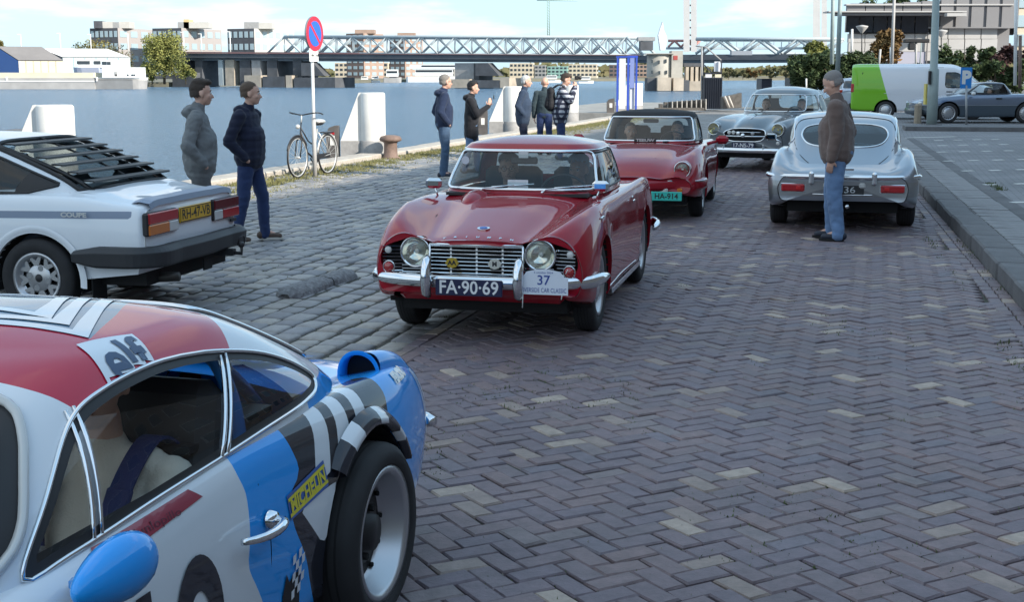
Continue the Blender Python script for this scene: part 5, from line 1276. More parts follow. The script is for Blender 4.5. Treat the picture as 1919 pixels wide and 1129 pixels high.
    put_text('lettering', '6 oktober 2024', .017, m_rb, ro, (1.9335, .46, .505), (0, 1, 0), (0, 0, 1), width=.12)
    tie = MB(); tie.tube([(1.935, .33, .37), (1.94, .328, .28)], .003, 4); tie.tube([(1.935, .60, .50), (1.94, .615, .53)], .003, 4); tie.tube([(1.935, .58, .375), (1.94, .575, .34)], .003, 4); tie.build('cable_tie', m_frame, ro)
    # hood letters & badge & bulge
    bv = b.bvh(['body'])
    for i, ch in enumerate('TRIUMPH'):
        y = -.222 + i * .074
        V, Fs = text2d(ch, .030, bold=.0015); decal('hood_letter', V, Fs, (1.70, y, 1.2), (0, 1, 0), (-1, 0, 0), (.15, 0, -1), bv, m_chrome, root, .003)
    h, n, _, _ = bv.ray_cast(Vector((1.62, -.0, 1.3)), Vector((0, 0, -1)))
    o = MB().prism([(.034 * math.cos(t), .042 * math.sin(t)) for t in np.linspace(0, 6.283, 14)[:-1]], 0, .008, 'xy').build('hood_badge', m_chrome, root, loc=h); o.rotation_euler = (0, .18, 0)
    o2 = MB().prism([(.022 * math.cos(t), .026 * math.sin(t)) for t in np.linspace(0, 6.283, 12)[:-1]], .008, .011, 'xy').build('badge_centre', M('badge_blue', (.03, .1, .4), .3), o)
    mb = MB(); nu, nv = 18, 14; V = []
    for i in range(nu + 1):
        f = i / nu; x = .50 + .48 * f; w = .085 * math.sin(math.pi * min(1, f * .5 + .5)) ** .5 if f > .55 else .03 + .055 * (f / .55) ** 1.2
        for j in range(nv + 1):
            g = -1 + 2 * j / nv; hgt = .042 * (1 - abs(g) ** 2.2) ** .9 * min(1, f * 2.2) * (1 - max(0, f - .72) / .28) ** .5; y = -.285 + w * 1.3 * g
            hh, _, _, _ = bv.ray_cast(Vector((x, y, 1.4)), Vector((0, 0, -1))); V.append((x, y, (hh.z if hh else .85) + hgt - .001))
    mb.add(V, grid_faces(nu + 1, nv + 1), True); mb.build('bonnet_bulge', pr, root)
    # cabin
    rings = [(-.80, .665, .60, .86, .875, 4, 4.2), (-.77, .60, .585, .96, .96, 4, 4.2), (-.70, .45, .54, 1.10, 1.11, 4, 4), (-.64, .37, .505, 1.175, 1.185, 4, 4), (-.60, .335, .475, 1.2, 1.212, 4, 4)]
    c = cabin_surf(rings, na=140, nr=34, dome=.055)
    ws = round_poly([(-.555, .905), (.555, .905), (.485, 1.165), (-.485, 1.165)], .05)
    c.split(lambda V: V[:, 2] - .90 + 0 * V[:, 0], 'body', 'drop') if False else None
    c.split(front_fn(ws, .2), 'body', 'ws', 'ws')
    sw = round_poly([(.50, .905), (.335, 1.155), (-.46, 1.155), (-.52, .905)], .03)
    c.split(side_fn(sw, lo=.36), 'body', 'side', 'side')
    rw = round_poly([(-.48, .92), (.48, .92), (.43, 1.13), (-.43, 1.13)], .06); c.split(front_fn(rw, -.5, -1), 'body', 'rw', 'rw')
    c.split(lambda V: 1.172 - .02 * (V[:, 0] < -.3) - V[:, 2], 'body', 'roof', 'roofline')
    c.emit('body', 'pillars', pr, root); c.emit('roof', 'hardtop', pr, root, push=.006); c.emit('ws', 'windscreen', g_car, root); c.sides('side', 'side_window', g_dark, root); c.emit('rw', 'rear_window', g_car, root)
    c.trim('ws', 'windscreen_frame', .013, m_chrome, root, off=.004); c.trim('side', 'window_trim', .008, m_blk, root); c.trim('roofline', 'roof_gutter', .007, m_chrome, root, off=.006, minlen=1.5)
    interior(root, -.75, .60, .54, .28, .84, [(-.42, .28, .5), (-.42, -.28, .5)], M('interior_red', (.10, .012, .015), .7), .52, .28)
    MB().box((.56, 0, .872), (.20, 1.04, .02)).build('dash_top', m_blk, root)
    # wipers, mirrors, papers
    for y in (-.20, .26):
        w = MB(); w.tube([(.70, y - .06, .895), (.68, y - .04, .915), (.63, y + .18, .94)], .005, 5); w.tube([(.66, y + .02, .925), (.60, y + .32, .945)], .006, 5); w.sphere((.70, y - .06, .895), .012, 8, 6); w.build('wiper', m_chrome, root)
    for s in (1, -1):
        w = MB(); w.tube([(.66, .58 * s, .85), (.66, .60 * s, .91)], .007, 6); w.box((.66, .61 * s, .945), (.05, .12, .075), bev=.02); wo = w.build('wing_mirror', m_chrome, root); MB().box((.633, .61 * s, .945), (.002, .1, .06)).build('mirror_glass', m_blk, wo)
    o = tag(MB().box((.60, -.0, .935), (.004, .15, .08)).build('paper_sheet', M('paper_white', (.7, .72, .75), .6), root)); o.rotation_euler = (0, 0, 0)
    put_text('print', 'Of', .05, M('print_mixed', (.2, .25, .6), .5), o, (.003, 0, 0), (0, 1, 0), (0, 0, 1))
    MB().box((.41, 0, 1.145), (.004, .07, .05)).build('sticker', M('sticker_white', (.65, .65, .65), .5), root); MB().prism([(.03 * math.cos(t) - .43, .03 * math.sin(t) + 1.10) for t in np.linspace(0, 6.28, 12)[:-1]], .44, .444, 'yz').build('sticker', M('sticker_pale', (.6, .62, .68), .5), root)
    MB().box((.38, 0, 1.10), (.02, .2, .05), bev=.01).build('inner_mirror', m_blk, root)
    for x in (1.12, -1.12):
        for s in (1, -1): wheel(root, x, .615 * s, .31, .15, .195, 'steel')
    liners(root, ax, .3, .69); underside(root, -1.85, 1.6, .55, .24)
    MB().box((1.66, 0, .33), (.12, 1.1, .12), bev=.03).build('valance', pr, root)
    d = MB(); d.box((-.28, .722, .76), (.10, .012, .02), bev=.005); d.build('door_handle', m_chrome, root)
    o = MB().prism([(.05 * math.cos(t) - .0, .06 * math.sin(t)) for t in np.linspace(0, 6.28, 18)[:-1]], 0, .002, 'xz').build('door_sticker', m_lwh, root, loc=(.98, .737, .66)); MB().prism([(.035 * math.cos(t), .045 * math.sin(t)) for t in np.linspace(0, 6.28, 18)[:-1]], .0021, .004, 'xz').build('sticker_centre', pr, o)
    MB().box((.0, .715, .215), (1.5, .012, .03)).build('sill_trim', m_chrome, root)
    return root
tr_car = build_tr()
sweep = build_tr.sweep
# ---------------------------------------------------------------- silver fastback seen from behind
def build_etype():
    root = car_root('sports_car', 'silver classic fastback coupe seen from behind with rounded hips and chrome bumper', 4.142, 16.80, 76.0)
    pr = paint('paint_silver', (.30, .33, .37), .8, .3)
    rows = [(-2.14, -.02, .36, .69, .50, 1, .58, .62, .40, .63, .64), (-2.08, -.02, .32, .76, .52, 1, .64, .68, .46, .66, .67), (-1.92, 0, .28, .815, .54, 1, .70, .76, .52, .70, .72), (-1.6, 0, .25, .81, .57, 1.1, .705, .85, .56, .78, .81), (-1.3, 0, .22, .82, .58, 1.1, .705, .885, .59, .85, .88),
            (-.9, 0, .22, .825, .58, 1, .71, .88, .62, .88, .93), (-.3, 0, .2, .80, .57, 1, .69, .84, .62, .84, .9), (.4, 0, .2, .78, .55, 1, .66, .80, .55, .82, .86), (1.0, 0, .2, .78, .52, 1, .62, .78, .42, .78, .82), (1.6, 0, .22, .74, .5, 1, .56, .72, .36, .68, .72), (2.2, .03, .28, .60, .46, 1, .40, .56, .25, .54, .56), (2.5, .05, .36, .40, .44, 1, .25, .5, .15, .49, .5)]
    b = body_surf(rows, nu=120, nv=36, capb=(.02, .05)); ax = [(1.3, .36, .31), (-1.22, .37, .30)]; arches(b, ax, 0)
    b.split(top_fn(round_poly([(-.9, -.5), (.55, -.5), (.55, .5), (-.9, .5)], .1), .7), 'body', 'drop')
    gap(b, side_fn(round_poly([(.45, .28), (.5, .95), (-.75, .95), (-.7, .45), (-.6, .28)], .06)), root)
    b.split(lambda V: np.maximum(V[:, 2] - .565, V[:, 0] + 1.5), 'body', 'val', 'belt')   # lower valance
    b.split(lambda V: V[:, 2] - .40, 'val', 'body')
    b.emit([('body', pr), ('val', paint('paint_silver_dark', (.26, .27, .28), .6, .35))], 'body', None, root); b.lip('arch0', 'arch_edge', .06, pr, root); b.lip('arch1', 'arch_edge', .06, pr, root)
    rings = [(-2.0, .80, .66, .68, .86, 3.2, 3), (-1.65, .62, .65, .83, .95, 3.4, 3), (-1.38, .48, .64, .96, 1.05, 3.6, 3.2), (-1.08, .32, .615, 1.10, 1.15, 3.8, 3.4), (-.82, .16, .58, 1.195, 1.22, 3.8, 3.4), (-.66, .05, .53, 1.235, 1.25, 3.6, 3.4)]
    c = cabin_surf(rings, na=130, nr=44, dome=.04)
    rw = smooth_poly([(-.43, .95), (-.485, 1.025), (-.46, 1.095), (-.35, 1.135), (0, 1.15), (.35, 1.135), (.46, 1.095), (.485, 1.025), (.43, .95), (.32, .915), (0, .905), (-.32, .915)], 50)
    c.split(front_fn(rw, -.55, -1), 'body', 'rw', 'rw')
    ws = round_poly([(-.52, .90), (.52, .90), (.44, 1.19), (-.44, 1.19)], .08); c.split(front_fn(ws, 0.), 'body', 'ws', 'ws')
    sw = smooth_poly([(.42, .92), (.10, 1.17), (-.3, 1.20), (-.75, 1.14), (-1.12, .96), (-.9, .91), (-.2, .905)], 40); c.split(side_fn(sw, lo=.38), 'body', 'side', 'side')
    gap(c, front_fn(smooth_poly([(-.55, .90), (-.575, 1.05), (-.53, 1.17), (-.32, 1.215), (.32, 1.215), (.53, 1.17), (.575, 1.05), (.55, .90), (.40, .75), (.22, .705), (0, .70), (-.22, .705), (-.40, .75)], 70), -.4, -1), root, w=.004, push=.0015)
    c.emit('body', 'roof', pr, root); c.emit('rw', 'rear_window', glass('rear_glass_blue', (.10, .14, .17)), root); c.emit('ws', 'windscreen', g_car, root); c.sides('side', 'side_window', g_dark, root)
    c.trim('rw', 'window_trim', .011, m_chrome, root, off=.003); c.trim('side', 'window_trim', .009, m_chrome, root, off=.003)
    interior(root, -1.0, .5, .5, .3, .86, [(-.3, .3, .5), (-.3, -.3, .5)], None, .4, .3)
    P = resample([(-1.50, .835, .60), (-1.72, .835, .605), (-1.95, .80, .61), (-2.10, .66, .612), (-2.17, .35, .613), (-2.19, 0, .614), (-2.17, -.35, .613), (-2.10, -.66, .612), (-1.95, -.80, .61), (-1.72, -.835, .605), (-1.50, -.835, .60)], 60)
    prof = [(-.02, -.03), (.0, -.028), (.02, -.012), (.022, .008), (.008, .026), (-.02, .03)]
    mb = MB(); sweep(P, prof, mb); mb.build('rear_bumper', m_chrome, root)
    for s in (1, -1):
        o = MB(); o.box((-2.195, .335 * s, .60), (.06, .055, .15), bev=.02); o.box((-2.228, .335 * s, .60), (.012, .028, .11), bev=.005); o.build('overrider', m_chrome, root)
        lam = MB(); lam.box((-2.125, .53 * s, .49), (.06, .29, .115), rz=-.05 * s, bev=.015); lo = lam.build('rear_light', m_chrome, root)
        MB().box((-2.142, .53 * s, .49), (.05, .27, .098), rz=-.05 * s, bev=.02).build('rear_light_lens', m_red, lo); MB().box((-2.165, .47 * s, .49), (.02, .06, .05), rz=-.05 * s, bev=.01).build('reflector', M('reflector_red', (.6, .03, .03), .1), lo)
        MB().box((-2.0, .755 * s, .515), (.09, .03, .06), rz=.9 * s, bev=.01).build('side_reflector', m_red, root)
        MB().box((-2.165, .19 * s - .02, .525), (.05, .07, .06), bev=.015).build('reversing_light', m_lwh, root)
        MB().tube([(-1.95, .06 * s, .30), (-2.18, .06 * s, .29)], .022, 10).build('exhaust_pipe', m_chrome, root)
    lw = MB(); sweep(resample([(-1.9, .80, .435), (-2.05, .66, .43), (-2.14, .4, .425), (-2.16, 0, .42), (-2.14, -.4, .425), (-2.05, -.66, .43), (-1.9, -.80, .435)], 40), [(-.01, -.008), (.006, -.006), (.008, .004), (-.01, .008)], lw); lw.build('lower_moulding', m_chrome, root)
    plate(root, '·36', (-2.165, -.06, .475), .34, .10, M('plate_black', (.02, .022, .025), .4), M('plate_silver_letters', (.55, .57, .58), .4), facing=-1, size=.10, tw=.15)
    o = MB().box((-2.185, -.065, .70), (.02, .1, .04), bev=.008).build('boot_badge', m_chrome, root)
    for x in (1.3, -1.22):
        for s in (1, -1): wheel(root, x, .715 * s, .32, .19, .19, 'steel')
    liners(root, ax, .32, .79); underside(root, -1.95, 2.2, .6, .27, .12)
    for s in (1,):
        w = MB(); w.box((.45, .93 * s, .93), (.06, .15, .09), bev=.03); w.tube([(.45, .80 * s, .86), (.45, .90 * s, .91)], .012, 6); w.build('door_mirror', m_chrome, root); MB().box((.417, .93 * s, .93), (.003, .12, .065)).build('mirror_glass', g_dark, root)
    return root
et_car = build_etype()
# ---------------------------------------------------------------- red soft-top spider behind the red roadster
def build_spider():
    root = car_root('sports_car', 'bright dark-red soft-top spider with teal number plate behind the red roadster', 1.84, 17.75, -101.9)
    pr = paint('paint_red_wine', (.30, .005, .016), .0, .3)
    rows = [(-2.1, -.05, .4, .55, .5, 1, .45, .66, .35, .68, .69), (-2.0, 0, .34, .70, .5, 1, .6, .74, .5, .74, .75), (-1.1, 0, .24, .80, .52, 1, .71, .84, .6, .84, .85), (0, 0, .2, .79, .52, 1, .71, .84, .6, .85, .86), (.7, 0, .2, .795, .52, 1, .70, .855, .56, .84, .87),
            (1.1, 0, .24, .80, .52, 1.1, .69, .845, .50, .80, .84), (1.45, .02, .27, .79, .50, 1.1, .66, .80, .42, .745, .78), (1.75, .06, .30, .76, .47, 1.15, .60, .715, .38, .66, .70), (1.9, .1, .33, .72, .45, 1.15, .54, .62, .36, .58, .61), (1.98, .12, .36, .67, .44, 1.1, .48, .54, .34, .52, .54)]
    b = body_surf(rows, nu=110, nv=34, capb=(.02, .03)); ax = [(1.12, .35, .30), (-1.12, .35, .30)]; arches(b, ax, 0)
    b.split(top_fn(round_poly([(-.9, -.58), (.50, -.58), (.50, .58), (-.9, .58)], .1), .7), 'body', 'drop')
    gap(b, side_fn(round_poly([(.5, .27), (.55, .95), (-.5, .95), (-.5, .45), (-.4, .27)], .06)), root)
    gap(b, top_fn(round_poly([(.62, -.55), (.62, .55), (1.35, .50), (1.62, .3), (1.70, 0), (1.62, -.3), (1.35, -.50)], .12), .6), root)
    b.emit('body', 'body', pr, root); b.lip('arch0', 'arch_edge', .06, pr, root); b.lip('arch1', 'arch_edge', .06, pr, root)
    rings = [(-.95, .56, .63, .84, .86, 4, 4.5), (-.92, .44, .61, .97, .97, 4, 4.5), (-.85, .25, .565, 1.13, 1.13, 4, 4), (-.78, .14, .53, 1.20, 1.205, 4, 4), (-.72, .08, .49, 1.225, 1.232, 4, 4)]
    c = cabin_surf(rings, na=110, nr=28, dome=.035); ws = round_poly([(-.585, .885), (.585, .885), (.515, 1.175), (-.515, 1.175)], .04)
    c.split(front_fn(ws, 0.), 'body', 'ws', 'ws'); c.split(side_fn(round_poly([(.40, .885), (.20, 1.16), (-.4, 1.17), (-.45, .885)], .04), lo=.38), 'body', 'side', 'side')
    c.split(front_fn(round_poly([(-.42, .93), (.42, .93), (.38, 1.13), (-.38, 1.13)], .06), -.6, -1), 'body', 'rw')
    c.split(lambda V: np.maximum(V[:, 2] - 1.19, -V[:, 0] + .05), 'body', 'pil')
    c.emit('body', 'soft_top', M('soft_top_black', (.02, .02, .022), .85, bump=.2, bs=30), root, push=.008); c.emit('pil', 'pillars', pr, root); c.emit('ws', 'windscreen', g_car, root); c.sides('side', 'side_window', g_car, root); c.emit('rw', 'rear_window', g_car, root)
    c.trim('ws', 'windscreen_frame', .014, m_chrome, root, off=.004); c.trim('side', 'window_trim', .01, m_blk, root)
    interior(root, -.85, .5, .56, .28, .84, [(-.35, .3, .55), (-.35, -.3, .55)], None, .42, .3)
    for y in (.31, -.31):
        MB().box((-.44, y, .97), (.08, .24, .17), bev=.05).build('headrest', m_blk, root)
    for s in (1, -1):
        lamp_on(b, root, .565 * s, .625, .085, pr, .012)
        MB().box((1.99, .50 * s, .385), (.03, .16, .05), rz=-.35 * s, bev=.01).build('indicator', m_org, root); MB().box((2.035, .36 * s, .385), (.03, .1, .05), rz=-.2 * s, bev=.01).build('front_lamp', m_lwh, root)
        w = MB(); w.box((.30, .93 * s, .90), (.08, .16, .11), bev=.035); w.tube([(.34, .74 * s, .85), (.32, .86 * s, .88)], .022, 6); w.build('door_mirror', pr, root)
        wi = MB(); wi.tube([(.56, -.15 + .4 * (s < 0) - .35 * (s > 0) * -1, .875), (.45, .30 * s + .25, .925)], .008, 5); wi.build('wiper', m_blk, root)
    mb = MB(); sweep(resample([(1.35, .80, .45), (1.6, .79, .45), (1.85, .70, .45), (1.99, .45, .45), (2.09, 0, .45), (1.99, -.45, .45), (1.85, -.70, .45), (1.6, -.79, .45), (1.35, -.80, .45)], 50), [(-.03, -.07), (.02, -.07), (.035, -.04), (.035, .03), (.02, .055), (-.03, .06)], mb); mb.build('front_bumper', pr, root)
    for s in (1, -1): MB().tube(resample([(1.62, .822 * s, .49), (1.86, .742 * s, .49), (1.98, .55 * s, .495), (2.03, .40 * s, .497)], 14), .008, 5).build('bumper_trim', m_chrome, root)
    plate(root, 'HA-914', (2.125, .40, .325), .36, .105, M('plate_teal', (.04, .5, .42), .35), m_blk, size=.09, bold=.002, rz=-.0, tw=.27)
    rp = [(-.17, .0), (-.17, .07), (-.1, .08), (-.05, .11), (.05, .11), (.1, .08), (.17, .07), (.17, .0)]
    o = MB().prism([(y, z) for y, z in rp], -.003, .003, 'yz').build('rally_plate', M('plate_rally_white', (.72, .76, .84), .4), root, loc=(1.99, -.04, .545)); o.rotation_euler = (0, -.55, 0)
    put_text('lettering', '40', .06, M('print_blue', (.03, .07, .3), .5), o, (.0045, 0, .05), (0, 1, 0), (0, 0, 1), bold=.001)
    o = MB().box((.55, -.03, .895), (.01, .28, .045)).build('dash_sign', m_blk, root); put_text('lettering', 'TEEUW', .045, m_lwh, o, (.556, -.03, .895), (0, 1, 0), (0, 0, 1), bold=.002, width=.24)
    MB().box((.16, 0, 1.13), (.02, .2, .05), bev=.01).build('inner_mirror', m_blk, root)
    for x in (1.12, -1.12):
        for s in (1, -1): wheel(root, x, .68 * s, .30, .17, .19, 'holes')
    liners(root, ax, .3, .76); underside(root, -1.95, 1.8, .6, .25)
    d = MB(); d.box((-.35, .80, .74), (.12, .02, .02), bev=.006); d.build('door_handle', m_chrome, root)
    return root
sp_car = build_spider()
# ---------------------------------------------------------------- grey 1950s saloon
def build_saloon():
    root = car_root('saloon_car', 'grey rounded 1950s saloon with oval black grille and yellow headlights', 5.17, 26.0, -119.)
    pr = paint('paint_slate_grey', (.12, .145, .165), .25, .35)
    rows = [(-2.3, -.03, .45, .55, .56, 1, .45, .72, .35, .74, .76), (-2.15, 0, .36, .70, .58, 1, .58, .84, .45, .86, .88), (-1.7, 0, .3, .79, .6, 1, .68, .95, .55, .98, 1.0), (-1.2, 0, .27, .82, .62, 1, .72, 1.0, .6, 1.0, 1.02), (0, 0, .26, .82, .62, 1, .73, .98, .62, .99, 1.0), (.6, 0, .26, .82, .6, 1, .73, .98, .60, .99, 1.01),
            (.95, 0, .28, .825, .6, 1.1, .71, .97, .48, .98, 1.02), (1.35, 0, .3, .83, .6, 1.15, .69, .955, .38, .93, 1.0), (1.65, .02, .32, .82, .58, 1.2, .665, .92, .33, .86, .955), (1.85, .05, .34, .79, .56, 1.2, .64, .865, .31, .78, .88), (1.97, .08, .36, .74, .55, 1.2, .60, .79, .30, .70, .79), (2.02, .1, .40, .68, .54, 1.1, .55, .71, .28, .64, .71)]
    b = body_surf(rows, nu=110, nv=34, capb=(.02, .05)); ax = [(1.33, .37, .32), (-1.33, .36, .32)]; arches(b, ax, 0, .5)
    b.split(top_fn(round_poly([(-1.1, -.58), (.62, -.58), (.62, .58), (-1.1, .58)], .1), .85), 'body', 'drop')
    gp = smooth_poly([(-.40, .66), (-.36, .72), (-.2, .76), (0, .77), (.2, .76), (.36, .72), (.40, .66), (.36, .58), (.2, .535), (0, .525), (-.2, .535), (-.36, .58)], 50)
    b.split(front_fn(gp, 1.8), 'body', 'drop', 'grille')
    for q in ([(.55, .3), (.60, 1.1), (-.20, 1.1), (-.20, .3)], [(-.22, .3), (-.22, 1.1), (-1.05, 1.1), (-1.0, .7), (-.85, .3)]): gap(b, side_fn(round_poly(q, .06)), root)
    b.emit('body', 'body', pr, root); b.lip('arch0', 'arch_edge', .06, pr, root); b.lip('arch1', 'arch_edge', .06, pr, root)
    MB().prism([(y * 1.02, z) for y, z in gp], 1.98, 1.99, 'yz').build('grille_backing', m_blkm, root)
    b.trim('grille', 'grille_frame', .014, m_chrome, root, off=.006)
    mb = MB(); mb.tube([(2.10, -.46, .635), (2.17, 0, .635), (2.10, .46, .635)], .012, 6); mb.tube([(2.09, -.30, .705), (2.14, 0, .71), (2.09, .30, .705)], .006, 5); mb.sphere((2.17, 0, .65), (.03, .04, .04), 12, 8); mb.build('grille_bar', m_chrome, root)
    for y, m in ((-.27, m_lwh), (-.19, m_lwh), (-.10, m_chrome), (.17, m_steelg)): MB().sphere((2.14, y, .70 if m is m_lwh else .685), (.012, .035, .035), 12, 8).build('grille_badge', m, root)
    for s in (1, -1):
        lamp_on(b, root, .60 * s, .755, .10, pr, .014, True); MB().sphere((2.02, .60 * s, .52), (.03, .04, .04), 12, 8).build('indicator', m_lwh, root)
        MB().box((2.13, .37 * s, .42), (.05, .05, .17), bev=.02).build('overrider', m_chrome, root)
    mb = MB(); sweep(resample([(1.7, .85, .385), (1.95, .80, .385), (2.08, .60, .385), (2.14, .3, .385), (2.16, 0, .385), (2.14, -.3, .385), (2.08, -.6, .385), (1.95, -.80, .385), (1.7, -.85, .385)], 40), [(-.02, -.05), (.015, -.04), (.03, 0), (.015, .04), (-.02, .05)], mb); mb.build('front_bumper', m_chrome, root)
    plate(root, '17-NS-79', (2.14, 0, .475), .42, .10, M('plate_navy', (.012, .016, .06), .35), M('plate_white_letters', (.75, .75, .75), .5), size=.10, bold=.001)
    rings = [(-1.5, .72, .68, .96, .99, 3, 3.6), (-1.38, .62, .66, 1.08, 1.08, 3, 3.8), (-1.2, .45, .62, 1.24, 1.24, 3, 3.8), (-1.02, .30, .57, 1.37, 1.375, 3, 3.8), (-.9, .2, .52, 1.43, 1.43, 3, 3.6)]
    c = cabin_surf(rings, na=110, nr=30, dome=.07); ws = round_poly([(-.60, 1.04), (.60, 1.04), (.53, 1.345), (-.53, 1.345)], .07); c.split(front_fn(ws, 0.1), 'body', 'ws', 'ws')
    for k, q in enumerate(([(.50, 1.03), (.27, 1.34), (-.22, 1.355), (-.24, 1.03)], [(-.31, 1.03), (-.29, 1.355), (-.85, 1.32), (-1.08, 1.03)])): c.split(side_fn(round_poly(q, .06), lo=.38), 'body', 'side%d' % k, 'side%d' % k)
    c.split(front_fn(round_poly([(-.45, 1.06), (.45, 1.06), (.40, 1.32), (-.40, 1.32)], .1), -.9, -1), 'body', 'rw')
    c.emit('body', 'roof', pr, root); c.emit('ws', 'windscreen', g_car, root); c.sides('side0', 'side_window', g_car, root); c.sides('side1', 'side_window', g_car, root); c.emit('rw', 'rear_window', g_car, root)
    c.trim('ws', 'windscreen_frame', .012, m_chrome, root, off=.003); c.trim('side0', 'window_trim', .009, m_chrome, root, off=.003); c.trim('side1', 'window_trim', .009, m_chrome, root, off=.003)
    interior(root, -1.3, .62, .62, .3, .97, [(-.2, .35, .55), (-.2, -.35, .55), (-1.0, 0, .5)], None, .5, .35)
    MB().box((.34, 0, 1.31), (.02, .2, .06), bev=.01).build('inner_mirror', m_lwh, root)
    for s in (1, -1): MB().tube([(.76, .05 + .25 * s, 1.02), (.62, .25 * s + .2, 1.10)], .006, 5).build('wiper', m_blk, root)
    for x in (1.33, -1.33):
        for s in (1, -1): wheel(root, x, .70 * s, .33, .15, .2, 'steel')
    liners(root, ax, .32, .78); underside(root, -2.1, 1.9, .6, .3, .12)
    o = MB().tube([(1.45, 0, .985), (1.75, 0, .94)], .014, 6); o.build('bonnet_ornament', m_chrome, root)
    return root
sa_car = build_saloon()
# ---------------------------------------------------------------- white coupe with rear louvres
def build_coupe():
    root = car_root('coupe_car', 'white 1980s coupe with black rear window louvres and yellow number plate at left', -4.38, 10.48, 167.5)
    pr = paint('paint_white_cool', (.80, .84, .88), .0, .35)
    rows = [(-2.03, 0, .44, .74, .56, 1, .70, .77, .62, .80, .81), (-1.99, 0, .40, .775, .56, 1.2, .735, .80, .62, .825, .835), (-1.8, 0, .34, .785, .57, 1.2, .74, .82, .62, .85, .86), (-1.5, 0, .29, .80, .58, 1.2, .745, .86, .62, .90, .93), (-1.2, 0, .26, .805, .58, 1.2, .75, .87, .63, .90, .94), (-.7, 0, .24, .80, .57, 1.2, .75, .865, .64, .88, .92),
            (0, 0, .22, .80, .56, 1.2, .75, .86, .64, .88, .9), (.8, 0, .22, .80, .56, 1.2, .75, .86, .6, .88, .9), (1.4, 0, .24, .79, .54, 1.2, .73, .82, .58, .84, .86), (2.0, .02, .30, .76, .5, 1.1, .7, .70, .55, .70, .72), (2.15, .05, .36, .7, .48, 1, .62, .60, .5, .6, .62)]
    b = body_surf(rows, nu=120, nv=40, capb=(.012, .03)); ax = [(1.2, .35, .29), (-1.2, .345, .27)]; arches(b, ax, 0, .5)
    b.split(top_fn(round_poly([(-1.3, -.55), (.7, -.55), (.7, .55), (-1.3, .55)], .08), .7), 'body', 'drop')
    gap(b, side_fn(round_poly([(.62, .3), (.66, 1.0), (-.62, 1.0), (-.55, .3)], .05)), root)
    gap(b, top_fn(round_poly([(-1.93, -.60), (-1.93, .60), (-1.40, .66), (-1.40, -.66)], .03), .75), root)
    b.split(lambda V: np.maximum(np.abs(V[:, 2] - (.742 + .012 * (V[:, 0] + 1) * -1)) - .026, np.maximum(-V[:, 0] - 1.94, .5 - np.abs(V[:, 1]))), 'body', 'band', 'band')
    m_band = M('stripe_greyblue', (.22, .27, .36), .4)
    b.emit([('body', pr), ('band', m_band)], 'body', None, root); b.lip('arch0', 'arch_edge', .06, pr, root); b.lip('arch1', 'arch_edge', .06, pr, root)
    mb = MB()
    for s in (1, -1):
        V = []; n = 22
        for i in range(n + 1):
            a = math.radians(-14 + 200 * i / n)
            for rr, yy in ((.345, .800), (.375, .815), (.40, .808)): V.append((-1.2 + rr * math.cos(a), s * yy, .27 + rr * math.sin(a)))
        MB().add(V, grid_faces(n + 1, 3), True).build('wheel_arch_flare', pr, root)
    rings = [(-1.62, .98, .70, .87, .88, 6, 5), (-1.50, .85, .685, .95, .96, 6, 5), (-1.15, .56, .64, 1.10, 1.12, 6, 5), (-.86, .36, .60, 1.205, 1.225, 6, 5), (-.74, .25, .56, 1.25, 1.262, 6, 5)]
    c = cabin_surf(rings, na=150, nr=32, dome=.035)
    sw = round_poly([(-1.345, .945), (-1.08, .885), (.78, .885), (.35, 1.17), (-.25, 1.195), (-.82, 1.145)], .02); c.split(side_fn(sw, lo=.4), 'body', 'side', 'side')
    c.split(side_fn(round_poly([(-1.34, .945), (-1.10, .89), (-.98, .885), (-1.10, 1.035)], .01), lo=.4), 'side', 'vent')
    ws = round_poly([(-.62, .92), (.62, .92), (.54, 1.2), (-.54, 1.2)], .05); c.split(front_fn(ws, .2), 'body', 'ws', 'ws')
    rwp = round_poly([(-.78, .56), (-.78, -.56), (-1.56, -.61), (-1.56, .61)], .03); c.split(top_fn(rwp, .9), 'body', 'rw', 'rw')
    c.emit('body', 'roof', pr, root); c.sides('side', 'side_window', g_car, root); c.sides('vent', 'quarter_vent', m_blk, root); c.emit('ws', 'windscreen', g_car, root); c.emit('rw', 'rear_window', glass('car_glass_mid', (.45, .5, .52)), root)
    c.trim('side', 'window_trim', .010, m_blk, root, off=.002); c.trim('rw', 'rear_window_frame', .018, m_blk, root, off=.006)
    # louvres
    bv = c.bvh()
    lf = MB()
    for y in (.585, 0., -.585):
        P = []
        for x in np.linspace(-.80, -1.55, 12):
            h, n, _, _ = bv.ray_cast(Vector((x, y * .96, 2)), Vector((0, 0, -1)))
            if h: P.append(h + Vector((0, 0, .018)))
        for dz in (0,): lf.tube([p + Vector((0, 0, dz)) for p in P], .017 if y else .009, 4)
    lf.build('louvre_frame', m_blk, root)
    for i in range(6):
        x = -.84 - i * .128; h, n, _, _ = bv.ray_cast(Vector((x, .3, 2)), Vector((0, 0, -1)))
        z = h.z + .018; w = .54 + .008 * i; h2, _, _, _ = bv.ray_cast(Vector((x, 0, 2)), Vector((0, 0, -1))); cr = h2.z - h.z; V = []
        for j in range(9):
            y = -w + 2 * w * j / 8; zz = z + cr * 1.3 * (1 - (y / w) ** 2)
            V += [(x, y, zz), (x - .085, y, zz - .006), (x - .09, y, zz - .020), (x - .07, y, zz - .015), (x, y, zz - .012)]
        Fs = [(j * 5 + k, j * 5 + (k + 1) % 5, j * 5 + 5 + (k + 1) % 5, j * 5 + 5 + k) for j in range(8) for k in range(5)] + [(0, 1, 2, 3, 4), (44, 43, 42, 41, 40)]
        MB().add(V, Fs).build('louvre_slat', m_blk, root)
    # spoiler band, rear panel
    bb = b.bvh(['body']); V = []
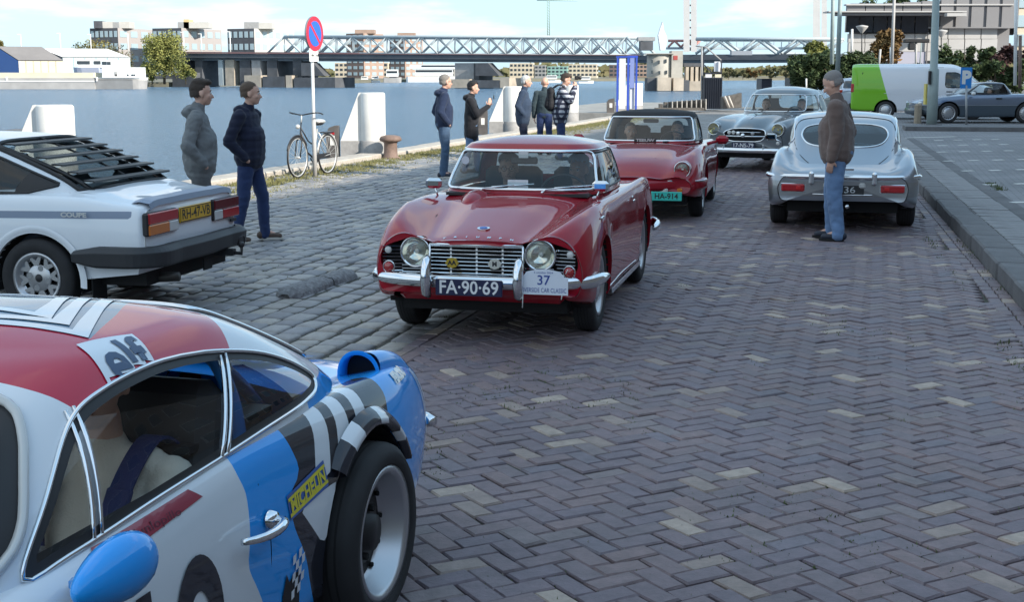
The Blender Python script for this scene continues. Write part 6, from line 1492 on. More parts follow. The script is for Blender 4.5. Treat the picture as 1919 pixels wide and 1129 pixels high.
    for j in range(21):
        y = -.68 + 1.36 * j / 20; hz = lambda x: bb.ray_cast(Vector((x, y, 2)), Vector((0, 0, -1)))[0].z
        V += [(-1.90, y, hz(-1.90) + .003), (-1.955, y, hz(-1.955) + .022), (-2.035, y, hz(-1.98) + .014), (-2.045, y, hz(-1.98) - .028), (-1.98, y, hz(-1.98) - .03)]
    mk('rear_spoiler', V, grid_faces(21, 5), m_band, root)
    put_text('lettering', 'RAPID 130', .026, m_lwh, root, (-1.992, .30, .868), (0, -1, 0), (.93, 0, .15))
    put_text('lettering', 'COUPE', .045, m_lwh, root, (-1.52, .8085, .75), (-1, 0, 0), (0, 0, 1), bold=.002, width=.2)
    for s in (1, -1):
        y0, y1 = .765 * s, .30 * s; cy = (y0 + y1) / 2; w = abs(y1 - y0); base = MB().box((-2.04, cy, .685), (.05, w, .165), bev=.012).build('rear_light', m_blk, root)
        MB().box((-2.062, cy, .725), (.02, w - .02, .078), bev=.006).build('red_lens', m_red if s > 0 else M('lamp_red_dark', (.12, .01, .015), .2), base)
        MB().box((-2.062, cy + .07 * s, .645), (.02, w - .16, .075), bev=.006).build('orange_lens', m_org if s > 0 else m_red, base); MB().box((-2.062, cy - .152 * s, .645), (.02, .14, .075), bev=.006).build('clear_lens', m_lwh, base)
    plate(root, 'RH-47-VB', (-2.055, 0, .705), .53, .115, M('plate_yellow', (.72, .42, .02), .4), m_blk, facing=-1, size=.105, bold=.0015, border=m_blk)
    MB().box((-2.05, -.68, .575), (.01, .1, .025)).build('model_badge', m_blk, root)
    P = resample([(-1.52, .835, .462), (-1.8, .835, .462), (-1.98, .82, .462), (-2.09, .74, .462), (-2.12, .4, .462), (-2.12, -.4, .462), (-2.09, -.74, .462), (-1.98, -.82, .462), (-1.8, -.835, .462), (-1.52, -.835, .462)], 60, power=1.)
    mb = MB(); sweep(P, [(-.03, -.078), (.016, -.076), (.03, -.06), (.036, .028), (.034, .034), (-.002, .066), (-.008, .068), (-.05, .07)], mb); mb.build('rear_bumper', M('bumper_black', (.028, .03, .034), .55), root, smooth=False)
    ex = MB(); ex.tube([(-1.5, .45, .27), (-1.95, .45, .27), (-2.12, .44, .28)], .035, 10); ex.tube([(-1.7, .1, .26), (-1.7, .5, .26)], .07, 10); ex.build('exhaust', M('exhaust_dark', (.06, .055, .05), .5, .6), root)
    th = MB(); th.box((-2.12, -.35, .36), (.16, .06, .05)); th.tube([(-2.12, -.35, .36), (-2.26, -.35, .35), (-2.26, -.35, .41)], .014, 8); th.sphere((-2.26, -.35, .42), .025); th.tube(resample([(-2.18, -.46, .40), (-2.2, -.46, .46), (-2.2, -.54, .46), (-2.2, -.54, .40)], 10), .006, 5); th.build('tow_hook', m_blk, root)
    for s in (1, -1): MB().box((-1.62, .68 * s, .22), (.012, .2, .19), rz=.0, bev=.005).build('mud_flap', m_blkm, root)
    MB().box((-2.08, -.12, .30), (.012, .14, .09)).build('fog_lamp', m_blkm, root)
    for x in (1.2, -1.2):
        for s in (1, -1): wheel(root, x, .715 * s, .287, .18, .175, 'star', spin=.25)
    liners(root, ax, .32, .775); underside(root, -1.98, 2.0, .66, .3, .12)
    MB().prism([(-1.55, .29), (-1.62, .40), (-2.0, .42), (-1.98, .34)], -.78, .78, 'xz').build('rear_apron', pr, root)
    interior(root, -1.3, .65, .62, .3, .86, [(-.2, .35, .58), (-.2, -.35, .58), (-.95, 0, .45)], M('interior_blue_grey', (.10, .12, .16), .8), .55, .35)
    return root
sk_car = build_coupe()
# ---------------------------------------------------------------- dark blue-grey roadster in the street at right
def build_roadster():
    root = car_root('roadster_car', 'blue-grey 1990s convertible with hardtop passing behind the lamp post', 15.66, 45.5, -180.)
    pr = paint('paint_blue_grey', (.16, .20, .27), .5, .3); pl = M('cladding_blue', (.06, .085, .11), .45, .2, coat=.5)
    rows = [(-2.15, -.04, .36, .66, .5, 1, .58, .78, .45, .80, .81), (-2.0, 0, .28, .82, .5, 1, .74, .86, .6, .88, .89), (-1.25, 0, .22, .89, .52, 1.1, .80, .90, .66, .92, .93), (0, 0, .2, .89, .52, 1.1, .81, .88, .68, .90, .92), (.7, 0, .2, .89, .52, 1.1, .80, .87, .66, .89, .92), (1.25, 0, .22, .89, .5, 1.1, .79, .83, .62, .84, .86), (1.75, .02, .24, .86, .48, 1.1, .75, .76, .55, .76, .78), (2.05, .06, .28, .78, .46, 1.1, .66, .70, .5, .69, .71), (2.2, .08, .33, .68, .45, 1, .58, .62, .42, .62, .63)]
    b = body_surf(rows, nu=90, nv=28, capb=(.02, .05)); ax = [(1.257, .375, .32), (-1.257, .375, .32)]; arches(b, ax, 0, .5)
    b.split(top_fn(round_poly([(-.8, -.6), (.6, -.6), (.6, .6), (-.8, .6)], .1), .7), 'body', 'drop')
    b.split(lambda V: np.maximum(V[:, 2] - .56, .2 - np.abs(V[:, 1])), 'body', 'clad', 'clad')
    gap(b, side_fn(round_poly([(.62, .26), (.68, 1.0), (-.68, 1.0), (-.62, .26)], .06)), root, src=['body', 'clad']) if False else gap(b, side_fn(round_poly([(.62, .26), (.68, 1.0), (-.68, 1.0), (-.62, .26)], .06)), root)
    b.emit([('body', pr), ('clad', pl)], 'body', None, root); b.trim('clad', 'side_moulding', .007, m_steelg, root, off=.004); b.lip('arch0', 'arch_edge', .05, pr, root)
    rings = [(-.95, .85, .70, .88, .90, 5, 5), (-.90, .72, .68, .97, .98, 5, 5), (-.75, .42, .62, 1.15, 1.16, 5, 5), (-.66, .22, .57, 1.24, 1.25, 5, 5), (-.6, .12, .53, 1.265, 1.275, 5, 5)]
    c = cabin_surf(rings, na=90, nr=26, dome=.03); c.split(front_fn(round_poly([(-.62, .93), (.62, .93), (.54, 1.225), (-.54, 1.225)], .05), .1), 'body', 'ws', 'ws')
    c.split(side_fn(round_poly([(.60, .93), (.20, 1.215), (-.60, 1.215), (-.72, .93)], .03), lo=.4), 'body', 'side', 'side')
    c.emit('body', 'hardtop', M('roof_dark_blue', (.02, .025, .045), .3, coat=1.), root); c.emit('ws', 'windscreen', g_car, root); c.sides('side', 'side_window', g_car, root); c.trim('side', 'window_trim', .012, m_blk, root)
    interior(root, -.8, .6, .6, .3, .86, [(-.3, .38, .6), (-.3, -.38, .6)], M('interior_grey', (.16, .16, .17), .8), .5, .38)
    for s in (1, -1):
        MB().box((2.10, .60 * s, .60), (.12, .30, .13), rz=-.35 * s, bev=.03).build('headlight', m_refl, root); w = MB(); w.box((.52, .98 * s, .93), (.11, .2, .13), bev=.05); w.build('door_mirror', m_lwh, root)
        MB().box((-.35, .895 * s, .78), (.2, .03, .04), bev=.01).build('door_handle', m_blk, root)
    MB().box((2.22, 0, .55), (.05, .75, .12), bev=.02).build('grille', m_chrome, root)
    mb = MB(); sweep(resample([(1.68, .90, .40), (2.0, .84, .40), (2.22, .6, .40), (2.3, 0, .40), (2.22, -.6, .40), (2.0, -.84, .40), (1.68, -.90, .40)], 40), [(-.05, -.14), (.02, -.12), (.035, .0), (.02, .06), (-.05, .08)], mb); mb.build('front_bumper', pl, root)
    for x in (1.257, -1.257):
        for s in (1, -1): wheel(root, x, .79 * s, .32, .2, .21, 'holes')
    liners(root, ax, .3, .85); underside(root, -2.0, 2.0, .7, .26)
    return root
rd_car = build_roadster(); rd_car.location.z = .14; rd_car.scale = (1.02, 1, 1.04)
# ---------------------------------------------------------------- panel van
def build_van():
    root = car_root('van', 'white panel van with a lime green rear end parked behind the lamp post', 15.1, 49.4, -16.5, 'van')
    pw = paint('paint_van_white', (.70, .72, .76), 0, .4); pg = paint('paint_lime_green', (.20, .50, .03), 0, .4)
    rows = [(-2.65, 0, .42, .86, .7, 1.6, .80, 1.86, .55, 1.97, 1.99), (-2.60, 0, .36, .93, .7, 1.8, .83, 1.90, .55, 2.0, 2.02), (-2.3, 0, .32, .95, .7, 1.9, .83, 1.91, .55, 2.02, 2.05), (0, 0, .3, .95, .7, 1.9, .83, 1.91, .55, 2.02, 2.05), (.75, 0, .3, .95, .7, 1.9, .82, 1.90, .5, 2.0, 2.03), (1.1, 0, .3, .95, .7, 1.8, .80, 1.80, .5, 1.90, 1.93),
            (1.5, 0, .3, .95, .7, 1.7, .80, 1.50, .55, 1.57, 1.62), (1.85, .03, .3, .94, .7, 1.5, .82, 1.21, .6, 1.26, 1.30), (2.3, .08, .32, .90, .65, 1.3, .78, 1.02, .6, 1.06, 1.10), (2.5, .1, .36, .82, .6, 1.1, .7, .85, .5, .88, .90), (2.56, .1, .4, .72, .55, 1, .62, .70, .45, .72, .74)]
    b = body_surf(rows, nu=120, nv=34, capb=(.01, .04)); ax = [(1.58, .40, .33), (-1.42, .40, .33)]; arches(b, ax, 0, .55)
    b.split(side_fn(round_poly([(1.42, 1.17), (.60, 1.17), (.60, 1.72), (.95, 1.72), (1.12, 1.64)], .05), lo=.5), 'body', 'side', 'side')
    b.split(lambda V: np.maximum(np.maximum(1.25 - V[:, 2], V[:, 2] - 1.86), np.maximum(np.abs(V[:, 1]) - .76, 1.1 - V[:, 0])), 'body', 'ws', 'ws')
    b.split(lambda V: V[:, 0] + 1.42 - (V[:, 2] - 1.2) * -.30 + .06, 'body', 'green', 'g')
    for q in ([(.55, .42), (.55, 1.9), (-.45, 1.9), (-.45, .42)], [(-.85, 1.2), (-.85, 1.75), (-2.3, 1.72), (-2.2, 1.2)], [(1.5, .45), (1.5, 1.15), (.58, 1.15), (.58, .45)]):
        o = gap(b, side_fn(round_poly(q, .05)), root, w=.007); o = gap(b, side_fn(round_poly(q, .05)), root, w=.007, src='green')
    b.emit([('body', pw), ('green', pg)], 'body', None, root); b.sides('side', 'side_window', g_dark, root); b.emit('ws', 'windscreen', g_car, root); b.trim('side', 'window_trim', .014, m_blk, root)
    MB().box((1.0, 0, 1.1), (1.0, 1.7, .1)).build('dashboard', m_blk, root); MB().box((.45, 0, 1.1), (.06, 1.7, 1.5)).build('bulkhead', M('van_interior', (.2, .2, .2), .8), root)
    for s in (1, -1):
        MB().box((-2.6, .90 * s, 1.15), (.12, .10, .32), bev=.02).build('rear_light', m_red, root); w = MB(); w.box((1.22, 1.06 * s, 1.28), (.12, .2, .26), bev=.04); w.build('door_mirror', m_blk, root); MB().box((.75, .955 * s, 1.02), (.22, .03, .04), bev=.01).build('door_handle', m_blk, root)
        MB().box((0, .955 * s, .95), (3.0, .012, .015)).build('body_crease', pw, root)
    put_text('lettering', 'o.tec', .12, M('print_grey', (.4, .42, .35), .5), root, (1.0, -.962, .92), (1, 0, 0), (0, 0, 1))
    for x in (1.58, -1.42):
        for s in (1, -1): wheel(root, x, .84 * s, .33, .2, .21, 'holes')
    liners(root, ax, .35, .9); underside(root, -2.5, 2.4, .8, .36, .14)
    MB().box((2.6, 0, .5), (.14, 1.6, .3), bev=.06).build('front_bumper', m_blk, root); MB().box((-2.68, 0, .48), (.12, 1.7, .2), bev=.04).build('rear_bumper', m_blk, root)
    return root
van = build_van(); van.location.z = .14; van.scale = (1, 1, .965)
def build_hatch():
    root = car_root('hatchback_car', 'pale blue-grey car mostly hidden behind the green end of the van', 14.75, 58.5, 80)
    pr = paint('paint_pale_blue', (.45, .5, .58), .3, .35)
    rows = [(-1.9, 0, .35, .70, .55, 1, .62, .88, .5, .92, .93), (-1.8, 0, .3, .80, .58, 1, .72, .95, .6, .98, 1.0), (0, 0, .25, .84, .58, 1, .76, .95, .6, .97, .98), (1.2, 0, .25, .82, .55, 1, .72, .88, .6, .92, .94), (1.9, .05, .32, .68, .5, 1, .6, .66, .5, .68, .7)]
    b = body_surf(rows, nu=60, nv=22); ax = [(1.2, .35, .3), (-1.2, .35, .3)]; arches(b, ax, 0, .5); b.emit('body', 'body', pr, root)
    c = cabin_surf([(-1.8, 1.1, .74, .93, .93, 4, 4), (-1.7, .9, .71, 1.1, 1.1, 4, 4), (-1.45, .5, .64, 1.35, 1.36, 4, 4), (-1.3, .3, .58, 1.42, 1.43, 4, 4)], na=60, nr=16, dome=.05)
    c.split(front_fn(round_poly([(-.6, 1.02), (.6, 1.02), (.52, 1.33), (-.52, 1.33)], .06), -.8, -1), 'body', 'rw', 'rw'); c.split(side_fn(round_poly([(.8, 1.0), (.35, 1.33), (-1.2, 1.33), (-1.5, 1.0)], .05), lo=.4), 'body', 'side')
    c.emit('body', 'roof', pr, root); c.emit('rw', 'rear_window', m_win, root); c.sides('side', 'side_window', m_win, root)
    for s in (1, -1): MB().box((-1.84, .68 * s, .86), (.1, .14, .2), bev=.02).build('rear_light', m_red, root)
    for x in (1.2, -1.2):
        for s in (1, -1): wheel(root, x, .74 * s, .3, .18, .19, 'holes')
    return root
hatch = build_hatch(); hatch.location.z = .14
# ---------------------------------------------------------------- blue, white and red rally coupe in the foreground
def build_rally():
    root = car_root('rally_car', 'low blue, white and red rally coupe with roll cage and sponsor stickers in the foreground', -1.45, 3.27, -106.)
    pw = paint('rally_white', (.74, .78, .82)); pb = paint('rally_blue', (.015, .33, .88)); pk = paint('rally_black', (.018, .02, .03)); prd = paint('rally_red', (.52, .015, .05)); pn = paint('rally_navy', (.10, .20, .30))
    rows = [(-1.98, -.05, .34, .53, .46, 1, .46, .56, .38, .56, .57), (-1.93, -.04, .29, .60, .46, 1.1, .52, .62, .42, .61, .62), (-1.68, -.0, .23, .69, .46, 1.15, .60, .695, .47, .665, .69), (-1.38, 0, .2, .735, .46, 1.15, .645, .725, .49, .70, .735), (-1.05, 0, .19, .75, .46, 1.15, .655, .735, .52, .73, .78), (-.7, 0, .18, .735, .47, 1.1, .66, .745, .55, .76, .80),
            (-.3, 0, .18, .725, .48, 1.1, .665, .75, .56, .775, .8), (.2, 0, .18, .72, .48, 1.1, .66, .728, .56, .75, .77), (.6, 0, .19, .725, .48, 1.1, .635, .695, .5, .71, .74), (1.05, 0, .2, .73, .48, 1.1, .60, .69, .42, .63, .66), (1.4, .01, .22, .70, .45, 1.1, .55, .64, .36, .55, .58), (1.7, .05, .24, .62, .42, 1, .46, .53, .3, .46, .48), (1.86, .05, .28, .52, .40, 1, .38, .45, .22, .42, .42)]
    b = body_surf(rows, nu=170, nv=54, capb=(.04, .05)); ax = [(1.05, .33, .30), (-1.05, .335, .295)]; arches(b, ax, 0, .45)
    b.split(top_fn(round_poly([(-1.0, -.58), (-.5, -.645), (.45, -.64), (.66, -.6), (.66, .6), (.45, .64), (-.5, .645), (-1.0, .58)], .06), .6), 'body', 'drop')
    gap(b, side_fn(smooth_poly([(-.245, .80), (-.31, .72), (-.375, .60), (-.385, .50), (-.35, .30), (-.2, .235), (.3, .225), (.55, .24), (.62, .45), (.60, .80)], 60)), root, w=.003)
    bl = [(-.262, .95), (-.262, .748), (-.262, .70), (-.285, .652), (-.275, .529), (-.25, .46), (-.32, .36), (-.42, .2), (-.45, .1), (-2.3, .1), (-2.3, .95)]
    b.split(side_fn(round_poly(bl, .05), lo=-1), 'body', 'blue')
    blk = [(-.56, .80), (-.565, .70), (-.60, .62), (-.50, .57), (-.52, .48), (-.60, .36), (-.66, .2), (-.80, .1), (-1.25, .1), (-1.25, .60), (-1.30, .69), (-1.28, .80)]
    b.split(side_fn(round_poly(blk, .06), 1, lo=.585), 'blue', 'black')
    b.split(side_fn([(-.56, .52), (-.80, .53), (-.735, .385), (-.70, .37)], 1, lo=.5), 'black', 'white2')
    for k, (x0, x1) in enumerate(((-.72, -.80), (-.875, -.945), (-1.02, -1.085))):
        b.split(side_fn([(x0 + .02, .64), (x0 - .05, .80), (x1 - .055, .80), (x1 + .01, .62), (x1 + .03, .56), (x0 + .05, .56)], 1, lo=.5), 'black', 'white2')
    b.emit([('body', pw), ('white2', pw), ('blue', pb), ('black', pk)], 'body', None, root); b.lip('arch0', 'arch_edge', .05, pw, root); b.lip('arch1', 'arch_edge', .05, pk, root)
    bv = b.bvh(['body', 'blue', 'black', 'white2'])
    # flares
    for s in (1, -1):
        for x, n0 in ((-1.05, 1), (1.05, 0)):
            n = 40; V = []; mi = []
            for i in range(n + 1):
                a = math.radians(46 + 108 * i / n)
                for rr, yy in ((.392, .745), (.378, .768), (.358, .785), (.342, .788), (.334, .76)): V.append((x + rr * math.cos(a), s * (yy - .02), .295 + rr * math.sin(a)))
            for i in range(n):
                a = 46 + 108 * (i + .5) / n; w = n0 and (62 < a < 76 or 96 < a < 108 or 126 < a < 137)
                mi += [1 if w else 0] * 4
            mk('wheel_arch_flare', V, grid_faces(n + 1, 5), [pk if n0 else pw, pw], root, smooth=True, mids=mi)
    # cabin
    rings = [(-1.40, 1.02, .675, .745, .68, 3.6, 3.2), (-1.26, .80, .655, .81, .80, 3.8, 3.3), (-1.04, .54, .612, .905, .93, 4, 3.5), (-.84, .35, .56, .99, 1.02, 4, 3.6), (-.69, .21, .505, 1.05, 1.066, 3.8, 3.6), (-.6, .12, .45, 1.075, 1.085, 3.6, 3.4)]
    c = cabin_surf(rings, na=200, nr=60, dome=.048)
    sw = smooth_poly([(.53, .705), (.40, .83), (.22, .965), (.10, 1.000), (-.1, 1.016), (-.3, 1.005), (-.47, .980), (-.66, .935), (-.84, .865), (-.925, .81), (-.90, .785), (-.80, .773), (-.5, .765), (-.25, .755), (.1, .742), (.40, .716)], 90)
    c.split(side_fn(sw, lo=.36), 'body', 'frame', 'side')
    sd = sd_poly(sw)
    c.split(lambda V: np.maximum(sd(V[:, [0, 2]]) + .022, .36 - np.abs(V[:, 1])), 'frame', 'glass', 'glass')
    # B pillar
    bp = lambda V: np.abs((V[:, 0] + .27) + (V[:, 2] - .755) * .80) - .024
    c.split(bp, 'glass', 'pillar', 'bp'); c.R['frame'] += c.R.pop('pillar')
    c.split(lambda V: V[:, 0] + .27 + (V[:, 2] - .755) * .80, 'glass', 'qglass')
    # quarter-light bar
    c.split(lambda V: np.abs((V[:, 0] - .295) + (V[:, 2] - .73) * .36) - .016, 'glass', 'vbar', 'vb')
    c.split(lambda V: np.maximum(.925 + .12 * (V[:, 0] + .1) - V[:, 2], V[:, 0] - .27 + (V[:, 2] - .73) * .36), 'glass', 'drop', 'gtop')
    ws = smooth_poly([(-.58, .70), (-.60, .76), (-.56, .87), (-.47, .99), (-.38, 1.022), (0, 1.04), (.38, 1.022), (.47, .99), (.56, .87), (.60, .76), (.58, .70), (.5, .685), (0, .70), (-.5, .685)], 80)
    wsf = front_fn(ws, .12); c.split(wsf, 'body', 'wsf', 'ws'); wsd = sd_poly(ws); c.split(lambda V: wsd(V[:, [1, 2]]) + .03, 'wsf', 'wsg', 'wsg')
    rw = round_poly([(-.60, .40), (-.66, 0), (-.60, -.40), (-1.12, -.545), (-1.24, -.40), (-1.27, 0), (-1.24, .40), (-1.12, .545)], .09, 8)
    rwf = top_fn(rw, .8); c.split(rwf, 'body', 'rwf', 'rw'); rd = sd_poly(rw); c.split(lambda V: rd(V[:, [0, 1]]) + .028, 'rwf', 'rwg', 'rwg')
    # roof colours
    rp = smooth_poly([(.262, 0), (.25, .3), (.225, .48), (.16, .60), (0, .66), (-.25, .66), (-.45, .60), (-.60, .40), (-.64, 0), (-.60, -.40), (-.45, -.60), (0, -.66), (.16, -.6), (.25, -.3)], 80)
    c.split(top_fn(rp, .9), 'body', 'red')
    c.split(top_fn([(.03, -.32), (-.03, .17), (-.055, .425), (-.30, .345), (-.60, .22), (-.60, -.32)], .9), 'red', 'navy')
    c.split(lambda V: np.minimum(V[:, 0] + 1.13, np.maximum(V[:, 2] - .80, V[:, 0] + .80)), 'body', 'cblue')
    c.emit([('body', pw), ('red', prd), ('navy', pn), ('cblue', pb)], 'roof', None, root)
    c.emit([('frame', m_blk), ('wsf', m_blk), ('rwf', m_blk)], 'window_rubber', None, root)
    ga = glass('rally_glass', (.93, .95, .95), refl=.32); c.sides('glass', 'side_window', ga, root); c.sides('qglass', 'quarter_window', glass('rally_glass_dark', (.6, .66, .7), refl=.7), root); c.emit('wsg', 'windscreen', ga, root); c.emit('rwg', 'rear_window', glass('rally_glass_rear', (.5, .58, .6)), root); c.sides('vbar', 'quarter_light_bar', m_steelg, root)
    c.trim('side', 'window_trim', .0065, m_chrome, root, off=.003); 
    bva = c.bvh()
    for (xa, za), (xb, zb), r_ in (((-.445, .978), (-.262, .752), .0065), ((-.415, .978), (-.232, .752), .0065), ((.200, .985), (.292, .728), .006), ((.224, .980), (.318, .726), .006)):
        for s in (1, -1):
            P = []
            for f in np.linspace(0, 1, 9):
                h, n_, _, _ = bva.ray_cast(Vector((xa + (xb - xa) * f, 2 * s, za + (zb - za) * f)), Vector((0, -s, 0)))
                if h: P.append(h + Vector((0, .003 * s, 0)))
            MB().tube(P, r_, 6).build('pillar_trim', m_chrome, root)
    c.trim('ws', 'windscreen_surround', .012, m_lwh, root, off=.005)
    pass
    c.trim('wsg', 'windscreen_trim', .011, m_lwh, root, off=.006); c.trim('rwg', 'rear_window_trim', .009, m_chrome, root, off=.005)
    cv = c.bvh(['body', 'red', 'navy', 'cblue', 'rwf'])
    # roof stripes: three bent white bands
    def band(pts, w, mat, bvh, name, d=(0, 0, -1), off=.003):
        P = [Vector((x, y, 0)) for x, y in pts]; V = []; k = len(P)
        for i, p in enumerate(P):
            t = (P[min(i + 1, k - 1)] - P[max(i - 1, 0)]).normalized(); n = Vector((-t.y, t.x, 0))
            if 0 < i < k - 1: t1 = (P[i] - P[i - 1]).normalized(); n = Vector((-t.y, t.x, 0)) / max(.4, t.dot(t1))
            V += [p + n * w / 2, p - n * w / 2]
        decal(name, V, [(2 * i, 2 * i + 1, 2 * i + 3, 2 * i + 2) for i in range(k - 1)], (0, 0, 1.6), (1, 0, 0), (0, 1, 0), d, bvh, mat, root, off, .03)
    for P in ([(-.17, -.30), (-.153, .096), (-.142, .232), (-.296, .166), (-.55, .05)], [(-.06, -.30), (-.084, .147), (-.115, .303), (-.302, .222), (-.56, .11)], [(.03, -.30), (-.04, .172), (-.066, .39), (-.303, .285), (-.57, .17)]): band(P, .033, pw, cv, 'roof_stripe')
    # elf sticker on the roof edge (reads from the side)
    o = decal('roof_sticker', [(.095, .592), (-.10, .615), (-.172, .466), (.005, .425)], [(0, 1, 2, 3)], (0, 0, 1.6), (1, 0, 0), (0, 1, 0), (0, 0, -1), cv, M('sticker_gloss_white', (.72, .77, .82), .25, coat=1), root, .0035, .02)
    V, Fs = text2d('elf', .165, bold=.0035); decal('sticker_lettering', V, Fs, (-.045, .530, 1.6), (-.985, .11, 0), (-.25, -.97, 0), (0, 0, -1), cv, M('print_dark_blue', (.04, .08, .16), .4), root, .006, .02)
    # side stickers
    def side_txt(s, size, x, z, mat, tilt=0., bold=.004, width=None, off=.004, name='sticker_lettering', bvh=bv):
        V, Fs = text2d(s, size, bold=bold)
        if width: xs = [v[0] for v in V]; k = width / (max(xs) - min(xs)); V = [(v[0] * k, v[1], 0) for v in V]
        r = Vector((-math.cos(tilt), 0, math.sin(tilt))); u = Vector((math.sin(tilt), 0, math.cos(tilt)))
        decal(name, V, Fs, (x, 2, z), r, u, (0, -1, 0), bvh, mat, root, off, .03)
    def side_poly(pts, mat, off=.003, name='sticker', bvh=bv): decal(name, [(-x, z) for x, z in pts], [tuple(range(len(pts)))], (0, 2, 0), (-1, 0, 0), (0, 0, 1), (0, -1, 0), bvh, mat, root, off, .03)
    ye = M('sticker_yellow', (.75, .66, .03), .35, coat=.5)
    side_poly([(-.488, .578), (-.735, .612), (-.745, .532), (-.50, .505)], M('sticker_blue', (.03, .12, .42), .35, coat=.5)); side_poly([(-.492, .569), (-.732, .602), (-.734, .592), (-.493, .559)], ye, .0045, 'sticker_border'); side_poly([(-.498, .524), (-.742, .553), (-.743, .543), (-.499, .513)], ye, .0045, 'sticker_border')
    side_txt('MICHELIN', .052, -.617, .556, ye, tilt=.125, width=.225, bold=.002, off=.005)
    side_txt('1', .42, .235, .40, pk, bold=.01, name='door_number'); 
    ring = []; n = 40
    V = [((.155 if k == 0 else .075) * math.cos(t) * .78, (.205 if k == 0 else .115) * math.sin(t)) for k in (0, 1) for t in np.linspace(0, 2 * math.pi, n, endpoint=False)]
    decal('door_number', V, [(i, (i + 1) % n, n + (i + 1) % n, n + i) for i in range(n)], (-.0, 2, .375), (-1, 0, 0), (0, 0, 1), (0, -1, 0), bv, pk, root, .004, .04)
    side_poly([(.34, .712), (-.045, .728), (-.085, .700), (.30, .670), (.36, .68)], M('sticker_darkred', (.30, .02, .05), .35, coat=.6), .003, 'door_stripe'); side_txt('dunlopillo', .026, .12, .698, M('print_brown', (.12, .02, .04), .5), tilt=-.02, width=.2, bold=0)
    side_poly([(-.455, .30), (-.47, .36), (-.49, .33), (-.52, .345), (-.555, .345), (-.56, .22), (-.46, .20)], m_blk, .003, 'flag_sticker')
    for i in range(4):
        for j in range(5):
            if (i + j) % 2 == 0: side_poly([(-.505 - i * .018, .27 + j * .026 + i * .004), (-.523 - i * .018, .274 + j * .026 + i * .004), (-.523 - i * .018, .30 + j * .026 + i * .004), (-.505 - i * .018, .296 + j * .026 + i * .004)], pw, .0045, 'flag_check')
    side_txt('YACCO', .03, -.52, .225, ye, tilt=.1, width=.09, off=.005)
    side_txt('FERODO', .040, -1.52, .690, m_lwh, tilt=-.04, width=.17, bold=.003, bvh=bv)
    # winged-diamond logo lines on the tail
    dm = M('logo_silver', (.6, .64, .66), .4)
    for a, c2 in (((-1.70, .665), (-1.80, .40)), ((-1.80, .40), (-1.76, .22)), ((-1.72, .665), (-1.90, .42)), ((-1.90, .42), (-1.80, .22))):
        for o_ in (0, .016): side_poly([(a[0] - o_, a[1]), (a[0] - o_ - .008, a[1]), (c2[0] - o_ - .008, c2[1]), (c2[0] - o_, c2[1])], dm, .003, 'logo_line')
    # tail scoop, engine lid, bumper
    n = 16; V = []; SY, SWd = .548, .08
    for i in range(9):
        f = i / 8; x = -1.44 - .34 * f; sc = math.cos(f * math.pi / 2) ** .6 if f < 1 else 0
        for j in range(n + 1):
            a = math.pi * j / n; y = SY + SWd * math.cos(a) * (.8 + .2 * sc); hh, _, _, _ = bv.ray_cast(Vector((x, y, 1.5)), Vector((0, 0, -1))); V.append((x, y, (hh.z if hh else .66) + .078 * sc * math.sin(a) ** .7 - .004))
    mk('air_scoop', V, grid_faces(9, n + 1), pb, root, smooth=True); V = []
    for f, x in ((1.0, -1.438), (.86, -1.434), (.86, -1.50)):
        for j in range(n + 1): a = math.pi * j / n; V.append((x, SY + SWd * f * math.cos(a), .68 + (.108 * f * math.sin(a) ** .7)))
    mk('scoop_lip', V, grid_faces(3, n + 1), pb, root, smooth=True)
    MB().prism([(SY + SWd * .88 * math.cos(a), .68 + .092 * math.sin(a) ** .7) for a in np.linspace(0, math.pi, n)], -1.505, -1.50, 'yz').build('scoop_opening', m_blkm, root)
    lid = [(-1.32, -.34), (-1.32, .22), (-1.40, .255), (-1.85, .22), (-1.85, -.30)]
    decal('engine_lid', lid, [tuple(range(5))], (0, 0, 1.6), (1, 0, 0), (0, 1, 0), (0, 0, -1), bv, pb, root, .012, .05)
    for s in (1, -1):
        m = MB(); m.tube(resample([(-2.0, .62 * s, .40), (-2.08, .45 * s, .40), (-2.10, .22 * s, .40)], 10), [.02, .03, .034, .036, .036, .036, .034, .03, .02, .012], 10); m.build('quarter_bumper', m_chrome, root); MB().sphere((-2.0, .42 * s, .50), (.04, .05, .05), 12, 8).build('rear_light', m_red, root)
    # door handle
    h = MB(); h.tube(resample([(-.18, .748, .555), (-.22, .775, .553), (-.30, .785, .548), (-.375, .77, .548), (-.385, .735, .548)], 14), [.010, .010, .011, .012, .012, .013, .013, .014, .014, .014, .014, .014, .013, .01], 8)
    h.lathe([(.026, .0), (.022, .02), (0, .024)], (-.375, .728, .55), 'Y', 14); h.build('door_handle', m_chrome, root)
    # mirror
    m = MB(); V = []; nn = 22; mm = 14
    for i in range(mm + 1):
        t = math.pi * i / mm
        for j in range(nn):
            a = 2 * math.pi * j / nn; x = -math.cos(t); k = 1 - .25 * x; V.append((.50 + x * .135, .82 + .055 * k * math.sin(t) * math.cos(a), .735 + .066 * k * math.sin(t) * math.sin(a)))
    m.add(V, grid_faces(mm + 1, nn, close_v=True), True); mo = m.build('door_mirror', pb, root); MB().tube([(.46, .70, .68), (.48, .80, .72)], .016, 8).build('mirror_stem', pb, mo)
    for x in (1.05, -1.05):
        for s in (1, -1): wheel(root, x, (.70 if x < 0 else .66) * s, .288, .20 if x < 0 else .18, .203, 'deep')
    liners(root, ax, .38, .72); underside(root, -1.8, 1.6, .5, .22)
    # interior, roll cage, seats, driver's belts
    interior(root, -.75, .62, .55, .24, .70, [(-.40, .30, .43), (-.36, -.30, .45)], M('rally_interior', (.06, .06, .065), .8), .62, .31)
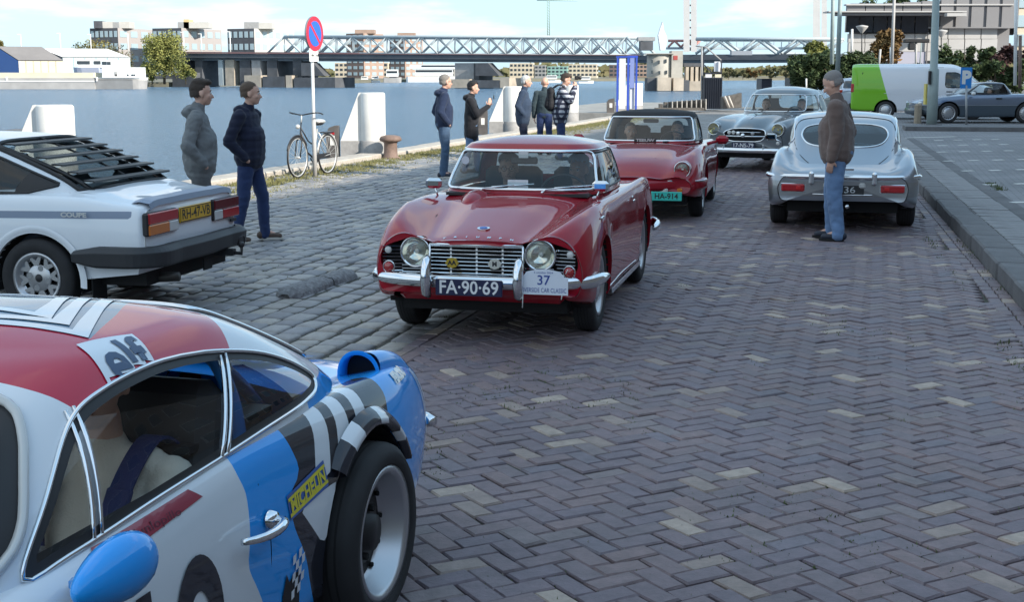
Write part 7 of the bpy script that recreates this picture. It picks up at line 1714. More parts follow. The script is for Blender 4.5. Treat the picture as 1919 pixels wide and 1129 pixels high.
    cg = M('cage_blue', (.02, .20, .55), .35, coat=.5); g = MB()
    for s in (1, -1):
        for nm, P in (('cage_tube', [(-.52, .54 * s, .30), (-.54, .55 * s, .80), (-.50, .47 * s, 1.0), (-.48, .38 * s, 1.045), (-.48, 0, 1.06)]), ('cage_tube', [(-.50, .46 * s, 1.01), (-.1, .47 * s, 1.03), (.15, .45 * s, 1.01), (.42, .52 * s, .80), (.50, .54 * s, .5)]), ('cage_tube', [(-.50, .42 * s, 1.0), (-.85, .40 * s, .80), (-1.1, .38 * s, .60)])):
            MB().tube(resample(P, 22), .021, 10).build(nm, cg, root)
    MB().tube([(-.54, .52, .78), (-.54, -.52, .78)], .02, 10).build('cage_tube', cg, root); MB().tube([(-.50, -.44, .98), (-.85, .36, .74)], .02, 10).build('cage_tube', cg, root)
    MB().box((-.62, 0, .72), (.5, 1.0, .02)).build('rear_shelf', m_blk, root)
    return root
rally = build_rally()
# ================================================================ people
from mathutils import noise as mnoise
def _frame(t, side):
    t = t.normalized(); s = side - t * side.dot(t)
    if s.length < 1e-4: s = t.orthogonal()
    s.normalize(); return t, s, t.cross(s)
class Cap:
    """union of tapered elliptical capsules, joined by a voxel remesh into one continuous surface"""
    def __init__(s): s.m = MB()
    def cap(s, p0, p1, r0, r1=None, side=(0, 1, 0), n=14):
        p0, p1 = Vector(p0), Vector(p1); r1 = r1 or r0; r0 = r0 if hasattr(r0, '__len__') else (r0, r0); r1 = r1 if hasattr(r1, '__len__') else (r1, r1)
        t, u, w = _frame(p1 - p0, Vector(side)); V = []; rings = []
        for k in range(5): a = math.pi / 2 * (1 - k / 4); rings.append((p0 - t * min(r0) * math.sin(a), math.cos(a), r0))
        for k in range(1, 4): f = k / 4; rings.append((p0.lerp(p1, f), 1, (r0[0] + (r1[0] - r0[0]) * f, r0[1] + (r1[1] - r0[1]) * f)))
        for k in range(5): a = math.pi / 2 * k / 4; rings.append((p1 + t * min(r1) * math.sin(a), math.cos(a), r1))
        for c, f, r in rings:
            f = max(f, .02)
            for j in range(n): a = 2 * math.pi * j / n; V.append(c + u * (r[0] * f * math.cos(a)) + w * (r[1] * f * math.sin(a)))
        k = len(rings); s.m.add(V, grid_faces(k, n, close_v=True) + [tuple(range(n))[::-1], tuple((k - 1) * n + j for j in range(n))]); return s
    def ell(s, c, r, rot=None): s.m.sphere(c, r, 18, 12, rot); return s
    def chain(s, pts, rs, side=(0, 1, 0)):
        for i in range(len(pts) - 1): s.cap(pts[i], pts[i + 1], rs[i], rs[i + 1], side)
        return s
    def build(s, name, mat, parent, vox=.012, smooth=3, wrinkle=0., wf=9., quilt=0., cut=None):
        me = bpy.data.meshes.new(name); me.from_pydata([tuple(v) for v in s.m.V], [], s.m.F)
        bm = bmesh.new(); bm.from_mesh(me); bmesh.ops.recalc_face_normals(bm, faces=bm.faces); bm.to_mesh(me); bm.free()
        o = bpy.data.objects.new(name, me); COL.objects.link(o)
        r = o.modifiers.new('r', 'REMESH'); r.mode = 'VOXEL'; r.voxel_size = vox; r.adaptivity = 0
        if smooth: q = o.modifiers.new('s', 'SMOOTH'); q.factor = .5; q.iterations = smooth
        dg = bpy.context.evaluated_depsgraph_get(); ne = bpy.data.meshes.new_from_object(o.evaluated_get(dg)); ne.name = name
        n = len(ne.vertices); co = np.empty(n * 3, np.float32); ne.vertices.foreach_get('co', co); co = co.reshape(-1, 3)
        if wrinkle or quilt:
            no = np.empty(n * 3, np.float32); ne.vertices.foreach_get('normal', no); no = no.reshape(-1, 3); d = np.zeros(n)
            if wrinkle: d += np.array([mnoise.fractal(Vector((v[0] * wf, v[1] * wf, v[2] * wf * 1.7)), .8, 2.1, 3) for v in co]) * wrinkle
            if quilt: d += -np.abs(np.sin(co[:, 2] * math.pi / .075)) ** .4 * -quilt - quilt
            co = co + no * d[:, None]; ne.vertices.foreach_set('co', co.astype(np.float32).ravel())
        ne.materials.clear(); ne.materials.append(mat); ne.polygons.foreach_set('use_smooth', np.ones(len(ne.polygons), bool)); ne.update()
        if cut:
            bm = bmesh.new(); bm.from_mesh(ne); bmesh.ops.delete(bm, geom=[f for f in bm.faces if cut(f.calc_center_median())], context='FACES'); bm.to_mesh(ne); bm.free()
        bpy.data.objects.remove(o); bpy.data.meshes.remove(me)
        ob = bpy.data.objects.new(name, ne); COL.objects.link(ob); ob.parent = parent; return ob
m_skin = M('skin', (.60, .36, .27), .55, var=.08, vs=20); m_eye = M('eye_white', (.6, .58, .55), .3); m_iris = M('eye_dark', (.03, .02, .015), .2)
def cloth(name, col, **k): return M(name, col, .9, var=k.get('var', .08), vs=k.get('vs', 3), bump=.25, bs=150, sheen=.1)
def head(root, c, yaw, skin, hairm, hair='short', s=1., pitch=0., glasses=False, neck_to=None, body=None, vox=.008):
    """adds head volumes to the body cap; hair and eyes are their own meshes"""
    Rm = Matrix.Rotation(yaw, 3, 'Z') @ Matrix.Rotation(pitch, 3, 'Y'); c = Vector(c)
    P = lambda x, y, z: c + Rm @ Vector((x, y, z)) * s
    B = body
    B.ell(P(-.012, 0, .03), (.098 * s, .076 * s, .092 * s), Rm); B.ell(P(.018, 0, -.03), (.072 * s, .062 * s, .082 * s), Rm); B.ell(P(.045, 0, -.085), (.036 * s, .036 * s, .026 * s), Rm)
    B.cap(P(.08, 0, .0), P(.103, 0, -.034), .010 * s, .014 * s); B.cap(P(.068, -.03, .02), P(.068, .03, .02), .018 * s); B.cap(P(.078, -.018, -.062), P(.078, .018, -.062), .010 * s)
    for q in (1, -1): B.ell(P(-.008, .078 * q, -.008), (.020 * s, .010 * s, .032 * s), Rm); B.ell(P(.055, .038 * q, -.025), (.026 * s, .022 * s, .026 * s), Rm)
    e = MB()
    for q in (1, -1): e.sphere(P(.074, .030 * q, .003), .0125 * s, 10, 8)
    e.build('eyes', m_eye, root); e = MB()
    for q in (1, -1): e.sphere(P(.0835, .031 * q, .003), .006 * s, 8, 6)
    e.build('irises', m_iris, root); e = MB()
    for q in (1, -1): e.tube([P(.083, .014 * q, .024), P(.086, .030 * q, .030), P(.074, .05 * q, .024)], .0045 * s, 5)
    if hair != 'bald_': e.build('eyebrows', hairm, root)
    MB().tube([P(.086, -.022, -.060), P(.092, 0, -.062), P(.086, .022, -.060)], .0035 * s, 5).build('mouth', M('lips', (.32, .12, .10), .5), root)
    if glasses:
        g = MB()
        for q in (1, -1):
            g.tube([P(.096 + .004 * math.cos(a), .032 * q + .024 * math.cos(a), .002 + .018 * math.sin(a)) for a in np.linspace(0, 6.28, 13)[:-1]], .0022, 5, closed=True); g.tube([P(.092, .056 * q, .008), P(.0, .084 * q, .01)], .002, 4)
        g.tube([P(.1, -.01, .006), P(.1, .01, .006)], .002, 4); g.build('glasses', m_blk, root)
    if hair != 'bald':
        H = Cap(); H.ell(P(-.022, 0, .048), (.097 * s, .079 * s, .083 * s), Rm); H.ell(P(-.038, 0, .0), (.076 * s, .077 * s, .074 * s), Rm)
        if hair == 'quiff': H.ell(P(.035, 0, .105), (.065 * s, .066 * s, .035 * s), Rm); H.ell(P(-.02, 0, .10), (.08 * s, .07 * s, .05 * s), Rm)
        if hair == 'thick': H.ell(P(-.0, 0, .075), (.10 * s, .09 * s, .07 * s), Rm)
        inv = Rm.inverted()
        def cut(p):
            q = inv @ (Vector(p) - c) / s
            j = .02 * mnoise.noise(q * 55)
            return (q.x > .034 + j and q.z < .078 + j) or (q.x > -.016 + j and q.z < .024 + j) or q.z < -.036 + j or (q.x > .005 + j and q.z < .052 + j)
        H.build('hair', hairm, root, .008, 1, wrinkle=.0025, wf=30, cut=cut)
def hand(B, wrist, direc, palm_side, curl=.4, s=1.):
    """palm + five unequal bent fingers"""
    w = Vector(wrist); d = Vector(direc).normalized(); n = Vector(palm_side); n = (n - d * n.dot(d)).normalized(); u = d.cross(n)
    B.cap(w, w + d * .075 * s, (.027 * s, .015 * s), (.038 * s, .015 * s), side=u)
    for k, ln in ((-1.5, .062), (-.5, .074), (.5, .080), (1.5, .070)):
        p = w + d * .085 * s + u * (k * .019 * s); a = p + (d * math.cos(curl) + n * math.sin(curl)) * ln * .5 * s; b = a + (d * math.cos(2 * curl) + n * math.sin(2 * curl)) * ln * .5 * s
        B.cap(p, a, .0100 * s, .0095 * s); B.cap(a, b, .0095 * s, .0085 * s)
    p = w + d * .025 * s + u * .028 * s; a = p + (d * .6 + u * .7 + n * .3).normalized() * .035 * s; b = a + (d * .85 + u * .2 + n * .45).normalized() * .032 * s; B.cap(p, a, .012 * s, .011 * s); B.cap(a, b, .011 * s, .0095 * s)
def person(label, x, y, deg, Hm=1.76, jacket=None, trousers=None, shoes=None, hairm=None, hair='short', arms=('pocket', 'pocket'), head_yaw=0., head_pitch=0., hood=False, coat_len=.0, quilt=0., glasses=False, fat=1., lean=0., stance=(.10, .0), wr=.006, foot_turn=(0, 0), skin=None, z=0., sole=None, collar=True, extra=None, slim=1., group=None, wide=1.):
    root = thing('person', label, 'person', (x, y, z), R(deg), group); k = Hm / 1.76 * .955; skin = skin or m_skin
    ln = lambda z_: lean * (z_ - .95) if z_ > .95 else 0
    S = lambda X, Y, Z: Vector(((X + ln(Z)) * k, Y * k, Z * k))
    hip, sh = .92, 1.43; sw = .175 * wide
    B = Cap(); J = Cap(); T = Cap(); SH = Cap()
    fy, fx = stance
    feet = {1: (fx, fy), -1: (-fx, -fy)}
    # body core
    B.cap(S(0, 0, hip), S(0, 0, 1.2), (.12, .09), (.13, .09)); B.cap(S(0, 0, 1.2), S(-.005, 0, 1.40), (.13, .09), (.15, .07)); B.cap(S(-.01, 0, 1.40), S(.02, 0, 1.56), .060 * k, .052 * k)
    J.cap(S(.005, 0, hip + .03), S(.01, 0, 1.18), (.178 * fat * k, .128 * fat * k), (.172 * fat * k, .135 * fat * k)); J.cap(S(.01, 0, 1.18), S(-.005, 0, 1.38), (.172 * fat * k, .132 * k), (.178 * wide * k, .112 * k)); J.cap(S(-.01, -.10, 1.425), S(-.01, .10, 1.425), (.07 * k, .062 * k), side=(1, 0, 0)); J.cap(S(-.01, 0, 1.40), S(.0, 0, 1.475), .085 * k, .066 * k)
    if coat_len: J.cap(S(.0, 0, hip + .05), S(.0, 0, hip - coat_len), (.178 * fat * k, .128 * fat * k), (.20 * k, .145 * k))
    if collar: J.cap(S(-.005, 0, 1.46), S(.01, 0, 1.515), (.073 * k, .073 * k), (.070 * k, .070 * k))
    if hood: J.ell(S(-.085, 0, 1.475), (.085 * k, .125 * k, .062 * k), Matrix.Rotation(-.35, 3, 'Y')); J.cap(S(.03, -.085, 1.46), S(-.06, -.10, 1.50), .035 * k); J.cap(S(.03, .085, 1.46), S(-.06, .10, 1.50), .035 * k)
    for i, q in enumerate((1, -1)):
        a = arms[i]; s_ = S(-.01, sw * q, 1.415)
        if a == 'pocket': el, wr_ = S(-.10, (.265 * wide) * q, 1.14), S(.045, .185 * q * wide, .955); hd = None
        elif a == 'down': el, wr_ = S(-.03, .245 * q, 1.14), S(.03, .25 * q, .885); hd = (Vector((.12, -.1 * q, -1)), Vector((0, -q, 0)), .35)
        elif a == 'behind': el, wr_ = S(-.12, .26 * q, 1.13), S(-.15, .10 * q, .98); hd = None
        elif a == 'phone': el, wr_ = S(.13, .20 * q, 1.14), S(.33, .07 * q, 1.30); hd = (Vector((.35, 0, 1)), Vector((-.3, -q, 0)), .25)
        elif a == 'camera': el, wr_ = S(.17, .22 * q, 1.22), S(.25, .07 * q, 1.50); hd = (Vector((.05, -.2 * q, 1)), Vector((-.6, -q, 0)), .75)
        elif a == 'mouth': el, wr_ = S(.16, .22 * q, 1.16), S(.24, .05 * q, 1.42); hd = (Vector((.1, -.1 * q, 1)), Vector((-1, 0, 0)), .9)
        elif a == 'wheel': el, wr_ = S(.12, .24 * q, 1.14), S(.36, .14 * q, 1.16); hd = (Vector((1, 0, .3)), Vector((0, 0, -1)), .9)
        else: el, wr_ = Vector(a[0]) * k, Vector(a[1]) * k; hd = a[2] if len(a) > 2 else None
        J.cap(s_, el, .078 * k * slim, .064 * k * slim); J.cap(el, wr_, .066 * k * slim, .050 * k * slim); B.cap(s_, el, .045 * k, .036 * k); B.cap(el, wr_, .036 * k, .026 * k)
        dr = (wr_ - el).normalized()
        if hd: hand(B, wr_ + dr * .01, hd[0], hd[1], hd[2], k)
        else: B.cap(wr_, wr_ + dr * .045, .028 * k, .025 * k)
        # legs
        fX, fY = feet[q]; hp = S(0, .09 * q, hip - .02); kn = S(.03 + fX * .55, (.09 * q + fY) * .5 + .01 * q, .50); an = S(fX - .01, fY, .10)
        B.cap(hp, kn, .065 * k, .05 * k); B.cap(kn, an, .05 * k, .035 * k); T.cap(hp, kn, .098 * k * slim, .075 * k * slim); T.cap(kn, an, .073 * k * slim, .060 * k * slim); T.cap(an, an + Vector((.0, 0, -.035 * k)), .060 * k * slim, .062 * k * slim)
        ft = foot_turn[i]; fd = Vector((math.cos(ft), math.sin(ft), 0)); SH.cap(an + Vector((0, 0, -.045 * k)) - fd * .05, an + Vector((0, 0, -.058 * k)) + fd * .15, (.043 * k, .046 * k), (.045 * k, .032 * k), side=(-fd.y, fd.x, 0)); B.cap(an, an + fd * .12 + Vector((0, 0, -.05 * k)), .03 * k, .025 * k)
    T.cap(S(0, -.06, hip + .02), S(0, .06, hip + .02), (.12 * k * fat, .105 * k), side=(1, 0, 0)); T.cap(S(0, 0, hip + .0), S(0, 0, hip + .12), (.155 * k * fat, .11 * k * fat), (.15 * k * fat, .115 * k * fat))
    hc = S(.045, 0, 1.655); head(root, hc, head_yaw, skin, hairm, hair, k * 1.07, head_pitch, glasses, body=B)
    B.build('body', skin, root, .0085, 2)
    J.build('jacket', jacket, root, .012, 3, wrinkle=wr, quilt=quilt); T.build('trousers', trousers, root, .012, 3, wrinkle=.008, wf=8)
    so = SH.build('shoes', shoes, root, .010, 2, cut=None)
    for i, q in enumerate((1, -1)):
        fX, fY = feet[q]; ft = foot_turn[i]; fd = Vector((math.cos(ft), math.sin(ft), 0)); an = S(fX - .01, fY, 0)
        pts = []
        for a in np.linspace(0, 2 * math.pi, 16, endpoint=False):
            l, w = (.155 if math.cos(a) > 0 else .115) * k, .047 * k; p = an + fd * (.05 + l * math.cos(a)) + Vector((-fd.y, fd.x, 0)) * w * math.sin(a); pts.append((p.x, p.y))
        MB().prism(pts, .0, .026).build('shoe_sole', sole or m_blkm, root)
    return root
def sitter(label, car, x, y, z, jacket, hairm, hair='short', yaw=0., glasses=False, arms='wheel', s=1., skin=None):
    """occupant of a car: seated, at the car's local (x,y,z of hip)"""
    M4 = Matrix.Translation(car.location) @ Matrix.Rotation(car.rotation_euler[2], 4, 'Z'); w = M4 @ Vector((x, y, z))
    root = thing('person', label, 'person', w, car.rotation_euler[2]); B = Cap(); J = Cap(); T = Cap(); skin = skin or m_skin
    S = lambda a, b, c: Vector((a, b, c)) * s
    B.cap(S(-.02, 0, .08), S(-.12, 0, .45), (.13, .09), (.14, .08)); B.cap(S(-.12, 0, .45), S(-.10, 0, .62), .055, .05)
    J.cap(S(0, 0, .05), S(-.08, 0, .30), (.17, .13), (.17, .13)); J.cap(S(-.08, 0, .28), S(-.12, 0, .45), (.175, .13), (.17, .10)); J.cap(S(-.12, -.11, .48), S(-.12, .11, .48), .065, side=(1, 0, 0)); J.cap(S(-.12, 0, .46), S(-.11, 0, .54), .08, .062)
    for q in (1, -1):
        sh = S(-.12, .19 * q, .46); el = S(.08, .24 * q, .24) if arms == 'wheel' else S(-.02, .24 * q, .2); wr = S(.32, .15 * q, .36) if arms == 'wheel' else S(.18, .1 * q, .12)
        J.cap(sh, el, .06, .05); J.cap(el, wr, .05, .038); B.cap(sh, el, .04, .034); B.cap(el, wr, .034, .026); hand(B, wr, (1, 0, .2), (0, 0, -1), .8)
        kn = S(.42, .12 * q, .16); T.cap(S(0, .09 * q, .06), kn, .085, .07); T.cap(kn, S(.62, .12 * q, -.14), .068, .05); B.cap(S(0, .09 * q, .06), kn, .06, .05); B.cap(kn, S(.62, .12 * q, -.14), .045, .035)
    head(root, S(-.08, 0, .71), yaw, skin, hairm, hair, s, 0, glasses, body=B)
    B.build('body', skin, root, .009, 2); J.build('jacket', jacket, root, .013, 2, wrinkle=.005); T.build('trousers', M('trousers_dark', (.03, .035, .05), .9), root, .014, 2); return root
h_dk = M('hair_dark_brown', (.05, .034, .025), .7, bump=.6, bs=160); h_br = M('hair_brown', (.11, .072, .048), .7, bump=.6, bs=160); h_gr = M('hair_grey', (.22, .2, .18), .7, bump=.6, bs=160); h_wh = M('hair_white', (.55, .55, .54), .7, bump=.6, bs=160); h_bk = M('hair_black', (.012, .011, .012), .6, bump=.6, bs=160); h_sp = M('hair_cropped_grey', (.24, .22, .21), .8, bump=.4, bs=200)
jn = cloth('denim_dark', (.02, .04, .12)); jl = cloth('denim_light', (.13, .22, .38), var=.3, vs=4); jm = cloth('denim_mid', (.06, .11, .19), var=.25, vs=4)
sh_b = M('shoe_black', (.018, .018, .02), .5); sh_br = M('shoe_brown', (.09, .06, .045), .7); sh_n = M('shoe_navy', (.015, .02, .035), .6); sole_w = M('sole_pale', (.55, .53, .48), .7)
person('man in a grey hooded jacket and trousers beside the white coupe', -2.98, 12.85, 10, 1.72, cloth('jacket_grey', (.17, .18, .185)), cloth('trousers_grey', (.11, .115, .12)), sh_b, h_dk, 'quiff', ('pocket', 'pocket'), head_yaw=.15, hood=True, fat=1.32, wide=1.2, wr=.012, stance=(.09, .03), coat_len=.04)
person('man in a navy quilted jacket and dark jeans behind the white coupe', -2.72, 13.95, -12, 1.70, cloth('jacket_navy_quilt', (.008, .012, .035)), jn, sh_br, h_br, 'short', ('pocket', 'pocket'), head_yaw=.30, hood=True, fat=1.3, quilt=.009, wr=.005, stance=(.17, .10), foot_turn=(.5, -.3), sole=sole_w, wide=1.25)
person('grey-haired man with glasses and navy jacket standing beside the boy', -1.15, 22.75, 12, 1.78, cloth('jacket_navy', (.010, .022, .06)), jm, sh_n, h_gr, 'short', ('pocket', 'pocket'), head_yaw=.25, glasses=True, hood=True, fat=1.2, wide=1.1, stance=(.08, .03), sole=sole_w)
person('dark-haired boy in a black coat holding up a phone on the quay', -.72, 23.9, -2, 1.66, cloth('coat_black', (.009, .010, .015)), jl, sh_b, h_bk, 'thick', ('phone', 'phone'), head_yaw=.1, hood=True, coat_len=.18, fat=1.1, stance=(.07, .12))
person('white-haired man in a dark blue jacket seen from the side behind the red hardtop roof', .22, 27.6, -5, 1.76, cloth('jacket_petrol', (.025, .045, .085)), cloth('trousers_navy', (.02, .025, .05)), sh_b, h_wh, 'short', ('pocket', 'pocket'), head_yaw=.1, fat=1.3, lean=.05, coat_len=.10)
def plaid():
    m = cloth('shirt_check', (.5, .5, .55)); nt = m.node_tree; N = nt.nodes; L = nt.links; b = N['Principled BSDF']; tc = N.new('ShaderNodeTexCoord'); sp = N.new('ShaderNodeSeparateXYZ'); L.new(tc.outputs['Object'], sp.inputs[0])
    ws = []
    for i, fr in ((1, 58), (2, 62)):
        ml = N.new('ShaderNodeMath'); ml.operation = 'MULTIPLY'; L.new(sp.outputs[i], ml.inputs[0]); ml.inputs[1].default_value = fr; sn = N.new('ShaderNodeMath'); sn.operation = 'SINE'; L.new(ml.outputs[0], sn.inputs[0]); g = N.new('ShaderNodeMath'); g.operation = 'GREATER_THAN'; g.inputs[1].default_value = .05; L.new(sn.outputs[0], g.inputs[0]); ws.append(g)
    ad = N.new('ShaderNodeMath'); ad.operation = 'ADD'; L.new(ws[0].outputs[0], ad.inputs[0]); L.new(ws[1].outputs[0], ad.inputs[1]); dv = N.new('ShaderNodeMath'); dv.operation = 'MULTIPLY'; dv.inputs[1].default_value = .5; L.new(ad.outputs[0], dv.inputs[0])
    cr = N.new('ShaderNodeValToRGB'); cr.color_ramp.interpolation = 'CONSTANT'; e = cr.color_ramp.elements; e[0].color = (.45, .47, .52, 1); e[1].position = .3; e[1].color = (.05, .055, .09, 1); x = e.new(.8); x.color = (.015, .018, .04, 1); L.new(dv.outputs[0], cr.inputs[0]); L.new(cr.outputs[0], b.inputs['Base Color']); return m
ck = person('man in a black and white checked shirt holding a camera to his face', .98, 27.6, 4, 1.80, plaid(), jn, sh_b, h_dk, 'thick', ('camera', 'camera'), head_pitch=.35, fat=1.35, lean=.10, coat_len=.10, wide=1.1)
bp = thing('backpack', 'black rucksack on the back of the man in the checked shirt', 'backpack', (.98, 27.6, 0), R(4)); Cap().cap((-.20, 0, 1.08), (-.19, 0, 1.40), (.15, .10), (.13, .08)).cap((-.28, 0, 1.10), (-.26, 0, 1.25), (.11, .05), (.10, .04)).build('bag', M('backpack_black', (.012, .012, .016), .8, bump=.3, bs=30), bp, .012, 2, wrinkle=.006)
for q in (1, -1): MB().tube(resample([(-.13, .11 * q, 1.46), (.0, .13 * q, 1.52), (.12, .14 * q, 1.38), (.08, .18 * q, 1.15), (-.12, .17 * q, 1.06)], 14), .016, 6).build('strap', m_blk, bp)
cmr = thing('camera', 'small black camera held to the face of the man in the checked shirt', 'camera', (.98, 27.6, 0), R(4)); MB().box((.33, 0, 1.66), (.07, .13, .085), bev=.012).build('camera_body', m_blk, cmr); MB().cyl((.36, 0, 1.66), (.43, 0, 1.66), .033, .036, 16).build('lens', m_blk, cmr)
ph = thing('phone', 'dark smartphone held up by the boy in the black coat', 'phone', (-.72, 23.9, 0), R(-2)); MB().box((.40, 0, 1.33), (.012, .15, .075), bev=.004).build('handset', m_blk, ph)
person('bald person standing behind the man in the checked shirt', .70, 29.2, 80, 1.72, cloth('jacket_teal', (.03, .05, .06)), jn, sh_b, h_wh, 'bald', ('down', 'down'))
person('man in a brown jacket and light jeans standing by the silver car', 3.40, 14.10, 160, 1.81, M('jacket_brown', (.15, .105, .09), .95, var=.18, vs=5, bump=.35, bs=180, sheen=.2), jl, sh_n, h_sp, 'short', ('down', 'pocket'), head_yaw=-.05, head_pitch=.45, fat=1.42, wide=1.18, stance=(.13, -.05), slim=1.15, lean=.04, foot_turn=(-.1, .1))
# occupants
jd = cloth('jumper_dark', (.02, .022, .03)); jr = cloth('jacket_dark_red', (.09, .012, .018)); jg = cloth('shirt_grey', (.25, .27, .3)); jw = cloth('shirt_white', (.6, .6, .58)); crm = cloth('suit_cream', (.74, .67, .55), var=.1)
sitter('passenger with glasses and dark jumper in the red hardtop roadster', tr_car, -.25, -.28, .33, jd, h_gr, 'thick', .15, True, 'lap', .93)
sitter('white-haired driver in a dark red jacket of the red hardtop roadster', tr_car, -.25, .28, .33, jr, h_wh, 'thick', -.3, False, 'wheel', .93)
sitter('dark-jacketed passenger of the soft-top spider', sp_car, -.15, -.31, .30, jd, h_sp, 'short', .25, False, 'lap', .95)
sitter('driver in a pale shirt and dark pullover in the soft-top spider', sp_car, -.15, .31, .30, cloth('pullover_blue', (.05, .065, .085)), h_gr, 'short', 0, False, 'wheel', .98)
sitter('passenger in a white shirt in the grey saloon', sa_car, -.05, -.35, .45, jw, h_br, 'short', .1, False, 'lap', .98)
sitter('driver of the grey saloon', sa_car, -.05, .35, .45, jg, h_gr, 'short', 0, False, 'wheel', .98)
sitter('driver of the blue-grey convertible', rd_car, -.15, .38, .36, jd, h_br, 'short', 0, False, 'wheel', .95)
dr = sitter('driver in a cream race suit strapped in the rally coupe', rally, -.17, .30, .20, crm, h_bk, 'short', .25, False, 'wheel', 1.02, skin=M('skin_warm', (.68, .42, .31), .5, var=.06, vs=15))
m_belt = M('belt_navy', (.015, .025, .11), .7, bump=.3, bs=80)
bt = thing('safety_harness', 'dark blue racing harness over the shoulders of the rally driver', 'harness', dr.location, dr.rotation_euler[2])
for q in (1, -1):
    P = resample([(-.24, .12 * q, .52), (-.14, .125 * q, .565), (-.03, .12 * q, .50), (.055, .11 * q, .38), (.085, .09 * q, .25), (.12, .05 * q, .14)], 24); V = []
    for i, p in enumerate(P):
        t = Vector(P[min(i + 1, 23)] - P[max(i - 1, 0)]).normalized(); n = Vector((0, 1, 0)); up = t.cross(n); V += [Vector(p) + n * .032, Vector(p) - n * .032, Vector(p) - n * .032 + up * .008, Vector(p) + n * .032 + up * .008]
    MB().add(V, [(i * 4 + k, i * 4 + (k + 1) % 4, i * 4 + 4 + (k + 1) % 4, i * 4 + 4 + k) for i in range(23) for k in range(4)]).build('shoulder_belt', m_belt, bt)
    MB().box((.03, .115 * q, .43), (.10, .072, .02), rot=Matrix.Rotation(.95, 3, 'Y'), bev=.005).build('shoulder_pad', m_belt, bt); MB().box((.085, .10 * q, .30), (.03, .07, .05), bev=.006).build('buckle', m_steelg, bt)
# ================================================================ right side and street furniture
def R_(name, px0, px1, pt, pb, mat, depth, Y, parent, rz=0.): return rbox(name, px0, px1, pt, pb, mat, depth, Y, parent, rz)
m_pg = M('panel_grey', (.20, .195, .20), .6, var=.06, vs=.5); m_pl2 = M('panel_light', (.42, .41, .40), .65, var=.06, vs=.5); m_dk = M('dark_glazing', (.02, .025, .035), .06, spec=.9); m_lp = M('lamp_post_green', (.28, .34, .33), .5, var=.1, vs=2)
gb = thing('pavilion_building', 'large pale modern building with dark ribbon window and projecting canopy behind the van', 'building', (0, 0, 0))

def vbox(nm, x0, x1, pt, pb, mat, Y0, Y1, par):
    z0, z1 = at(0, pb, Y0).z, at(0, pt, Y0).z; P = [at(x0, 90, Y0), at(x1, 90, Y0), at(x1 - 8, 90, Y1), at(x0 + 8, 90, Y1)]
    return MB().add([(p.x, p.y, z0) for p in P] + [(p.x, p.y, z1) for p in P], [(0, 1, 5, 4), (1, 2, 6, 5), (2, 3, 7, 6), (3, 0, 4, 7), (4, 5, 6, 7)]).build(nm, mat, par)
vbox('core', 1590, 1890, 6, 150, m_pg, 76, 90, gb); vbox('back_block', 1830, 1905, -60, 52, m_pg, 77, 91, gb)
for i in range(9):
    a = 1587 + i * 35; R_('upper_panel', a + .4, a + 34.6, 9 - i * 1.9, 51.5 if i > 4 else 27, m_pg, .3, 75.6, gb)
for i in range(5): R_('upper_panel', 1762 + i * 28.6, 1790 + i * 28.6, -40, 51.5, m_pg, .3, 75.5, gb)
for i in range(6): R_('window', 1585 + i * 26, 1610.5 + i * 26, 28, 60 + i * .2, m_dk, .25, 75.3, gb, 0)
for r in range(3):
    for i in range(5): R_('lower_panel', 1590 + i * 31.2, 1620.6 + i * 31.2, 63 + r * 17, 79.3 + r * 17, m_pl2, .3, 75.6, gb)
    for i in range(4): R_('lower_panel', 1746 + i * 31, 1776.4 + i * 31, 53 + r * 20, 72.4 + r * 20, m_pl2, .3, 75.6, gb)
R_('garage_door', 1680, 1735, 97, 130, M('door_lilac', (.35, .35, .42), .6), .3, 75.5, gb)
R_('canopy', 1553, 1812, 20, 22.5, m_pl2, 1.4, 74, gb); R_('canopy', 1568, 1812, 24, 28, m_pg, 1.2, 74.2, gb); R_('canopy_light', 1775, 1812, 24, 30, m_pl2, .5, 73.5, gb); R_('ledge', 1740, 1900, 50, 52.5, m_pg, .6, 75.2, gb)
R_('downpipe', 1737, 1739, 60, 125, m_pg, .12, 75.4, gb); R_('roof_edge', 1586, 1900, 7, 9.5, m_pl2, .6, 75.4, gb)
eb = thing('apartment_building', 'beige building with pale windows at the right edge of the picture', 'building', (0, 0, 0)); vbox('wall', 1902, 2060, -90, 130, m_crm, 92, 104, eb)
for r in range(5):
    for i in range(4): R_('window', 1907 + i * 30, 1927 + i * 30, -80 + r * 36, -58 + r * 36, m_glz, .2, 91.9, eb)
# trees, hedges
def veg(nm, label, px, top, bot, wpx, Y, mat, n, leaf, lobes, seed, shape='round', dep=None, cat='tree', th=.05):
    p = at(px, bot, Y); h = at(px, top, Y).z - p.z; return tree(nm, label, (p.x, p.y, p.z), h, wpx * mpp(Y), mat, th, n, leaf, lobes, seed=seed, shape=shape, depth=dep, cat=cat)
veg('hedge', 'dark ivy-green hedge behind the man in the brown jacket', 1560, 93, 172, 175, 66, m_dkleaf, 12000, .13, 70, 60, 'hedge', 3, 'hedge')
veg('shrub', 'dark round bush at the left end of the hedge near the water', 1500, 100, 172, 56, 68, m_dkleaf, 3000, .13, 16, 61, cat='shrub')
veg('tree', 'tree with orange autumn leaves in front of the pale building', 1657, 54, 128, 68, 70, m_orleaf, 4200, .13, 22, 62, th=.1)
veg('tree', 'pale green tree at the foot of the right lift tower', 1528, 76, 118, 56, 110, m_willow, 1800, .22, 14, 63)
veg('shrub', 'green bushes in front of the lower wall of the pale building', 1805, 84, 150, 112, 64, m_dkleaf, 7000, .12, 48, 64, 'hedge', 2.5, 'shrub')
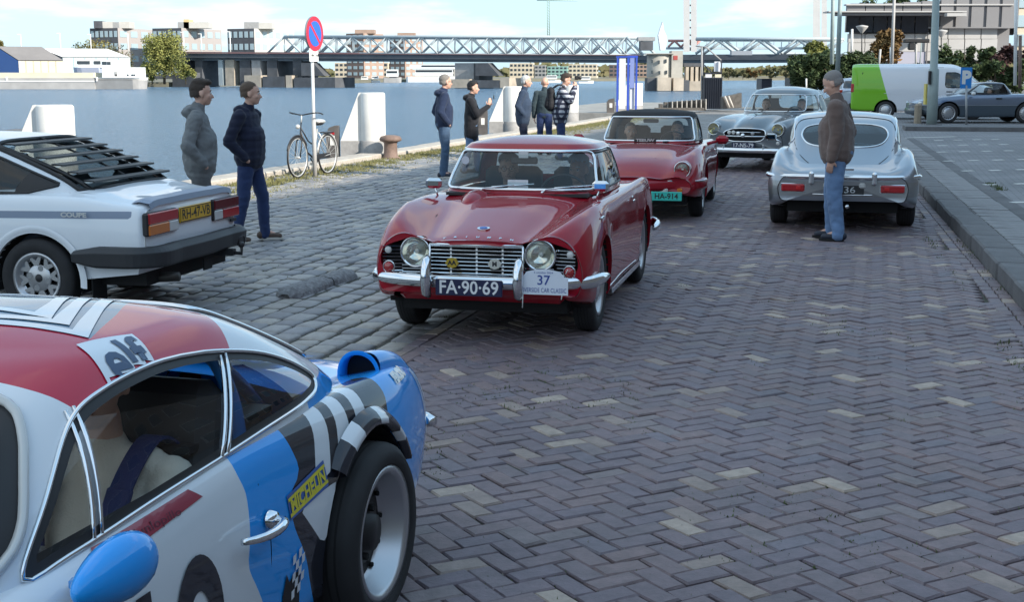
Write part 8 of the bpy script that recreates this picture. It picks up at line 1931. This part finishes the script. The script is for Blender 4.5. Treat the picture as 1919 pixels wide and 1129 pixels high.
veg('tree', 'dark purple-leaved tree at the right edge behind the van', 1885, 78, 160, 84, 62, m_redleaf, 4500, .12, 22, 65, 'hedge', 3)
veg('shrub', 'dark bush behind the windscreen of the van', 1862, 112, 176, 110, 60, m_dkleaf, 6000, .12, 40, 66, 'hedge', 2.5, 'shrub')
veg('hedge', 'low dark hedge behind the roof of the van', 1715, 118, 165, 150, 62, m_dkleaf, 6000, .12, 50, 67, 'hedge', 2, 'hedge')
veg('tree', 'green treetops showing above the roof of the pale building', 1680, -14, 60, 170, 95, m_dkleaf, 2600, .2, 20, 68)
gr = kquad('road', -20, 84, 14.5, 60, KZ - .008, M('street_asphalt', (.11, .11, .115), .85, var=.2, vs=1.5, bump=.3, bs=60))
# poles and lamps
def pole(nm, label, x0, y0, x1, y1, Y, w0, w1, mat, cat='pole', head=None):
    root = thing(nm, label, cat, (0, 0, 0)); a, t = at(x1, y1, Y), at(x0, y0, Y); MB().tube([a, t], [w1 * mpp(Y) / 2, w0 * mpp(Y) / 2], 10).build('post', mat, root)
    if head == 'ball': MB().lathe([(.05, 0), (.30, .30), (.32, .36), (0, .42)], tuple(t), n=12).build('lamp_head', m_pl2, root)
    if head == 'cam': MB().box((t.x, t.y, t.z), (1.1, .3, .16), bev=.03).build('camera_housing', m_blk, root); MB().box((t.x - .2, t.y, t.z - .25), (.3, .25, .3), bev=.05).build('camera_head', m_blk, root)
    return root
lp = thing('lamp_post', 'tall grey-green lamp post standing in front of the van and convertible', 'lamp post', (0, 0, 0)); a, b_, t_ = at(1745.5, 243, 42.7), at(1750, 128, 42.7), at(1757, -90, 42.7)
MB().tube([a, a.lerp(b_, .98), b_, t_], [.165, .165, .12, .10], 16).build('post', m_lp, lp); R_('control_box', 1740.5, 1746, 133, 158, m_blk, .12, 42.5, lp); MB().box((a.x, a.y, .16), (.5, .5, .05), bev=.01).build('base_plate', m_conc, lp)
yb = thing('meter_box', 'narrow yellow box fixed beside the lamp post', 'box', (0, 0, 0)); R_('box', 1733.5, 1742, 157, 196, M('box_yellow', (.62, .52, .12), .5), .2, 43.1, yb); R_('slot', 1737, 1740, 163, 184, m_pg, .02, 43.08, yb)
pole('lamp_post', 'grey-green pole rising behind the head of the man in the brown jacket', 1577, -60, 1569, 150, 46, 7, 9, m_lp, 'lamp post'); pole('lamp_post', 'slimmer grey pole left of the grey-green pole', 1562, -60, 1559, 120, 60, 6, 8, m_lp, 'lamp post')
pole('flag_pole', 'white flag pole crossing the dark ribbon window of the pale building', 1678, -60, 1671, 128, 58, 5, 6, m_pl2)
pole('lamp_post', 'short white post at the left corner of the pale building', 1597, 54, 1596, 100, 72, 4, 5, m_frame, 'lamp post'); pole('lamp_post', 'lamp with a cone head beside the autumn tree', 1615, 62, 1615, 105, 70, 2, 2, m_blk, 'lamp post', 'ball'); pole('lamp_post', 'leaning pale post right of the hedge behind the green van end', 1650, 92, 1646, 132, 66, 4, 4, m_pl2, 'lamp post'); pole('bollard_light', 'white post in front of the autumn tree, below the flag pole', 1670, 88, 1670, 130, 64, 5, 5, m_frame, 'lamp post')
pole('camera_pole', 'pale pole with a black camera on top before the pale building', 1717, 76, 1716, 130, 60, 4, 4, m_pl2, 'camera', 'cam'); pole('lamp_post', 'thin grey post right of the camera pole', 1727, 80, 1723, 128, 62, 2, 2, m_lp, 'lamp post'); pole('lamp_post', 'lamp with a cone head right of the big lamp post', 1764, 70, 1764, 100, 72, 2, 2, m_blk, 'lamp post', 'ball')
pole('sign_pole', 'white pole at the right edge behind the convertible', 1905, -60, 1902, 160, 52, 6, 6, m_frame); pole('sign_pole', 'brown post beside the white pole at the right edge', 1912, 66, 1911, 165, 53, 6, 6, m_rust)
pole('marker_post', 'short white marker post in front of the dark hedge', 1511, 147, 1511, 168, 62, 3, 3, m_frame)
# parking sign
psn = thing('parking_sign', 'blue parking sign with a white P on a thin post in front of the van', 'parking sign', (0, 0, 0)); c = at(1810.5, 146, 43.4); MB().tube([at(1811, 243, 43.4), at(1811, 160, 43.4)], .035, 8).build('post', m_steelg, psn)
MB().box(tuple(c), (.36, .02, .66), bev=.005).build('sign_plate', M('sign_blue', (.02, .22, .62), .4), psn); put_text('sign_letter', 'P', .55, m_frame, psn, (c.x, c.y - .014, c.z), (1, 0, 0), (0, 0, 1), bold=.03)
st = thing('concrete_post', 'stubby tan concrete post in front of the nose of the convertible', 'bollard', tuple(at(1719, 238, 44.6)), 0); MB().box((0, 0, .38), (.22, .22, .78), bev=.06).build('post_body', M('tan_concrete', (.3, .25, .19), .85, var=.15, vs=8), st)
pi = at(1700, 246, 41.2); V = [KP(40.2, 1.0, .0), KP(40.2, 40, .0), KP(41.6, 40, 0), KP(41.6, 1.0, 0)]
MB().add([(v.x, v.y, .1) for v in V] + [(v.x, v.y, .26) for v in V], [(4, 5, 6, 7), (0, 1, 5, 4), (1, 2, 6, 5), (2, 3, 7, 6), (3, 0, 4, 7)]).build('kerb_island', m_conc)['kind'] = 'structure'
# no-parking sign
ns = thing('no_parking_sign', 'round red and blue no-parking sign on a tall white pole by the bicycle', 'traffic sign', (-3.37, 23.0, 0)); zt = at(591, 63, 23).z; zc_ = zt
MB().tube([(0, 0, -.05), (0, 0, zc_ + .24)], .027, 12).build('pole', m_frame, ns); MB().tube([(0, 0, -.05), (0, 0, 1.0)], .036, 12).build('pole_sleeve', m_pl2, ns); nq = R(-21); nx = Vector((math.cos(nq), math.sin(nq), 0)); rt = Vector((-math.sin(nq), math.cos(nq), 0))
def disc(nm, r, off, mat, th=.004):
    P = []; m = MB(); V = []
    for o_ in (off, off + th):
        for i in range(40): a = 2 * math.pi * i / 40; V.append(nx * o_ + rt * (r * math.cos(a)) + Vector((0, 0, zc_ + r * math.sin(a))))
    m.add(V, [tuple(range(40))[::-1], tuple(range(40, 80))] + [(i, (i + 1) % 40, 40 + (i + 1) % 40, 40 + i) for i in range(40)]); return m.build(nm, mat, ns)
disc('sign_back', .290, .03, m_steelg, .03); disc('red_ring', .288, .0605, M('sign_red', (.55, .03, .06), .35)); disc('blue_disc', .21, .065, M('sign_royal_blue', (.03, .14, .62), .35))
V = []
for a, b2 in ((-.19, .03), (-.03, .19)): pass
c0 = Vector((0, 0, zc_)) + nx * .0705; u1 = (rt * -1 + Vector((0, 0, 1))).normalized(); u2 = (rt + Vector((0, 0, 1))).normalized(); mk('red_bar', [c0 + u1 * .212 + u2 * .026, c0 - u1 * .212 + u2 * .026, c0 - u1 * .212 - u2 * .026, c0 + u1 * .212 - u2 * .026], [(0, 1, 2, 3)], M('sign_red', (1, 0, 0)), ns)
z2 = at(592, 103, 23).z; o = MB().box((.05, -.03, z2), (.012, .30, .22), bev=.004).build('sub_plate', m_frame, ns); o.rotation_euler = (0, 0, 0); o.data.transform(Matrix.Rotation(nq, 4, 'Z'))
for q in (1, -1): put_text('arrow', '←' if 0 else '-', .12, m_blk, ns, Vector((0, 0, z2)) + nx * .058 + rt * (.06 * q), rt, (0, 0, 1), bold=.006); cc = Vector((0, 0, z2)) + nx * .059; mk('arrow_head', [cc + rt * .13 * q, cc + rt * .09 * q + Vector((0, 0, .03)), cc + rt * .09 * q - Vector((0, 0, .03))], [(0, 1, 2)], m_blk, ns)
# bicycle
bk = thing('bicycle', 'black and silver city bicycle leaning at the sign pole on the quay', 'bicycle', (-3.42, 23.15, 0), math.atan2(-1.0, -.37)); mtb = M('bike_black', (.02, .02, .022), .4); msv = M('bike_silver', (.62, .62, .6), .35, .4); r = .335
for x, nm in ((.53, 'front_wheel'), (-.53, 'rear_wheel')):
    w = MB().tube([(x + r * math.cos(a), 0, r + .012 + r * math.sin(a)) for a in np.linspace(0, 6.2832, 40, endpoint=False)], .017, 8, closed=True).build(nm, mtb, bk); MB().tube([(x + .315 * math.cos(a), 0, r + .012 + .315 * math.sin(a)) for a in np.linspace(0, 6.2832, 36, endpoint=False)], .010, 6, closed=True).build('rim', msv, w)
    sp = MB()
    for i in range(18): a = i * math.pi / 9; sp.tube([(x, .02 * (-1) ** i, r + .012), (x + .31 * math.cos(a), 0, r + .012 + .31 * math.sin(a))], .0022, 3, caps=False)
    sp.build('spokes', msv, w); MB().cyl((x, -.05, r + .012), (x, .05, r + .012), .02, n=10).build('hub', msv, w); MB().tube([(x + .365 * math.cos(a), 0, r + .012 + .365 * math.sin(a)) for a in np.linspace(.35 if x > 0 else .1, 2.6 if x > 0 else 3.3, 18)], .016, 6).build('mudguard', mtb if x > 0 else msv, bk)
fm = MB(); fm.tube([(.53, .05, .35), (.46, .05, .62), (.43, 0, .68), (.38, 0, .93)], .012, 8); fm.tube([(.53, -.05, .35), (.46, -.05, .62), (.43, 0, .68)], .012, 8); fm.tube([(.41, 0, .78), (.2, 0, .42), (-.02, 0, .30)], .016, 8); fm.tube([(.40, 0, .84), (.15, 0, .60), (-.12, 0, .50)], .012, 8); fm.build('frame', mtb, bk)
fm = MB(); fm.tube([(-.02, 0, .30), (-.17, 0, .80)], .016, 8)
for q in (1, -1): fm.tube([(-.02, .04 * q, .30), (-.53, .06 * q, .35)], .009, 6); fm.tube([(-.16, .03 * q, .74), (-.53, .06 * q, .35)], .009, 6)
fm.build('rear_frame', msv, bk); MB().tube([(.38, 0, .93), (.36, 0, 1.05)], .012, 8).build('stem', msv, bk); MB().tube(resample([(.14, .28, 1.06), (.28, .27, 1.09), (.36, .12, 1.07), (.36, 0, 1.05), (.36, -.12, 1.07), (.28, -.27, 1.09), (.14, -.28, 1.06)], 24), .011, 7).build('handlebar', mtb, bk)
MB().sphere((-.22, 0, .90), (.14, .09, .045), 14, 8).build('saddle', mtb, bk); cv_ = MB().sphere((-.24, 0, .925), (.15, .105, .045), 14, 8).build('saddle_cover', msv, bk); MB().box((-.50, 0, .73), (.36, .14, .02), bev=.008).build('luggage_rack', mtb, bk); MB().box((-.72, 0, .70), (.03, .08, .05), bev=.01).build('rear_lamp', m_red, bk); MB().sphere((.50, 0, .86), (.05, .04, .04), 10, 8).build('front_lamp', msv, bk)
MB().cyl((-.02, .04, .30), (-.02, .05, .30), .085, n=20).build('chainring', mtb, bk); MB().box((-.25, .05, .33), (.55, .02, .09), bev=.01).build('chain_case', mtb, bk)
for q in (1, -1): MB().tube([(-.02, .06 * q, .30), (-.02 + .12 * q, .07 * q, .20), (-.02 + .12 * q, .13 * q, .20)], .011, 6).build('pedal_crank', mtb, bk)
MB().tube([(-.1, -.02, .3), (-.16, -.15, .02)], .01, 6).build('kick_stand', msv, bk)
# granite lumps on the cobbles
m_gran = M('granite_rough', (.21, .21, .215), .9, var=.4, vs=30, bump=.8, bs=45)
def lump(label, p0, p1, cut=.5):
    a, b2 = Vector(p0), Vector(p1); root = thing('granite_stop', label, 'stone', a); d = b2 - a; dn = d.normalized(); sd = Vector((-dn.y, dn.x, 0))
    for f0, f1 in ((0, cut), (cut + .015, 1)):
        V = []; n = 12; m = 9
        for i in range(m + 1):
            f = f0 + (f1 - f0) * i / m; e = 1 if .02 < f < .98 and 0 < i < m else .86
            if f < .01 or f > .99: e = .45
            for j in range(n + 1): t = math.pi * j / n; V.append(d * f + sd * (.11 * e * math.cos(t) * (1 + .05 * math.sin(9 * f + j))) + Vector((0, 0, -.01 + .082 * e * math.sin(t) ** .75 * (1 + .08 * math.sin(13 * f * 3 + j * 1.7)))))
        mk('stone', V, grid_faces(m + 1, n + 1) + [tuple(range(n + 1))[::-1], tuple(m * (n + 1) + j for j in range(n + 1))], m_gran, root, smooth=True)
    return root
lump('rough grey granite stop in two pieces lying on the cobbles left of the red roadster', (-1.78, 10.35, 0), (-1.42, 11.50, 0), .6); lump('small rough granite stop on the cobbles beyond the rear window of the rally car', (-2.25, 8.85, 0), (-2.1, 9.35, 0), .5)
